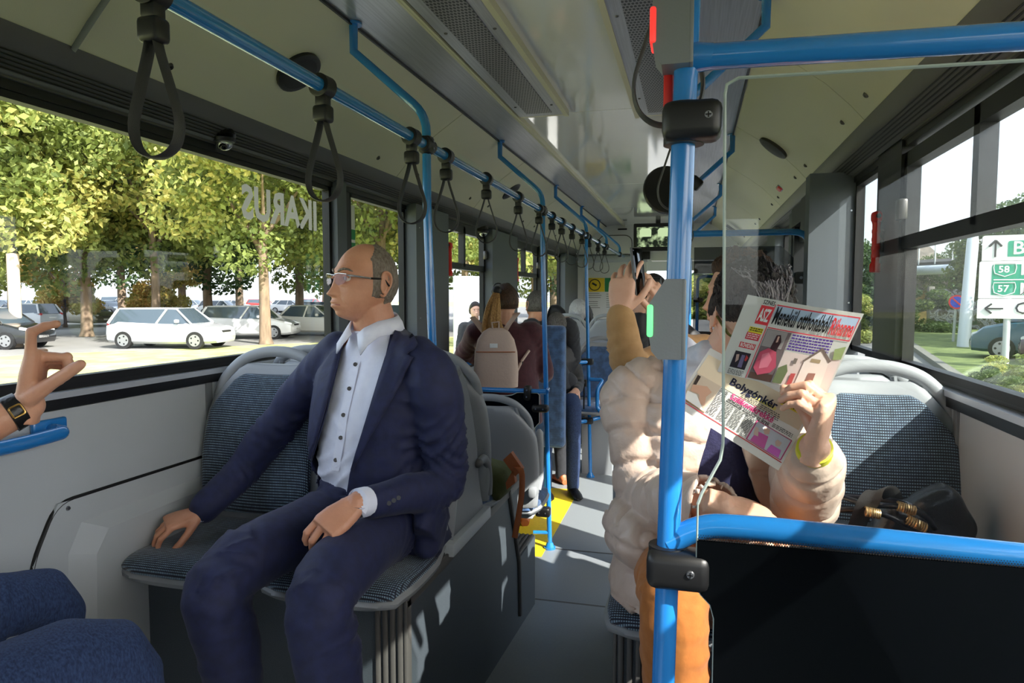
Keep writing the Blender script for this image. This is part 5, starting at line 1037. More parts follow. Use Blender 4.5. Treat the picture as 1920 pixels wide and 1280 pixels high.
def creases(me, pts, rad, spots, slope=1.0, seed=0):
    """cloth folds round a limb: spots = (place along the limb in m, spread, depth, spacing)"""
    n = len(me.vertices); co = np.empty(n*3); me.vertices.foreach_get('co', co); co = co.reshape(-1, 3); no = np.empty(n*3); me.vertex_normals.foreach_get('vector', no); no = no.reshape(-1, 3)
    best = np.full(n, 9.); sv = np.zeros(n); an = np.zeros(n); L = 0; rs = np.random.RandomState(seed)
    for a, b in zip(pts, pts[1:]):
        a, b = np.array(a), np.array(b); d = b-a; l = np.linalg.norm(d); u = d/l; e1 = np.cross(u, [.3, .2, .93]); e1 /= np.linalg.norm(e1); e2 = np.cross(u, e1)
        t = np.clip(((co-a) @ d)/l**2, -.1, 1.1); r = co-(a+t[:, None]*d); dist = np.linalg.norm(r, axis=1); k = dist < best; best[k] = dist[k]; sv[k] = (L+t*l)[k]; an[k] = np.arctan2(r @ e2, r @ e1)[k]; L += l
    h = np.zeros(n)
    for s0, w_, amp, pitch in spots:
        ph = rs.uniform(0, 6); x = (sv+slope*rad*.55*np.sin(an+ph)+.25*rad*np.sin(2*an+rs.uniform(0, 6)))/pitch; g = np.exp(-((sv-s0)/w_)**2)*(.55+.45*np.sin(an*1.0+rs.uniform(0, 6)))
        h += amp*g*((1-np.abs(np.sin(PI*x)))**1.4-.35)
    h *= np.exp(-np.clip(best/rad-1.25, 0, None)**2*6); co += no*h[:, None]; me.vertices.foreach_set('co', co.ravel()); me.update()
def raycaster(me):
    bv = BVHTree.FromPolygons([v.co[:] for v in me.vertices], [tuple(p.vertices) for p in me.polygons])
    def hit(px, py, off=0): 
        h = bv.ray_cast(Vector((0, 0, CAMZ)), ray(px, py).normalized())
        return None if h[0] is None else h[0]+h[1]*off*(1 if h[1].dot(ray(px, py)) < 0 else -1)
    return hit
def arms_core(mb, n, s, e, w): chain(mb, [n, lerp(n, s, .7), s, lerp(s, e, .5), e, lerp(e, w, .6), w], [.045, .04, .036, .036, .036, .034, .028], 12)
def put(name, me, m, root, auto=None):
    me.transform(root.matrix_basis.inverted()); return link(name, me, m, root, auto)
def shoe(root, p, yaw, m, s=1.0):
    M = Matrix.Translation(p) @ rotz(yaw); mb = MB(); R = []
    for y, hw, z0, z1 in ((.08, .028, 0, .05), (.06, .036, 0, .085), (0, .038, 0, .085), (-.06, .042, 0, .065), (-.12, .045, 0, .05), (-.17, .036, .004, .036), (-.19, .018, .008, .022)):
        R.append([M @ Vector((hw*math.cos(a)*s, y*s, (z0+z1)/2*s+(z1-z0)/2*s*math.sin(a))) for a in [2*PI*k/14 for k in range(14)]])
    mb.rings(R); return obj('shoe', mb, m, root)
# ------------------------------------------------------------------ the man in the navy suit
man = thing('person', 'seated man in navy suit and white shirt with rimless glasses looking left', 'person', (-.93, 1.9, .79))
yb = -20; ca, sa = math.cos(math.radians(yb)), math.sin(math.radians(yb)); RT = Vector((ca, sa, 0)); FW = Vector((sa, -ca, 0))
C = at(708, 652, 1.93); pel = Vector((-.93, 1.93, .90))
HM = headM(at(686, 531, 1.90), -33, -2, 0)
bm_ = MB(); head_mb(bm_, HM, 1.0, 96, 112)
nb = C+Vector((0, .0, .05)); chain(bm_, [nb+Vector((0, .01, -.06)), nb+FW*.01+Vector((0, 0, .02)), head_vec(HM, (0, .012, -.045))], [.078, .064, .058], 24)
sl_, sr_ = C+RT*.185+Vector((0, 0, -.02)), C-RT*.185+Vector((0, 0, -.02))
er, wr_ = at(474, 862, 1.94), at(374, 962, 1.78); el, wl2 = at(836, 908, 1.86), at(668, 944, 1.53)
# hands: right one flat on the empty seat, left one on the thigh
hx = at(300, 985, 1.70)-wr_; arms_core(bm_, nb+Vector((0, .01, -.04)), sr_, er, wr_); hand_mb(bm_, frame(wr_, hx, (0.15, -.25, 1)), ((32, 28, 18), (34, 30, 20), (36, 30, 20), (38, 30, 20)), (38, 12, 12, -30), 1.0, 1)
hx2 = at(568, 1022, 1.40)-wl2; arms_core(bm_, nb+Vector((0, .01, -.04)), sl_, el, wl2); hand_mb(bm_, frame(wl2, hx2, (.25, -.55, .8)), ((34, 40, 22), (40, 44, 24), (44, 46, 26), (48, 46, 26)), (28, 14, 12, -35), 1.05, -1)
put('body', fuse(bm_, .0027, 2, .4), MT['skin'], man)
eyes(HM, man, 1.0)
hairk = lambda X, Y, Z: np.clip((Y+.12-.55*np.clip(Z-.35, 0, 1)*0+np.where(Z > .55, (Z-.55)*-.9+.05, 0)+.10)*5, 0, 1)*np.clip((Z+.38+.25*(Y > .3)+.12*np.clip(-Y, 0, 1)*0)*5, 0, 1)
shell_hair(HM, 1.0, hairk, .0055, man, 'hair', MT['hairgrey'], 96, 90, 0, .35)
for sg in (-1, 1): m = MB(); m.tube([head_vec(HM, p) for p in (face_pt(sg*x_, z_, .0015) for x_, z_ in ((.012, .029), (.020, .034), (.030, .037), (.040, .036), (.050, .030)))], [.0022, .0036, .0038, .0032, .0016], 8); obj('eyebrow', m, MT['hairgrey'], man)
m = MB(); m.tube([head_vec(HM, face_pt(x, -.0645-abs(x)*.12, .0006)) for x in np.linspace(-.024, .024, 9)], .0018, 6); obj('mouth_line', m, MT['lips'], man)
# rimless glasses
gm = thing('spectacles', 'rimless tinted spectacles on the face of the suited man', 'glasses', head_vec(HM, (0, -.105, .01)))
MT['lens'] = glass_mat('rose_tinted_lens', (.84, .74, .78), .03); MT['silver'] = mat('silver_temple', (196, 198, 202), .25, .85)
for sg in (-1, 1):
    P = [(sg*.009, -.1075, .020), (sg*.034, -.108, .022), (sg*.058, -.098, .020), (sg*.060, -.097, .006), (sg*.050, -.102, -.006), (sg*.030, -.1075, -.011), (sg*.013, -.108, -.005)]
    m = MB(); Q = [head_vec(HM, p) for p in P]; m.prism(Q, HM.to_3x3() @ Vector((0, .0018, 0))); obj('lens', m, MT['lens'], gm, 30)
    m = MB(); m.tube([head_vec(HM, (sg*.009, -.108, .021)), head_vec(HM, (sg*.034, -.109, .0235)), head_vec(HM, (sg*.060, -.098, .021))], .0013, 6); obj('upper_rim', m, MT['silver'], gm)
    m = MB(); m.tube([head_vec(HM, p) for p in ((sg*.060, -.098, .018), (sg*.070, -.088, .017), (sg*.0775, -.03, .012))], [.002, .0032, .0028], 8); obj('temple', m, MT['silver'], gm)
    m = MB(); m.tube([head_vec(HM, p) for p in ((sg*.0775, -.03, .012), (sg*.081, .012, .012), (sg*.082, .03, -.008))], .003, 8); obj('temple_tip', m, MT['black'], gm)
m = MB(); m.tube([head_vec(HM, p) for p in ((-.010, -.108, .018), (0, -.113, .020), (.010, -.108, .018))], .0014, 6); obj('bridge', m, MT['silver'], gm)
# shirt
tr = [(pel+FW*.01, .165, .115), (pel+Vector((0, 0, .14))+FW*.035, .165, .130), (lerp(pel, C, .58)+FW*.03, .175, .125), (lerp(pel, C, .80)+FW*.012, .18, .110), (C+Vector((0, 0, -.035)), .16, .085), (C+Vector((0, 0, .025)), .095, .068), (C+FW*.012+Vector((0, 0, .055)), .074, .068)]
mb = MB(); torso(mb, tr, yb); sh = fuse(mb, .008, 6); wrinkle(sh, .0035, 30, 2, (1, 1, .6)); creases(sh, [C, pel], .14, [(.20, .08, .006, .06), (.36, .09, .009, .05)], 1.2, 8); hitS = raycaster(sh); put('shirt', sh, MT['shirt'], man)
# jacket: body, sleeves, skirt
mb = MB(); torso(mb, [(pel+Vector((.015, -.0, -.085))+FW*-.01, .225, .165), (pel+Vector((.01, 0, .0)), .205, .150), (pel+Vector((0, 0, .14))+FW*.03, .196, .150), (lerp(pel, C, .60)+FW*.028, .205, .142), (lerp(pel, C, .82)+FW*.012, .212, .122), (C+Vector((0, 0, -.03)), .195, .098), (C+Vector((0, .005, .020)), .135, .080), (C+Vector((0, .012, .055)), .082, .073)], yb)
chain(mb, [sr_+RT*.02, sr_-RT*.03+Vector((0, 0, -.05)), lerp(sr_, er, .5)-RT*.012, er, lerp(er, wr_, .5), lerp(er, wr_, .90)], [.070, .078, .068, .058, .052, .044], 20)
chain(mb, [sl_-RT*.02, sl_+RT*.03+Vector((0, 0, -.05)), lerp(sl_, el, .5)+RT*.02, el, lerp(el, wl2, .5), lerp(el, wl2, .86)], [.070, .080, .072, .062, .056, .047], 20)
chain(mb, [at(800, 900, 1.92), at(812, 960, 1.86), at(800, 1020, 1.80)], [.045, .050, .040], 18, ry=[.10, .115, .125], up=(1, .2, 0))
jk = fuse(mb, .0085, 7); wrinkle(jk, .0070, 13, 5, (1, 1, 1.1)); wrinkle(jk, .0028, 34, 9, (1, .6, 1.3))
creases(jk, [sr_, er, wr_], .065, [(.12, .07, .012, .055), (.29, .07, .016, .040), (.36, .05, .012, .035), (.50, .05, .008, .03)], 1.3, 1); creases(jk, [sl_, el, wl2], .068, [(.10, .07, .012, .055), (.24, .06, .016, .042), (.33, .06, .016, .036), (.44, .05, .010, .032)], 1.3, 4)
creases(jk, [C, pel], .2, [(.28, .10, .010, .075), (.42, .08, .010, .06)], .5, 6)
hitJ = raycaster(jk)
def cutplane(bm, a, b):
    n = ray(*a).cross(ray(*b)).normalized(); bmesh.ops.bisect_plane(bm, geom=bm.verts[:]+bm.edges[:]+bm.faces[:], plane_co=(0, 0, CAMZ), plane_no=n, dist=1e-5); return n
def open_front(me, left, right, ymax, front=lambda f: True):
    """cut a front opening between two polylines of pixels (top to bottom)"""
    bm = bmesh.new(); bm.from_mesh(me); cam0 = Vector((0, 0, CAMZ)); ci = CW.transposed()
    for ln in (left, right):
        for a, b in zip(ln[:-1], ln[1:]): cutplane(bm, a, b)
    bt = cutplane(bm, (left[-1][0]-50, ymax), (right[-1][0]+50, ymax))
    dele = []
    for f in bm.faces:
        c = f.calc_center_median(); q = ci @ (c-cam0); px, py = 960-F*q.x/q.z, 640+F*q.y/q.z
        xl = np.interp(py, [p[1] for p in left], [p[0] for p in left]); xr = np.interp(py, [p[1] for p in right], [p[0] for p in right])
        if xl < px < xr and left[0][1]-40 < py < ymax and f.normal.dot(c-cam0) < .25*(c-cam0).length and front(c): dele.append(f)
    bmesh.ops.delete(bm, geom=dele, context='FACES'); bm.to_mesh(me); bm.free(); me.update()
EL = [(655, 610), (641, 648), (612, 770), (574, 893), (566, 935)]; ER = [(738, 600), (722, 670), (694, 765), (656, 886), (648, 935)]
open_front(jk, EL, ER, 930, lambda c: (c-pel).dot(FW) > -.04)
def lapel(q, name, off=.011, n=14, m_=4):
    """strip lying on the jacket between two pixel polylines"""
    L_, R_ = q; V = []
    pick = lambda ln, t: (np.interp(t*(len(ln)-1), range(len(ln)), [p[0] for p in ln]), np.interp(t*(len(ln)-1), range(len(ln)), [p[1] for p in ln]))
    for j in range(n+1):
        a, b = pick(L_, j/n), pick(R_, j/n)
        for i in range(m_+1): x, y = a[0]+(b[0]-a[0])*i/m_, a[1]+(b[1]-a[1])*i/m_; h = hitJ(x, y, off); V.append(h if h else (V[-1] if V else C))
    k = m_+1; fs = [(j*k+i, j*k+i+1, (j+1)*k+i+1, (j+1)*k+i) for j in range(n) for i in range(m_)]; me = bpy.data.meshes.new(name); me.from_pydata(V, [], fs); me.polygons.foreach_set('use_smooth', [True]*len(fs))
    o = put(name, me, MT['suit'], man); sd = o.modifiers.new('s', 'SOLIDIFY'); sd.thickness = .006; sd.offset = 1; return o
jo = put('jacket', jk, MT['suit'], man); sd = jo.modifiers.new('s', 'SOLIDIFY'); sd.thickness = .004; sd.offset = -1
lapel(([(744, 604), (738, 628), (732, 652), (724, 672), (712, 712), (684, 800), (660, 878)], [(772, 622), (784, 652), (764, 664), (776, 672), (752, 722), (700, 810), (664, 880)]), 'lapel'); lapel(([(626, 662), (598, 700), (586, 780), (578, 880)], [(641, 650), (634, 690), (612, 772), (580, 884)]), 'lapel')
# shirt collar, placket buttons, cuffs, jacket buttons
def patch(hit, poly, name, m_, root, off=.008, n=6, th=.003):
    """four-cornered patch of cloth lying on a surface"""
    V = []
    for j in range(n+1):
        for i in range(n+1):
            u, v = i/n, j/n; a = Vector(poly[0])*(1-u)+Vector(poly[1])*u; b = Vector(poly[3])*(1-u)+Vector(poly[2])*u; p = a*(1-v)+b*v; h = hit(p.x, p.y, off)
            if h is None: h = V[-1] if V else None
            if h is None: h = C
            V.append(h)
    k = n+1; fs = [(j*k+i, j*k+i+1, (j+1)*k+i+1, (j+1)*k+i) for j in range(n) for i in range(n)]; me = bpy.data.meshes.new(name); me.from_pydata(V, [], fs); me.polygons.foreach_set('use_smooth', [True]*len(fs))
    o = put(name, me, m_, root); sd = o.modifiers.new('s', 'SOLIDIFY'); sd.thickness = th; sd.offset = 1; return o
cn = nb+FW*.012
def collar(side):
    pts = []; V = []
    for k in range(9):
        a = math.radians(-90+side*(14+k*20.5)); rx_, ry_ = .069, .071; d = RT*math.cos(a)-(-FW)*0+FW*(-math.sin(a)); top = cn+d*rx_+Vector((0, 0, .024+.0045*k)); bot = cn+d*(rx_+.020)+Vector((0, 0, -.018+.004*k)); 
        if k == 0: bot = cn+FW*.105+RT*side*.050+Vector((0, 0, -.062)); top = cn+FW*.080+RT*side*.012+Vector((0, 0, -.004))
        if k == 1: top = cn+FW*.070+RT*side*.030+Vector((0, 0, .014)); bot = cn+FW*.090+RT*side*.064+Vector((0, 0, -.034))
        V += [top, lerp(top, bot, .5)+d*.004, bot]
    fs = [(3*k+i, 3*k+3+i, 3*k+4+i, 3*k+1+i) for k in range(8) for i in range(2)]; me = bpy.data.meshes.new('collar'); me.from_pydata(V, [], fs); me.polygons.foreach_set('use_smooth', [True]*len(fs))
    o = put('collar', me, MT['shirt'], man); sd = o.modifiers.new('s', 'SOLIDIFY'); sd.thickness = .004; sd.offset = 0
for sd_ in (-1, 1): collar(sd_)
MT['button'] = mat('dark_button', (24, 22, 34), .3)
for x, y in ((668, 684), (657, 729), (646, 778), (641, 820), (632, 862)):
    h = hitS(x, y, .005)
    if h: m = MB(); d = (h-Vector((0, 0, CAMZ))).normalized(); m.tube([h+d*.004, h-d*.003], .0062, 14); obj('button', m, MT['button'], man)
V = [(hitS(x, y, .0035), hitS(x+15, y+2, .0035)) for x, y in ((661, 676), (650, 728), (638, 780), (632, 824), (622, 880)) if hitS(x, y) and hitS(x+15, y+2)]
m = MB(); m.add([p for r_ in V for p in r_], [(2*i, 2*i+1, 2*i+3, 2*i+2) for i in range(len(V)-1)]); o = obj('placket', m, MT['shirt'], man)
for w_, e_ in ((wr_, er), (wl2, el)): m = MB(); d = (w_-e_).normalized(); m.tube([w_-d*.035, w_-d*.004, w_-d*.003, w_-d*.03], [.0375, .0370, .0335, .0335], 20); obj('cuff', m, MT['shirt'], man)
d = (wl2-el).normalized()
for k in range(3): h = hitJ(728+9*k, 943-5*k, .001); 
for k in range(3):
    h = hitJ(729+9*k, 943-5*k, .001)
    if h: m = MB(); dd = (h-Vector((0, 0, CAMZ))).normalized(); m.tube([h+dd*.003, h-dd*.003], .006, 10); obj('sleeve_button', m, MT['button'], man)
# trousers and shoes
hipR, hipL = pel-RT*.09+Vector((0, 0, -.02)), pel+RT*.09+Vector((0, 0, -.02)); kR, kL = at(412, 1092, 1.38), at(604, 1118, 1.35); aR, aL = Vector((kR.x+.02, 1.44, .28)), Vector((kL.x+.01, 1.42, .28))
mb = MB(); torso(mb, [(pel+Vector((0, .0, -.11)), .17, .13), (pel, .178, .135), (pel+FW*.03+Vector((0, 0, .10)), .168, .132)], yb)
chain(mb, [hipR, lerp(hipR, kR, .5)+Vector((0, 0, .02)), kR, lerp(kR, aR, .3), aR], [.098, .088, .074, .072, .064], 22); chain(mb, [hipL, lerp(hipL, kL, .5)+Vector((0, 0, .02)), kL, lerp(kL, aL, .3), aL], [.098, .090, .076, .073, .065], 22)
tz = fuse(mb, .0085, 7); wrinkle(tz, .005, 16, 12, (1, 1, .8)); creases(tz, [hipR, kR, aR], .08, [(.05, .07, .014, .05), (.14, .06, .009, .05), (.52, .05, .012, .045), (.62, .06, .010, .06), (.85, .14, .008, .09)], 1.2, 2); creases(tz, [hipL, kL, aL], .08, [(.05, .07, .014, .05), (.16, .06, .009, .05), (.55, .05, .012, .045), (.64, .06, .010, .06), (.88, .14, .008, .09)], 1.2, 3); hitT = raycaster(tz); put('trousers', tz, MT['suit'], man)
for a_ in (aR, aL): shoe(man, (a_.x, a_.y-.02, .19), 0, MT['leather'])
m = MB(); ln = [hitT(x, y, .001) for x, y in ((640, 1000), (600, 1020), (575, 1048), (588, 1080), (600, 1120), (603, 1180), (604, 1240))]; ln = [p for p in ln if p]
# ------------------------------------------------------------------ neighbour in jeans at the left edge, gesturing with a watch on the wrist
nei = thing('person', 'seated person in blue jeans at the left edge, gesturing with a hand', 'person', (-1.32, .45, .79))
k2, k1 = at(205, 1232, 1.03), at(75, 1120, 1.17); kx = Vector((.02, .05, 0)); pv = Vector((-1.34, .42, .88)); CN = Vector((-1.32, .33, 1.36))
mb = MB(); torso(mb, [(pv+Vector((0, 0, -.08)), .19, .15), (pv+Vector((0, 0, .08)), .18, .14)], 180)
h2_ = pv+Vector((.10, .03, -.01)); h1_ = pv+Vector((-.10, .03, -.01)); a2_, a1_ = Vector((k2.x+.02, k2.y+.08, .30)), Vector((k1.x-.02, k1.y+.06, .30))
chain(mb, [h2_, lerp(h2_, k2, .55)+Vector((0, 0, .015)), k2, lerp(k2, a2_, .4), a2_], [.098, .086, .072, .070, .060], 22); chain(mb, [h1_, lerp(h1_, k1, .55)+Vector((0, 0, .015)), k1, lerp(k1, a1_, .4), a1_], [.096, .080, .066, .064, .058], 22)
jn = fuse(mb, .008, 6); wrinkle(jn, .0035, 22, 21, (1, 1, 1)); creases(jn, [h1_, k1, a1_], .075, [(.45, .06, .010, .05), (.3, .06, .006, .05), (.60, .05, .010, .04)], 1.2, 2); put('jeans', jn, MT['denim'], nei)
for a_ in (a1_, a2_): shoe(nei, (a_.x, a_.y, .215), 180, MT['leather'])
hd = headM(CN+Vector((0, .03, .24)), 180); mb = MB(); head_mb(mb, hd, 1.0, 48, 48); chain(mb, [CN+Vector((0, 0, -.05)), CN+Vector((0, .01, .15))], [.07, .058], 16)
w0 = at(52, 760, 1.03); e0 = Vector((-1.40, .72, 1.17)); s0 = CN+Vector((-.17, .02, -.03)); s1 = CN+Vector((.19, .02, -.03)); e1 = Vector((-1.10, .42, 1.05)); w1 = Vector((-1.16, .66, .97))
arms_core(mb, CN+Vector((0, 0, -.03)), s0, e0, w0); chain(mb, [lerp(s0, e0, .6), e0, lerp(e0, w0, .5), w0], [.045, .045, .042, .030], 18)
hand_mb(mb, frame(w0, at(64, 692, 1.04)-w0, (-.82, -.55, .12)), ((-4, 58, 14), (84, 84, 40), (90, 84, 45), (94, 84, 45)), (24, -3, 0, -44), 1.12, -1, (10, 0, -6, -12))
arms_core(mb, CN+Vector((0, 0, -.03)), s1, e1, w1); hand_mb(mb, frame(w1, (0, 1, -.1), (.3, 0, 1)), side=1); put('body', fuse(mb, .0032, 3, .4), MT['skin3'], nei)
mb = MB(); torso(mb, [(pv+Vector((0, 0, .02)), .185, .14), (lerp(pv, CN, .5), .185, .13), (CN+Vector((0, 0, -.10)), .20, .12), (CN, .13, .08), (CN+Vector((0, 0, .03)), .07, .065)], 180); chain(mb, [s0, lerp(s0, e0, .7)], [.075, .062]); chain(mb, [s1, lerp(s1, e1, .7)], [.075, .062]); q = fuse(mb, .010, 6); put('shirt', q, MT['darksuit'], nei)
shell_hair(hd, 1.0, lambda X, Y, Z: np.clip((Y+.25+.9*np.clip(Z-.45, 0, 1))*5, 0, 1)*np.clip((Z+.35)*5, 0, 1), .010, nei, 'hair', MT['hairbrown'], 48, 48)
wt = thing('wrist_watch', 'black strap wrist watch with gold buckle on the gesturing wrist', 'watch', w0); d = (w0-e0).normalized(); wc = w0-d*.022
m = MB(); m.tube([wc-d*.013, wc-d*.012, wc+d*.012, wc+d*.013], [.033, .0355, .0335, .031], 28); obj('strap', m, MT['leather'], wt)
sd_ = d.cross(Vector((-.55, -.75, .25))).normalized(); f_ = ray(50, 762).normalized(); sx = (-f_-d*(-f_).dot(d)).normalized(); m = MB(); MW = frame(wc+sx*.0355, d, sx); m.tube(fillet([MW @ Vector(p) for p in ((-.010, -.010, 0), (.010, -.010, 0), (.010, .010, 0), (-.010, .010, 0), (-.010, -.009, 0))], .004, 3), .0018, 6); obj('buckle', m, MT['gold'], wt)
# ------------------------------------------------------------------ the woman reading a newspaper
rd = thing('person', 'seated woman in beige puffer jacket and mustard trousers reading a newspaper', 'person', (.06, 1.85, .79))
yb = 8; ca, sa = math.cos(math.radians(yb)), math.sin(math.radians(yb)); RT = Vector((ca, sa, 0)); FW = Vector((sa, -ca, 0))
C = at(1330, 700, 1.84); pel = Vector((.05, 1.83, .90))
HR = headM(at(1405, 594, 1.70), 24, 40, -6)
bd = MB(); head_mb(bd, HR, .98, 72, 84, 1); chain(bd, [C+Vector((0, .01, -.04)), head_vec(HR, (0, .02, -.05))], [.066, .054], 18)
srr, sll = C-RT*.17+Vector((0, 0, -.02)), C+RT*.17+Vector((0, 0, -.02))
er, wr_ = at(1215, 925, 1.74), at(1352, 948, 1.36); el, wl2 = at(1510, 930, 1.56), at(1528, 838, 1.345)
arms_core(bd, C+Vector((0, 0, -.03)), srr, er, wr_); hand_mb(bd, frame(wr_, Vector((.95, .1, -.35)), (.1, -.45, .9)), side=1)
arms_core(bd, C+Vector((0, 0, -.03)), sll, el, wl2); hand_mb(bd, frame(wl2, at(1548, 765, 1.325)-wl2, Vector((.88, -.42, .25))), ((62, 50, 22), (66, 50, 22), (70, 48, 22), (72, 46, 22)), (24, 30, 25, -46), 1.0, -1, (6, 2, -3, -8))
put('body', fuse(bd, .003, 2, .4), MT['skin2'], rd); eyes(HR, rd, .98, (0, -.4))
def strands(root, M, s, name, mt_, paths, r, wob=.004, seed=1, n=6):
    """locks of hair: tapered tubes along head-local paths"""
    rs = np.random.RandomState(seed); m = MB()
    for P in paths:
        P = [Vector(p)*s for p in P]; Q = [M @ (p+Vector(rs.normal(size=3))*wob) for p in bez(P, 4)]; k = len(Q)
        m.tube(Q, [r*s*(.55+.75*math.sin(PI*(.15+.75*i/(k-1)))) for i in range(k)], n, ry=[r*.55*s]*k)
    return obj(name, m, mt_, root)
HAIRF = lambda X, Y, Z: np.clip((Y+.30+1.35*np.clip(Z-.15, 0, 1)+.0)*5, 0, 1)*np.clip((Z+.45+.2*np.clip(Y, 0, 1))*5, 0, 1)
shell_hair(HR, .98, lambda X, Y, Z: HAIRF(X, Y, Z)*np.clip((Z-.10+1.5*np.clip(Y-.08, 0, 1))*6, 0, 1), .015, rd, 'hair', MT['hairdark'], 64, 64, 1, .25)
rs = np.random.RandomState(5); pth = []
for k in range(70):
    a = rs.uniform(-.25, PI+.25); z1 = rs.uniform(.015, .05); x0 = math.cos(a)*.05
    pth.append([(x0*.3, -.02, .132), (math.cos(a)*.060, .0+math.sin(a)*.07, .108), (math.cos(a)*.076, .005+math.sin(a)*.098, .070), (math.cos(a)*.080, .01+math.sin(a)*.100, z1+.015)])
strands(rd, HR, .98, 'hair_locks', MT['hairdark'], pth, .008, .004)
MT['greystrand'] = hairm('grey_strands', (120, 112, 116), (168, 160, 166)); strands(rd, HR, .98, 'grey_locks', MT['greystrand'], [[(q_*.5, -.085, .100), (q_*.9, -.045, .126), (q_*1.3, .0, .131), (q_*1.6, .04, .118)] for q_ in rs.uniform(-.04, .05, 46)], .0016, .0022, 8)
gr = thing('reading_glasses', 'dark framed reading glasses of the woman behind the newspaper', 'glasses', head_vec(HR, (0, -.1, 0)))
MT['olive'] = mat('olive_frame', (96, 92, 40), .3)
for sg in (-1, 1):
    m = MB(); m.tube([head_vec(HR, (sg*.033+.026*math.cos(a), -.104+.02*abs(math.cos(a))*(1 if math.cos(a)*sg > 0 else 0), .004+.019*math.sin(a)), .98) for a in np.linspace(0, 2*PI, 20)[:-1]], .0018, 6, closed=True); obj('rim', m, MT['black'], gr)
    m = MB(); m.tube([head_vec(HR, p, .98) for p in ((sg*.058, -.092, .010), (sg*.076, -.06, .010), (sg*.080, .01, .008))], .0028, 8, ry=.005); obj('temple', m, MT['olive'], gr)
# scarf, knit top
mb = MB(); mb.tube([C+Vector((.082*math.cos(a), .01+.078*math.sin(a), .045+.012*math.sin(3*a))) for a in np.linspace(0, 2*PI, 22)[:-1]], .030, 12, closed=True); mb.tube([C+Vector((.095*math.cos(a), -.01+.092*math.sin(a), .012+.012*math.cos(2*a))) for a in np.linspace(0, 2*PI, 22)[:-1]], .030, 12, closed=True); q = fuse(mb, .007, 3); wrinkle(q, .006, 40, 4); put('scarf', q, MT['scarf'], rd)
TR = [(pel+Vector((0, 0, -.06)), .17, .13), (pel+FW*.02+Vector((0, 0, .06)), .165, .135), (lerp(pel, C, .45)+FW*.03, .165, .13), (lerp(pel, C, .78)+FW*.02, .168, .115), (C+Vector((0, 0, -.03)), .14, .085), (C+Vector((0, 0, .03)), .075, .068)]
mb = MB(); torso(mb, TR, yb); q = fuse(mb, .009, 6); wrinkle(q, .003, 28, 3); put('knit_top', q, MT['navyknit'], rd)
# puffer jacket with quilted bulges
def puff(mb, pts, rr, n=20, pitch=.075, amp=.011, ry=None, up=None):
    P = bez(pts, 12); L = [0]
    for a, b in zip(P, P[1:]): L.append(L[-1]+(b-a).length)
    k = len(pts); R = [np.interp(i/12, range(k), rr)+amp*(abs(math.sin(PI*L[i]/pitch))**.6-.6) for i in range(len(P))]
    mb.tube(P, R, n); mb.ball(P[0], R[0]*.95, n); mb.ball(P[-1], R[-1]*.85, n)
def pufftorso(mb, R, yaw, n=32, sub=8, amp=.010, pitch=.085):
    RR = []
    for (c0, w0_, d0), (c1, w1_, d1) in zip(R[:-1], R[1:]):
        for i in range(sub): t = i/sub; RR.append((lerp(c0, c1, t), w0_*(1-t)+w1_*t, d0*(1-t)+d1*t))
    RR.append(R[-1]); o = []
    for c, w_, d_ in RR: b = amp*(abs(math.sin(PI*(Vector(c).z-pel.z)/pitch))**.6-.6); o.append((c, w_+b, d_+b))
    torso(mb, o, yaw, n)
mb = MB(); pufftorso(mb, [(pel+Vector((-.03, -.05, -.10)), .225, .20), (pel+Vector((-.02, -.02, .02)), .208, .172), (lerp(pel, C, .40)+FW*.025, .192, .158), (lerp(pel, C, .75)+FW*.02, .190, .138), (C+Vector((0, 0, -.04)), .172, .104), (C+Vector((0, 0, .02)), .112, .086), (C+Vector((0, 0, .05)), .086, .080)], yb, amp=0)
pr_ = [srr+RT*.01, srr-RT*.035+Vector((0, 0, -.05)), lerp(srr, er, .5)-RT*.02, er, lerp(er, wr_, .5), lerp(er, wr_, .93)]; pl_ = [sll-RT*.01, sll+RT*.03+Vector((0, 0, -.05)), lerp(sll, el, .5)+RT*.02, el+Vector((.0, .02, -.01)), lerp(el, wl2, .45), lerp(el, wl2, .80)]
puff(mb, pr_, [.068, .074, .074, .072, .062, .048], amp=0); puff(mb, pl_, [.066, .070, .068, .068, .060, .052], amp=0)
chain(mb, [at(1235, 930, 1.80), at(1200, 985, 1.72), at(1205, 1015, 1.62)], [.085, .092, .07], 18)
def quilt(me, limbs_, pitch, amp):
    """stitched seams across the limb each vertex belongs to"""
    n = len(me.vertices); co = np.empty(n*3); me.vertices.foreach_get('co', co); co = co.reshape(-1, 3); no = np.empty(n*3); me.vertex_normals.foreach_get('vector', no); no = no.reshape(-1, 3); best = np.full(n, 9.); sv = np.zeros(n)
    for pts, rad in limbs_:
        L = 0
        for a, b in zip(pts, pts[1:]):
            a, b = np.array(a), np.array(b); d = b-a; l = np.linalg.norm(d); t = np.clip(((co-a) @ d)/l**2, 0, 1); dist = np.linalg.norm(co-(a+t[:, None]*d), axis=1)/rad; k = dist < best; best[k] = dist[k]; sv[k] = (L+t*l)[k]; L += l
    wob = .006*np.sin(co[:, 0]*31+co[:, 1]*19)+.004*np.sin(co[:, 2]*47+co[:, 0]*23); f = np.abs(np.sin(PI*(sv+wob)/pitch)); h = np.minimum(f/.55, 1)**.6-.75
    co += no*(h*amp)[:, None]; me.vertices.foreach_set('co', co.ravel()); me.update()
jk = fuse(mb, .006, 5); quilt(jk, [([pel+Vector((0, 0, -.16)), C+Vector((0, 0, .06))], .18), (pr_, .075), (pl_, .07)], .078, .012); wrinkle(jk, .0035, 30, 15); wrinkle(jk, .002, 70, 16)
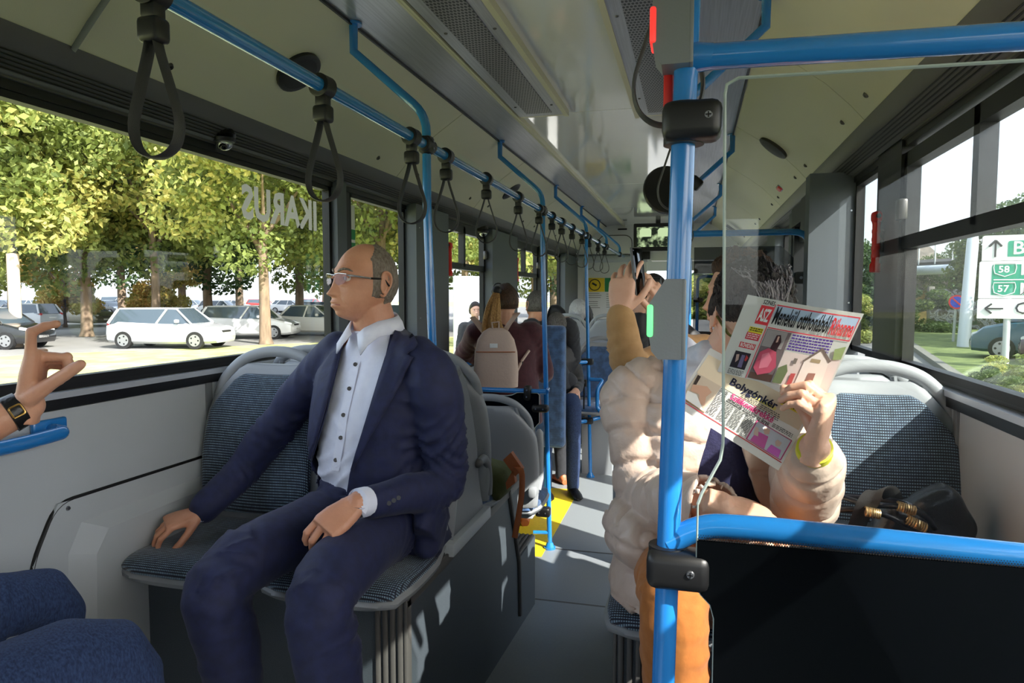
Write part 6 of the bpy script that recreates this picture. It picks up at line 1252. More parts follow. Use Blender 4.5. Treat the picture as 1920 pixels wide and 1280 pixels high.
open_front(jk, [(1318, 640), (1336, 790), (1312, 870), (1292, 965), (1285, 1010)], [(1362, 640), (1392, 840), (1420, 930), (1448, 990), (1455, 1010)], 1008, lambda c: (c-pel).dot(FW) > -.02)
jo = put('puffer_jacket', jk, MT['puffer'], rd); sd = jo.modifiers.new('s', 'SOLIDIFY'); sd.thickness = .008; sd.offset = -1
bvp = None
# mustard trousers and shoes
kR, kL = at(1262, 1118, 1.40), at(1445, 1110, 1.40); aR, aL = Vector((kR.x+.03, 1.44, .27)), Vector((kL.x, 1.44, .27))
hipR, hipL = pel-RT*.09+Vector((0, 0, -.03)), pel+RT*.09+Vector((0, 0, -.03))
mb = MB(); torso(mb, [(pel+Vector((0, 0, -.10)), .165, .13), (pel+Vector((0, 0, .02)), .165, .13)], yb); chain(mb, [hipR, lerp(hipR, kR, .55), kR, lerp(kR, aR, .35), aR], [.095, .086, .070, .068, .058], 20); chain(mb, [hipL, lerp(hipL, kL, .55), kL, lerp(kL, aL, .35), aL], [.095, .086, .070, .068, .058], 20)
q = fuse(mb, .0085, 6); wrinkle(q, .004, 20, 33); creases(q, [hipR, kR, aR], .075, [(.40, .06, .010, .05), (.55, .06, .010, .05), (.75, .10, .008, .07)], 1.2, 5); put('trousers', q, MT['mustard'], rd)
for a_ in (aR, aL): shoe(rd, (a_.x, a_.y-.02, .19), 0, MT['leather'], .95)
MT['lime'] = mat('lime_wristband', (214, 214, 50), .5); dd = (wl2-el).normalized(); t = thing('wristband', 'lime yellow wristband on the hand holding the newspaper', 'wristband', wl2); m = MB(); c0 = wl2-dd*.012; m.tube([c0-dd*.011, c0-dd*.010, c0+dd*.010, c0+dd*.011], [.030, .0325, .0315, .029], 24); obj('band', m, MT['lime'], t)
# ------------------------------------------------------------------ newspaper
np_ = thing('newspaper', 'open tabloid newspaper with colour pictures held up by the reading woman', 'newspaper', at(1430, 700, 1.40))
MT['paper'] = mat('newsprint', (222, 220, 216), .9, var=.02, vscale=30); MT['paper'].node_tree.nodes['Principled BSDF'].inputs['Transmission Weight'].default_value = 0
def papermat(nm, rgb):
    m = mat(nm, rgb, .9); n = m.node_tree.nodes; l = m.node_tree.links; tr = n.new('ShaderNodeBsdfTranslucent'); tr.inputs[0].default_value = lin(rgb); mx = n.new('ShaderNodeMixShader'); mx.inputs[0].default_value = .25; l.new(n['Principled BSDF'].outputs[0], mx.inputs[1]); l.new(tr.outputs[0], mx.inputs[2]); l.new(mx.outputs[0], n['Material Output'].inputs[0]); return m
MT['paper'] = papermat('newsprint_sheet', (224, 222, 218)); MT['paper2'] = papermat('tinted_newsprint', (224, 205, 178))
INK = {}
def ink(rgb):
    if rgb not in INK: INK[rgb] = mat('printing_ink', rgb, .85)
    return INK[rgb]
class Sheet:
    """a curved page: four corners (u right, v down) with a bow along u"""
    def __init__(s, tl, tr, br, bl, bow=.012, fold=0): s.c = [Vector(p) for p in (tl, tr, br, bl)]; s.n = ((s.c[1]-s.c[0]).cross(s.c[3]-s.c[0])).normalized(); s.n = -s.n if s.n.y > 0 else s.n; s.bow = bow; s.fold = fold
    def __call__(s, u, v, off=0): 
        a = lerp(s.c[0], s.c[1], u); b = lerp(s.c[3], s.c[2], u); return lerp(a, b, v)+s.n*(s.bow*math.sin(PI*u)*(1-.4*v)+s.fold*v*v*math.sin(PI*.9*u)+off)
    def grid(s, name, m_, nu=18, nv=14, edge=None):
        V = [s(i/nu, j/nv) for j in range(nv+1) for i in range(nu+1)]; k = nu+1
        if edge: V = [s(*edge(i/nu, j/nv)) for j in range(nv+1) for i in range(nu+1)]
        me = bpy.data.meshes.new(name); me.from_pydata(V, [], [(j*k+i, j*k+i+1, (j+1)*k+i+1, (j+1)*k+i) for j in range(nv) for i in range(nu)]); me.polygons.foreach_set('use_smooth', [True]*len(me.polygons)); return put(name, me, m_, np_)
    def rect(s, mb, u0, v0, u1, v1, off=.0012, n=4):
        V = [s(u0+(u1-u0)*i/n, v0+(v1-v0)*j/n, off) for j in range(n+1) for i in range(n+1)]; k = n+1; mb.add(V, [(j*k+i, j*k+i+1, (j+1)*k+i+1, (j+1)*k+i) for j in range(n) for i in range(n)])
    def poly(s, mb, pts, off=.0018): mb.add([s(u, v, off) for u, v in pts], [tuple(range(len(pts)))])
    def box(s, rgb, *r, off=.0012, name='printed_block'): m = MB(); s.rect(m, *r, off=off); return obj(name, m, ink(rgb), np_)
    def shape(s, rgb, pts, off=.0018, name='picture_shape'): m = MB(); s.poly(m, pts, off); return obj(name, m, ink(rgb), np_)
    def text(s, txt, u0, v, h, w=None, rgb=(20, 18, 20), off=.0022, bold=.012, name='headline', slant=0):
        vs, fs = text_mb(txt, 1, 'LEFT', 0, bold); wd = max(p.x for p in vs); W = (s.c[1]-s.c[0]).length; H = (s.c[3]-s.c[0]).length; sx = (w if w else h*H/W*wd)/wd
        m = MB(); m.add([s(u0+p.x*sx+slant*p.y*h, v-p.y*h*1.25+slant*p.x*sx*0, off) for p in vs], fs); return obj(name, m, ink(rgb), np_, None)
    def lines(s, u0, v0, u1, v1, n, rgb=(92, 90, 90), fill=.5, name='text_column'):
        m = MB(); rs = np.random.RandomState(int(u0*100+v0*999) % 1000)
        for k in range(n):
            v = v0+(v1-v0)*k/n; u = u0
            while u < u1-.005: wd = min(rs.uniform(.010, .030), u1-u); s.rect(m, u, v, u+wd, v+(v1-v0)/n*fill, .0015, 1); u += wd+.006
        o = obj(name, m, ink(rgb), np_, None); o['kind'] = 'stuff'; return o
Ap = [at(1402, 552, 1.36), at(1620, 588, 1.33), at(1550, 738, 1.37), at(1345, 696, 1.40)]
A = Sheet(*Ap, bow=.010, fold=.004); A.grid('front_page', MT['paper'])
A.box((232, 60, 70), .155, .085, .27, .315); A.text('ASZ', .165, .205, .17, .095, (240, 238, 238), bold=.03); A.text('SZINES', .16, .045, .055, .105, bold=.02)
A.box((235, 212, 50), .13, .36, .255, .43); A.lines(.14, .37, .25, .42, 2, (60, 54, 20)); A.box((220, 66, 84), .125, .43, .25, .52); A.lines(.135, .44, .24, .515, 3, (248, 214, 214)); A.box((220, 60, 70), .10, .565, .245, .635); A.text('RÖVIDEN', .11, .60, .055, .125, (245, 240, 240), bold=.02)
A.box((44, 36, 48), .09, .685, .235, .90, name='small_picture'); A.shape((205, 170, 160), [(.11, .73), (.135, .72), (.145, .79), (.125, .83)]); A.shape((120, 110, 150), [(.16, .72), (.19, .72), (.20, .88), (.16, .88)]); A.shape((200, 60, 60), [(.20, .71), (.225, .74), (.215, .79), (.198, .78)]); A.lines(.09, .92, .235, .99, 4)
for r_ in ((.285, .045, .985, .060), (.285, .325, .985, .338), (.268, .05, .276, .99), (.98, .045, .987, .335)): A.box((226, 66, 84), *r_, name='red_rule')
A.box((186, 204, 232), .29, .062, .98, .20, off=.001, name='pale_band'); A.text('Menekül otthonából', .295, .185, .235, .475, (18, 16, 18), bold=.022); A.text('Rihanna', .785, .20, .225, .19, (228, 56, 66), bold=.022)
A.box((120, 104, 106), .285, .345, .50, .98, name='picture'); A.box((166, 156, 156), .29, .35, .47, .56, off=.0016, name='picture_wall'); A.shape((64, 34, 40), [(.385, .40), (.42, .39), (.445, .47), (.43, .62), (.40, .64), (.375, .56)], .002); A.shape((214, 170, 156), [(.40, .41), (.415, .41), (.418, .48), (.402, .49)], .0023); A.shape((206, 84, 110), [(.30, .64), (.36, .57), (.44, .60), (.49, .78), (.46, .86), (.36, .92), (.30, .84)], .0022); A.shape((232, 128, 150), [(.33, .66), (.38, .62), (.43, .70), (.42, .80), (.35, .84)], .0024); A.shape((84, 56, 48), [(.29, .90), (.49, .88), (.495, .975), (.29, .975)], .0022)
A.lines(.515, .355, .86, .56, 6, (92, 60, 150), .62, 'purple_lines')
A.box((226, 206, 202), .505, .57, .985, .985, name='house_picture'); A.shape((236, 222, 216), [(.70, .63), (.80, .46), (.90, .60), (.92, .97), (.70, .97)], .002); A.shape((120, 104, 96), [(.685, .64), (.80, .45), (.915, .60), (.90, .625), (.80, .495), (.70, .655)], .0024, 'gable_edge'); A.shape((150, 110, 100), [(.775, .78), (.835, .77), (.84, .96), (.775, .965)], .0024); A.shape((112, 122, 84), [(.51, .78), (.57, .72), (.60, .80), (.59, .97), (.51, .97)], .0024); A.shape((190, 84, 84), [(.635, .82), (.675, .81), (.675, .95), (.635, .96)], .0024); A.shape((128, 116, 110), [(.61, .63), (.64, .63), (.64, .70), (.61, .70)], .0024); A.shape((150, 164, 110), [(.90, .45), (.98, .40), (.985, .56), (.92, .58)], .0022); A.shape((170, 150, 120), [(.75, .60), (.83, .60), (.83, .645), (.75, .645)], .0024)
Bp = [at(1332, 652, 1.41), at(1532, 756, 1.385), at(1459, 882, 1.36), at(1262, 757, 1.385)]
Bs = Sheet(*Bp, bow=-.006, fold=.010); Bs.grid('lower_page', MT['paper'])
Bs.box((228, 208, 180), .02, .10, .98, .42, off=.0009, name='tinted_band')
Bs.text('Bolygónkér', .30, .285, .12, .44, (28, 30, 62), bold=.025); Bs.text('Szilikonikrekké', .37, .47, .10, .40, (214, 50, 120), bold=.022); Bs.text('műttették magukat az ikrek', .36, .545, .075, .40, (20, 18, 20), bold=.016); Bs.box((214, 50, 60), .0, .885, .99, .897, name='red_rule')
for u in (.36, .46, .56): Bs.lines(u, .59, u+.085, .86, 13)
Bs.lines(.44, .33, .60, .42, 4); Bs.lines(.62, .36, .80, .46, 4); Bs.lines(.78, .50, .96, .56, 3); Bs.box((232, 214, 120), .52, .30, .74, .345, name='yellow_bar')
Bs.box((208, 204, 212), .66, .585, .97, .865, name='picture'); Bs.box((196, 66, 120), .655, .58, .665, .87, off=.0016, name='picture_edge'); Bs.box((196, 66, 120), .655, .865, .975, .875, off=.0016, name='picture_edge'); Bs.box((196, 66, 120), .655, .575, .975, .584, off=.0016, name='picture_edge'); Bs.box((196, 66, 120), .968, .58, .977, .87, off=.0016, name='picture_edge')
Bs.shape((222, 178, 160), [(.745, .60), (.785, .60), (.795, .66), (.765, .69), (.74, .65)], .0022); Bs.shape((208, 96, 160), [(.70, .70), (.80, .69), (.82, .86), (.69, .86)], .002); Bs.shape((222, 184, 166), [(.875, .66), (.915, .67), (.915, .73), (.885, .745), (.865, .70)], .0022); Bs.shape((214, 104, 190), [(.85, .76), (.94, .76), (.95, .86), (.84, .86)], .002); Bs.shape((226, 190, 176), [(.67, .66), (.70, .66), (.73, .76), (.69, .77)], .0022)
Bs.box((206, 186, 164), .03, .42, .26, .87, name='picture'); Bs.shape((206, 160, 134), [(.05, .60), (.16, .52), (.22, .56), (.20, .66), (.23, .78), (.18, .80), (.14, .68), (.06, .70)], .002); Bs.shape((236, 232, 226), [(.04, .72), (.12, .70), (.22, .82), (.24, .86), (.05, .84)], .0022); Bs.shape((66, 52, 46), [(.04, .44), (.07, .44), (.075, .58), (.05, .60)], .002); Bs.shape((140, 104, 70), [(.03, .84), (.26, .86), (.26, .87), (.03, .87)], .0024); Bs.lines(.265, .44, .34, .86, 18)
Bs.box((238, 210, 60), .74, .17, .995, .235, off=.004, name='yellow_strip'); Bs.text('Elege lett a betörésből', .75, .20, .045, .235, bold=.02, off=.0055)
# ------------------------------------------------------------------ bag on the sunlit seat
hb = thing('handbag', 'black leather handbag with spring loop handles lying on the sunlit seat', 'bag', (.42, 1.75, .82))
MT['leatherbag'] = mat('black_bag_leather', (26, 27, 34), .28, bump=.15, bscale=120)
b0 = at(1745, 972, 1.74); m = MB(); m.rbox((0, 0, 0), (.20, .12, .11), .035, Matrix.Translation(b0+Vector((-.01, .03, -.045))) @ Matrix.Rotation(.35, 4, 'Y'), 4); m.rbox((0, 0, 0), (.11, .10, .13), .03, Matrix.Translation(b0+Vector((.03, .03, -.0))) @ Matrix.Rotation(-.5, 4, 'Y'), 4); m.rbox((0, 0, 0), (.26, .11, .09), .03, Matrix.Translation(at(1640, 1005, 1.76)+Vector((0, .03, -.03))), 4); q = fuse(m, .006, 4); wrinkle(q, .003, 40, 2); put('bag_body', q, MT['leatherbag'], hb)
MT['coil'] = mat('brass_coil', (206, 176, 128), .3, .8)
def cord(pts, r, mt_, nm): m = MB(); m.tube(bez([at(*p) for p in pts], 6), r, 10); return obj(nm, m, MT[mt_], hb)
for P in ([(1560, 925, 1.78), (1625, 945, 1.70), (1690, 950, 1.66), (1735, 968, 1.67), (1752, 990, 1.70)], [(1555, 930, 1.78), (1640, 935, 1.72), (1700, 945, 1.67), (1748, 975, 1.70)], [(1552, 958, 1.75), (1600, 955, 1.70), (1650, 962, 1.66), (1705, 985, 1.66), (1740, 1000, 1.69)]): cord(P, .0065, 'leatherbag', 'handle')
for a, b in (((1682, 948, 1.655), (1716, 958, 1.655)), ((1700, 973, 1.650), (1736, 990, 1.65)), ((1622, 958, 1.65), (1650, 964, 1.65))):
    A_, B_ = at(*a), at(*b); d_ = (B_-A_); u_ = d_.orthogonal().normalized(); v_ = d_.normalized().cross(u_); m = MB(); m.tube([A_+d_*(k/140)+u_*math.cos(2*PI*k/18)*.0095+v_*math.sin(2*PI*k/18)*.0095 for k in range(141)], .0021, 5); obj('coil', m, MT['coil'], hb)
m = MB(); P = [at(*p) for p in ((1606, 988, 1.69), (1622, 950, 1.66), (1645, 922, 1.66), (1665, 920, 1.68), (1678, 940, 1.71))]; m.tube(bez(P, 6), .020, 10, ry=.003, up=(.8, -.2, .5)); obj('strap', m, MT['strap'], hb)
# ------------------------------------------------------------------ simple figures farther away
def figure(label, J, yaw, cols, hair=None, hairk=HAIRF, hinfl=.014, head=None, fem=0, vox=.012, bvox=.0048, sz=1.0, loc=None, hands=True, sc_=1.0, curl=((25, 35, 20),)*4):
    """J: pelvis, neck, head, shoulders sR sL, elbows eR eL, wrists wR wL, hands hR hL (directions), knees, ankles; R = the figure's right"""
    r = thing('person', label, 'person', loc or (J['pelvis'][0], J['pelvis'][1], min(J['aR'][2], J['aL'][2])-.07)); V = {k: Vector(v) for k, v in J.items() if k != 'coat'}
    fw = Vector((math.sin(math.radians(yaw)), -math.cos(math.radians(yaw)), 0)); M = headM(V['head'], *(head or (yaw, 0, 0))); mb = MB(); head_mb(mb, M, sz, 56, 60, fem); chain(mb, [V['neck']+Vector((0, 0, -.05)), head_vec(M, (0, .02, -.05), sz)], [.064, .054], 14)
    if hands:
        for s, sd in (('R', 1), ('L', -1)):
            w_, e_ = V['w'+s], V['e'+s]; d_ = V.get('h'+s, (w_-e_).normalized()); z_ = V.get('z'+s, Vector((0, 0, 1)) if abs(Vector(d_).normalized().z) < .8 else fw*-1); arms_core(mb, V['neck']+Vector((0, 0, -.03)), V['s'+s], e_, w_); hand_mb(mb, frame(w_, d_, z_), curl, side=sd)
    put('body', fuse(mb, bvox, 2, .4), MT[cols[0]], r); eyes(M, r, sz)
    p, n = V['pelvis'], V['neck']; mb = MB(); up = (n-p)
    torso(mb, [(p+up*-.16*J.get('coat', 1), .19*sc_, .145*sc_), (p, .185*sc_, .14*sc_), (p+up*.35, .17*sc_, .125*sc_), (p+up*.7, .19*sc_, .125*sc_), (p+up*.93, .165*sc_, .09*sc_), (n, .09, .075), (n+Vector((0, 0, .03)), .068, .066)], yaw)
    for s in 'RL': a, e_, w_ = V['s'+s], V['e'+s], V['w'+s]; chain(mb, [lerp(a, n, .25), a, lerp(a, e_, .5), e_, lerp(e_, w_, .92)], [.065, .070*sc_, .062*sc_, .056*sc_, .043], 14)
    q = fuse(mb, vox, 5); wrinkle(q, .005, 18, 7); [creases(q, [V['s'+s], V['e'+s], V['w'+s]], .06, [(.10, .06, .010, .05), (.25, .07, .014, .045), (.36, .05, .010, .04)], 1.2, 3) for s in 'RL']; put('jacket', q, MT[cols[1]], r)
    mb = MB(); torso(mb, [(p+Vector((0, 0, -.08)), .165, .13), (p+Vector((0, 0, .06)), .16, .125)], yaw)
    for s, sg in (('R', 1), ('L', -1)): k_, a_ = V['k'+s], V['a'+s]; hp = lerp(p, Vector((k_.x, k_.y, p.z)), .0)+(V['s'+s]-n)*.45; hp.z = p.z-.03; chain(mb, [hp, lerp(hp, k_, .5), k_, a_], [.092, .084, .066, .052], 14)
    q = fuse(mb, vox, 5); wrinkle(q, .004, 18, 8); put('trousers', q, MT[cols[2]], r)
    for s in 'RL': shoe(r, (V['a'+s].x, V['a'+s].y, V['a'+s].z-.07), yaw, MT[cols[3]], .95)
    if hair: shell_hair(M, sz, hairk, hinfl, r, 'hair', MT[hair], 56, 56, fem, .2)
    return r, M
def std(c, z0, H, yaw, sit=None):
    """default joints for a standing (or seated, seat height sit) figure at (x, y)"""
    a = math.radians(yaw); R_ = Vector((-math.cos(a), -math.sin(a), 0)); f = Vector((math.sin(a), -math.cos(a), 0)); c = Vector((c[0], c[1], 0)); J = {}
    if sit is None: ph = z0+H*.53; J['pelvis'] = c+Vector((0, 0, ph)); nz = z0+H*.83; hz = z0+H-.117
    else: ph = sit+.10; J['pelvis'] = c+Vector((0, 0, ph)); nz = sit+H*.345; hz = sit+H*.52-.117
    J['neck'] = c+Vector((0, 0, nz)); J['head'] = c+f*.02+Vector((0, 0, hz))
    for s, sg in (('R', 1), ('L', -1)):
        S_ = J['neck']+R_*(sg*.175)+Vector((0, 0, -.06)); J['s'+s] = S_; J['e'+s] = S_+R_*(sg*.05)+Vector((0, 0, -.27))+f*.02
        if sit is None: J['w'+s] = J['e'+s]+f*.08+Vector((0, 0, -.24)); J['k'+s] = c+R_*(sg*.10)+f*.02+Vector((0, 0, z0+.48)); J['a'+s] = c+R_*(sg*.10)+Vector((0, 0, z0+.07))
        else: J['w'+s] = J['e'+s]+f*.22+Vector((0, 0, -.03))-R_*sg*.06; J['k'+s] = c+R_*(sg*.11)+f*.42+Vector((0, 0, sit+.08)); J['a'+s] = c+R_*(sg*.11)+f*.44+Vector((0, 0, z0+.07))
    return J
# woman in the tan coat, turned left on the seat behind, photographing with her phone
J = std((.10, 2.50), .36, 1.70, -72, .79); J['pelvis'] = Vector((.12, 2.50, .90)); J['neck'] = at(1385, 645, 2.38); J['head'] = at(1386, 552, 2.34)
J['sR'] = at(1318, 655, 2.40); J['sL'] = at(1420, 670, 2.22); J['eL'] = at(1185, 690, 2.02); J['wL'] = at(1162, 585, 2.00); J['hL'] = at(1168, 520, 2.02)-J['wL']; J['zL'] = Vector((-.25, -.95, .1)); J['eR'] = at(1262, 672, 2.30); J['wR'] = at(1245, 590, 2.16); J['hR'] = at(1222, 520, 2.12)-J['wR']; J['zR'] = Vector((.95, -.25, .2))
J['sL'], J['sR'] = at(1300, 668, 2.26), at(1440, 690, 2.40); J['eR'] = at(1285, 690, 2.44); J['kR'] = Vector((.16, 2.93, .86)); J['kL'] = Vector((-.03, 2.90, .86)); J['aR'] = Vector((.15, 3.08, .43)); J['aL'] = Vector((-.02, 3.07, .43))
tn, MTn = figure('woman in tan coat behind the seats raising a phone with both hands', J, -70, ('skin2', 'tan', 'darksuit', 'leather'), 'hairbrown', lambda X, Y, Z: np.clip((Y+.42+.9*np.clip(Z-.3, 0, 1))*5, 0, 1)*np.clip((Z+.62)*5, 0, 1), .024, (-68, 4, 0), 1, .010, .004, 1.0, curl=((12, 22, 12), (14, 26, 16), (18, 28, 18), (22, 30, 18)))
rs = np.random.RandomState(9); pth = []
for k in range(80): a = rs.uniform(.05, PI-.05); z1 = rs.uniform(-.105, -.06); pth.append([(math.cos(a)*.02, -.02, .138), (math.cos(a)*.078, math.sin(a)*.08, .10), (math.cos(a)*.102, .005+math.sin(a)*.112, .02), (math.cos(a)*.100, .008+math.sin(a)*.110, -.05), (math.cos(a)*.085, .01+math.sin(a)*.10, z1)])
strands(tn, MTn, 1.0, 'hair_locks', MT['hairbrown'], pth, .011, .006, 3)
t = thing('wristband', 'printed purple festival wristband above the tan sleeve', 'wristband', J['wL']); MT['mauve'] = mat('mauve_band', (128, 104, 118), .8, rgb2=(160, 136, 150), vscale=120); dd = (J['wL']-J['eL']).normalized(); c0 = J['wL']-dd*.030; m = MB(); m.tube([c0-dd*.013, c0-dd*.012, c0+dd*.012, c0+dd*.013], [.036, .039, .037, .034], 24); obj('band', m, MT['mauve'], t)
ph = thing('phone', 'dark smartphone held up between the two hands of the tan coat woman', 'phone', at(1196, 515, 2.05)); pc = at(1197, 512, 2.04); m = MB(); PM = frame(pc, Vector((.30, .90, .05)), Vector((.9, -.30, .10))); m.rbox((0, 0, 0), (.075, .150, .008), .0035, PM, 3); obj('case', m, mat('grey_phone_case', (72, 74, 78), .35), ph); m = MB(); m.rbox((0, 0, .0042), (.070, .144, .001), .0004, PM); obj('display', m, MT['blackglass'], ph); m = MB(); m.rbox((.02, .05, -.005), (.022, .03, .003), .001, PM); obj('lens_block', m, MT['black'], ph)
# person in black standing in the aisle, photographing back at us
J = std((-.22, 3.95), 0, 1.66, 4); J['eR'] = at(1196, 655, 3.66); J['wR'] = at(1199, 590, 3.62); J['hR'] = at(1203, 540, 3.64)-J['wR']; J['zR'] = Vector((-.4, -.9, 0)); J['eL'] = Vector((.02, 3.7, 1.30)); J['wL'] = Vector((-.14, 3.66, 1.47)); J['hL'] = Vector((-.4, .1, .9)); J['zL'] = Vector((.9, -.3, 0))
figure('person in black jacket standing in the aisle holding a camera up to the face', J, 4, ('skin2', 'blackcloth', 'darksuit', 'leather'), 'hairdark', hinfl=.016, vox=.012, curl=((30, 45, 30),)*4)
cc = at(1216, 535, 3.68); t = thing('camera', 'small black camera held before the face of the aisle photographer', 'camera', cc); m = MB(); m.rbox(cc, (.13, .05, .085), .012); obj('camera_body', m, MT['black'], t); m = MB(); m.tube([cc+Vector((0, -.02, 0)), cc+Vector((0, -.07, 0))], [.034, .031], 20); obj('camera_lens', m, MT['black'], t); m = MB(); m.tube([cc+Vector((0, -.0705, 0)), cc+Vector((0, -.072, 0))], .024, 18); obj('front_glass', m, MT['blackglass'], t)
# woman with backpack by the barrier
J = std((-1.19, 4.50), 0, 1.64, 198); nk = J['neck']; J['head'] = at(948, 566, 4.50); J['eR'] = J['eR']; 
J['neck'] = Vector((J['head'].x-.01, 4.52, 1.36)); 
for s, sg in (('R', 1), ('L', -1)): J['s'+s] = J['neck']+Vector((.185*sg*1.0, .05*sg, -.06))
J['eL'] = at(868, 668, 4.62); J['wL'] = Vector((J['eL'].x+.12, 4.85, 1.10)); J['hL'] = Vector((.3, 1, 0)); J['eR'] = J['sR']+Vector((.07, .06, -.27)); J['wR'] = J['eR']+Vector((-.05, .22, -.05)); J['coat'] = 2.2
wb_, MW_ = figure('standing woman in maroon coat with ponytail and pale backpack seen from behind', J, 198, ('skin2', 'maroon', 'darksuit', 'brownleather'), 'hairbrown', lambda X, Y, Z: np.clip((Y+.22+.5*np.clip(Z-.3, 0, 1))*5, 0, 1)*np.clip((Z+.42)*5, 0, 1), .009, (212, 0, 0), 1, .012, .0045, 1.0, sc_=1.12)
pt_ = at(932, 545, 4.42); m = MB(); rs = np.random.RandomState(4)
for k in range(26):
    o = Vector((rs.uniform(-.035, .035), rs.uniform(-.02, .02), 0)); Lk = rs.uniform(.80, 1.05); P = [pt_+o*.3, at(926, 572, 4.36)+o, at(922, 606, 4.33)+o*1.4+Vector((rs.uniform(-.015, .015), 0, 0)), at(930+o.x*300, 636, 4.31)+o*1.3, at(926+o.x*700, 636+22*Lk, 4.31)+o]; m.tube(bez(P, 4), [.012*(.5+.8*math.sin(PI*(.1+.8*i/16))) for i in range(17)], 6)
obj('ponytail', m, MT['hairblond'], wb_); m = MB(); m.ball(pt_, (.035, .03, .035), 12); obj('hair_tie', m, MT['blackcloth'], wb_)
sgl = thing('sunglasses', 'dark sunglasses pushed up on the hair of the ponytail woman', 'glasses', head_vec(MW_, (0, -.05, .12))); 
for sg in (-1, 1): m = MB(); m.tube([head_vec(MW_, (sg*.032+.026*math.cos(a), -.075+.012*math.sin(a), .112+.014*math.sin(a))) for a in np.linspace(0, 2*PI, 14)[:-1]], .004, 6, closed=True); obj('rim', m, MT['black'], sgl); m = MB(); m.tube([head_vec(MW_, p) for p in ((sg*.06, -.07, .112), (sg*.088, -.03, .07), (sg*.090, .02, .03))], .004, 6); obj('temple', m, MT['black'], sgl)
bp = thing('backpack', 'pale beige backpack on the back of the maroon coat woman', 'backpack', at(932, 672, 4.30)); MT['bpk'] = mat('beige_backpack_canvas', (196, 172, 158), .8, bump=.2, bscale=60); MT['bpk2'] = mat('ochre_backpack_base', (176, 140, 96), .85)
BC = at(930, 668, 4.30); BM = Matrix.Translation(BC) @ rotz(14); R_ = []
for z, hw, hd in ((-.20, .125, .05), (-.195, .142, .068), (-.10, .145, .075), (.03, .138, .072), (.11, .118, .064), (.16, .085, .05), (.185, .045, .03)): R_.append([BM @ Vector((hw*math.copysign(abs(math.cos(a))**.55, math.cos(a)), hd*math.copysign(abs(math.sin(a))**.55, math.sin(a)), z)) for a in [2*PI*k/24 for k in range(24)]])
m = MB(); m.rings(R_); obj('pack', m, MT['bpk'], bp, 60); m = MB(); m.rings([[BM @ (BM.inverted() @ p*1.0)+Vector((0, -.002, 0)) for p in R_[0]], [BM @ Vector((q.x*1.012, q.y*1.03, -.165)) for q in [BM.inverted() @ p for p in R_[1]]]]); obj('pack_base', m, MT['bpk2'], bp)
m = MB(); m.tube([BM @ Vector((x, -.074-.004*math.cos(x*12), .035)) for x in np.linspace(-.125, .125, 9)], .003, 6); obj('zip_line', m, MT['brownleather'], bp); m = MB(); m.rbox((-.012, -.077, .075), (.05, .004, .028), .001, BM); obj('label_patch', m, MT['white'], bp); m = MB(); m.tube([BM @ Vector((x, -.03, z)) for x, z in ((-.02, .18), (-.025, .22), (.02, .225), (.02, .18))], .006, 6); obj('carry_loop', m, MT['bpk'], bp)
m = MB(); m.tube(bez([BM @ Vector(p) for p in ((.05, .02, .15), (.085, .06, .21), (.125, .11, .26), (.135, .16, .275))], 4), .024, 8, ry=.006, up=(1, -.5, 0)); obj('shoulder_strap', m, MT['bpk'], bp); m = MB(); m.tube(bez([BM @ Vector(p) for p in ((-.07, .02, .15), (-.12, .06, .21), (-.16, .11, .25))], 4), .022, 8, ry=.006, up=(1, .5, 0)); obj('shoulder_strap', m, MT['bpk'], bp); m = MB(); m.tube([BM @ Vector(p) for p in ((.135, .03, -.10), (.17, .05, -.03), (.215, .10, .03))], .010, 6); obj('side_strap', m, MT['bpk'], bp); m = MB(); m.rbox((.165, .045, -.045), (.022, .012, .022), .004, BM); obj('strap_buckle', m, MT['leather'], bp)
# man in the charcoal suit beyond her
J = std((-1.12, 5.55), 0, 1.64, 215); J['head'] = at(1004, 572, 5.55); J['neck'] = Vector((J['head'].x-.02, 5.55, 1.33))
figure('grey haired man in charcoal suit standing beyond the ponytail woman', J, 215, ('skin', 'darksuit', 'darksuit', 'brownleather'), 'hairsilver', lambda X, Y, Z: np.clip((Y+.15-.3*np.clip(Z-.5, 0, 1))*5, 0, 1)*np.clip((Z+.45)*5, 0, 1), .009, (215, 0, 0), 0, .013)
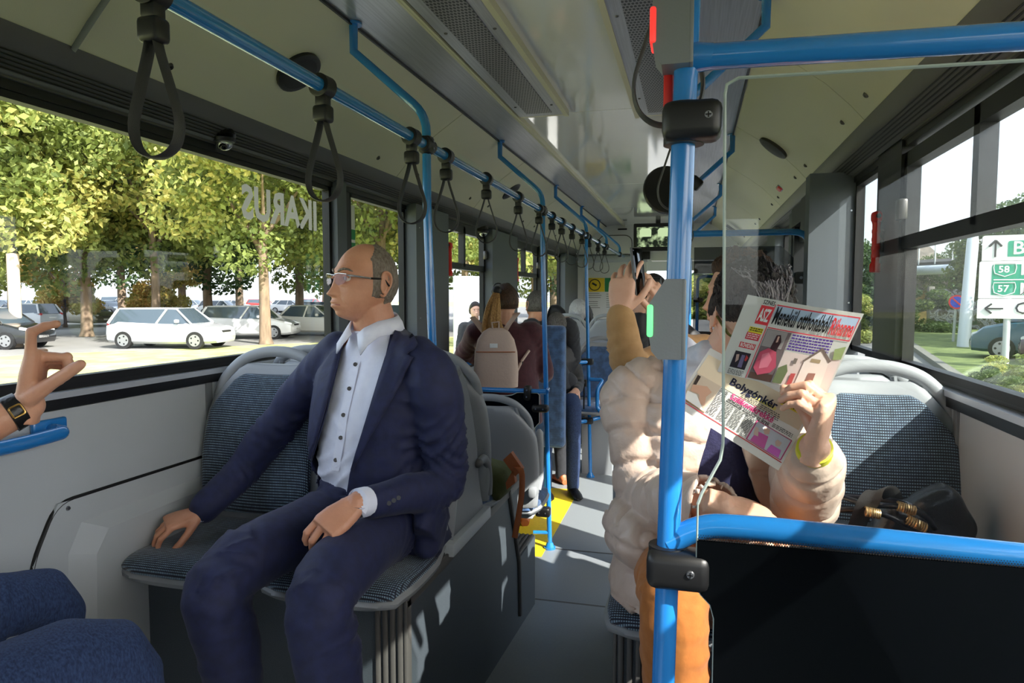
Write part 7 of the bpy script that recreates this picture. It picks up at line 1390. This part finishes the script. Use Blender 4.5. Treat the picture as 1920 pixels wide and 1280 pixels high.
# passenger with face turned down behind the tall pad
J = std((-1.14, 5.66), 0, 1.60, 20, .60); J['head'] = at(1043, 612, 5.60); J['neck'] = J['head']+Vector((0, .04, -.15))
figure('seated person in black with jeans behind the tall padded backrest', J, 25, ('skin2', 'blackcloth', 'denim', 'leather'), 'hairsilver', hinfl=.010, vox=.013, head=(25, 40, 0))
# white haired passenger
J = std((-1.30, 7.50), .40, 1.62, 180, .90); J['head'] = at(1085, 585, 7.5); J['neck'] = Vector((J['head'].x, 7.5, J['head'].z-.14))
figure('seated passenger with white bobbed hair seen from behind at the far end', J, 180, ('skin2', 'blackcloth', 'darksuit', 'leather'), 'hairwhite', lambda X, Y, Z: np.clip((Y+.5)*5, 0, 1)*np.clip((Z+.75)*5, 0, 1), .028, None, 1, .014)
# passer-by at the stop
p = at(891, 582, 9.2); J = std((p.x, 9.2), GZ+.1, 1.72, 30); J['head'] = p; J['neck'] = p+Vector((0, 0, -.16))
figure('passer-by with dark hair standing outside before the white billboard', J, 30, ('skin2', 'blackcloth', 'darksuit', 'leather'), 'hairdark', hinfl=.012, vox=.014)
# ------------------------------------------------------------------ olive bag on the forward seat
ob = thing('shoulder_bag', 'olive green bag with brown leather strap on the forward facing seat', 'bag', (-.90, 2.62, .82)); MT['olivecloth'] = mat('olive_canvas', (78, 84, 48), .9, bump=.3, bscale=60)
c0 = at(935, 888, 2.62); m = MB(); m.rbox((0, 0, 0), (.22, .17, .13), .04, Matrix.Translation(c0+Vector((-.06, 0, -.01))) @ Matrix.Rotation(.25, 4, 'Y'), 3); q = fuse(m, .008, 4); wrinkle(q, .006, 30, 3); put('bag_body', q, MT['olivecloth'], ob)
m = MB(); m.prism([at(943, 862, 2.52), at(958, 848, 2.52), at(980, 880, 2.52), at(966, 893, 2.52)], (0, .03, 0)); m.prism([at(948, 905, 2.52), at(962, 880, 2.52), at(966, 905, 2.52), at(950, 918, 2.52)], (0, .03, 0)); obj('leather_flap', m, MT['brownleather'], ob)
m = MB(); m.tube(bez([at(958, 875, 2.54), at(976, 880, 2.50), at(979, 910, 2.48), at(975, 950, 2.47), at(965, 1008, 2.46)], 5), .011, 8, ry=.002, up=(1, 0, 0)); obj('hanging_strap', m, MT['brownleather'], ob)
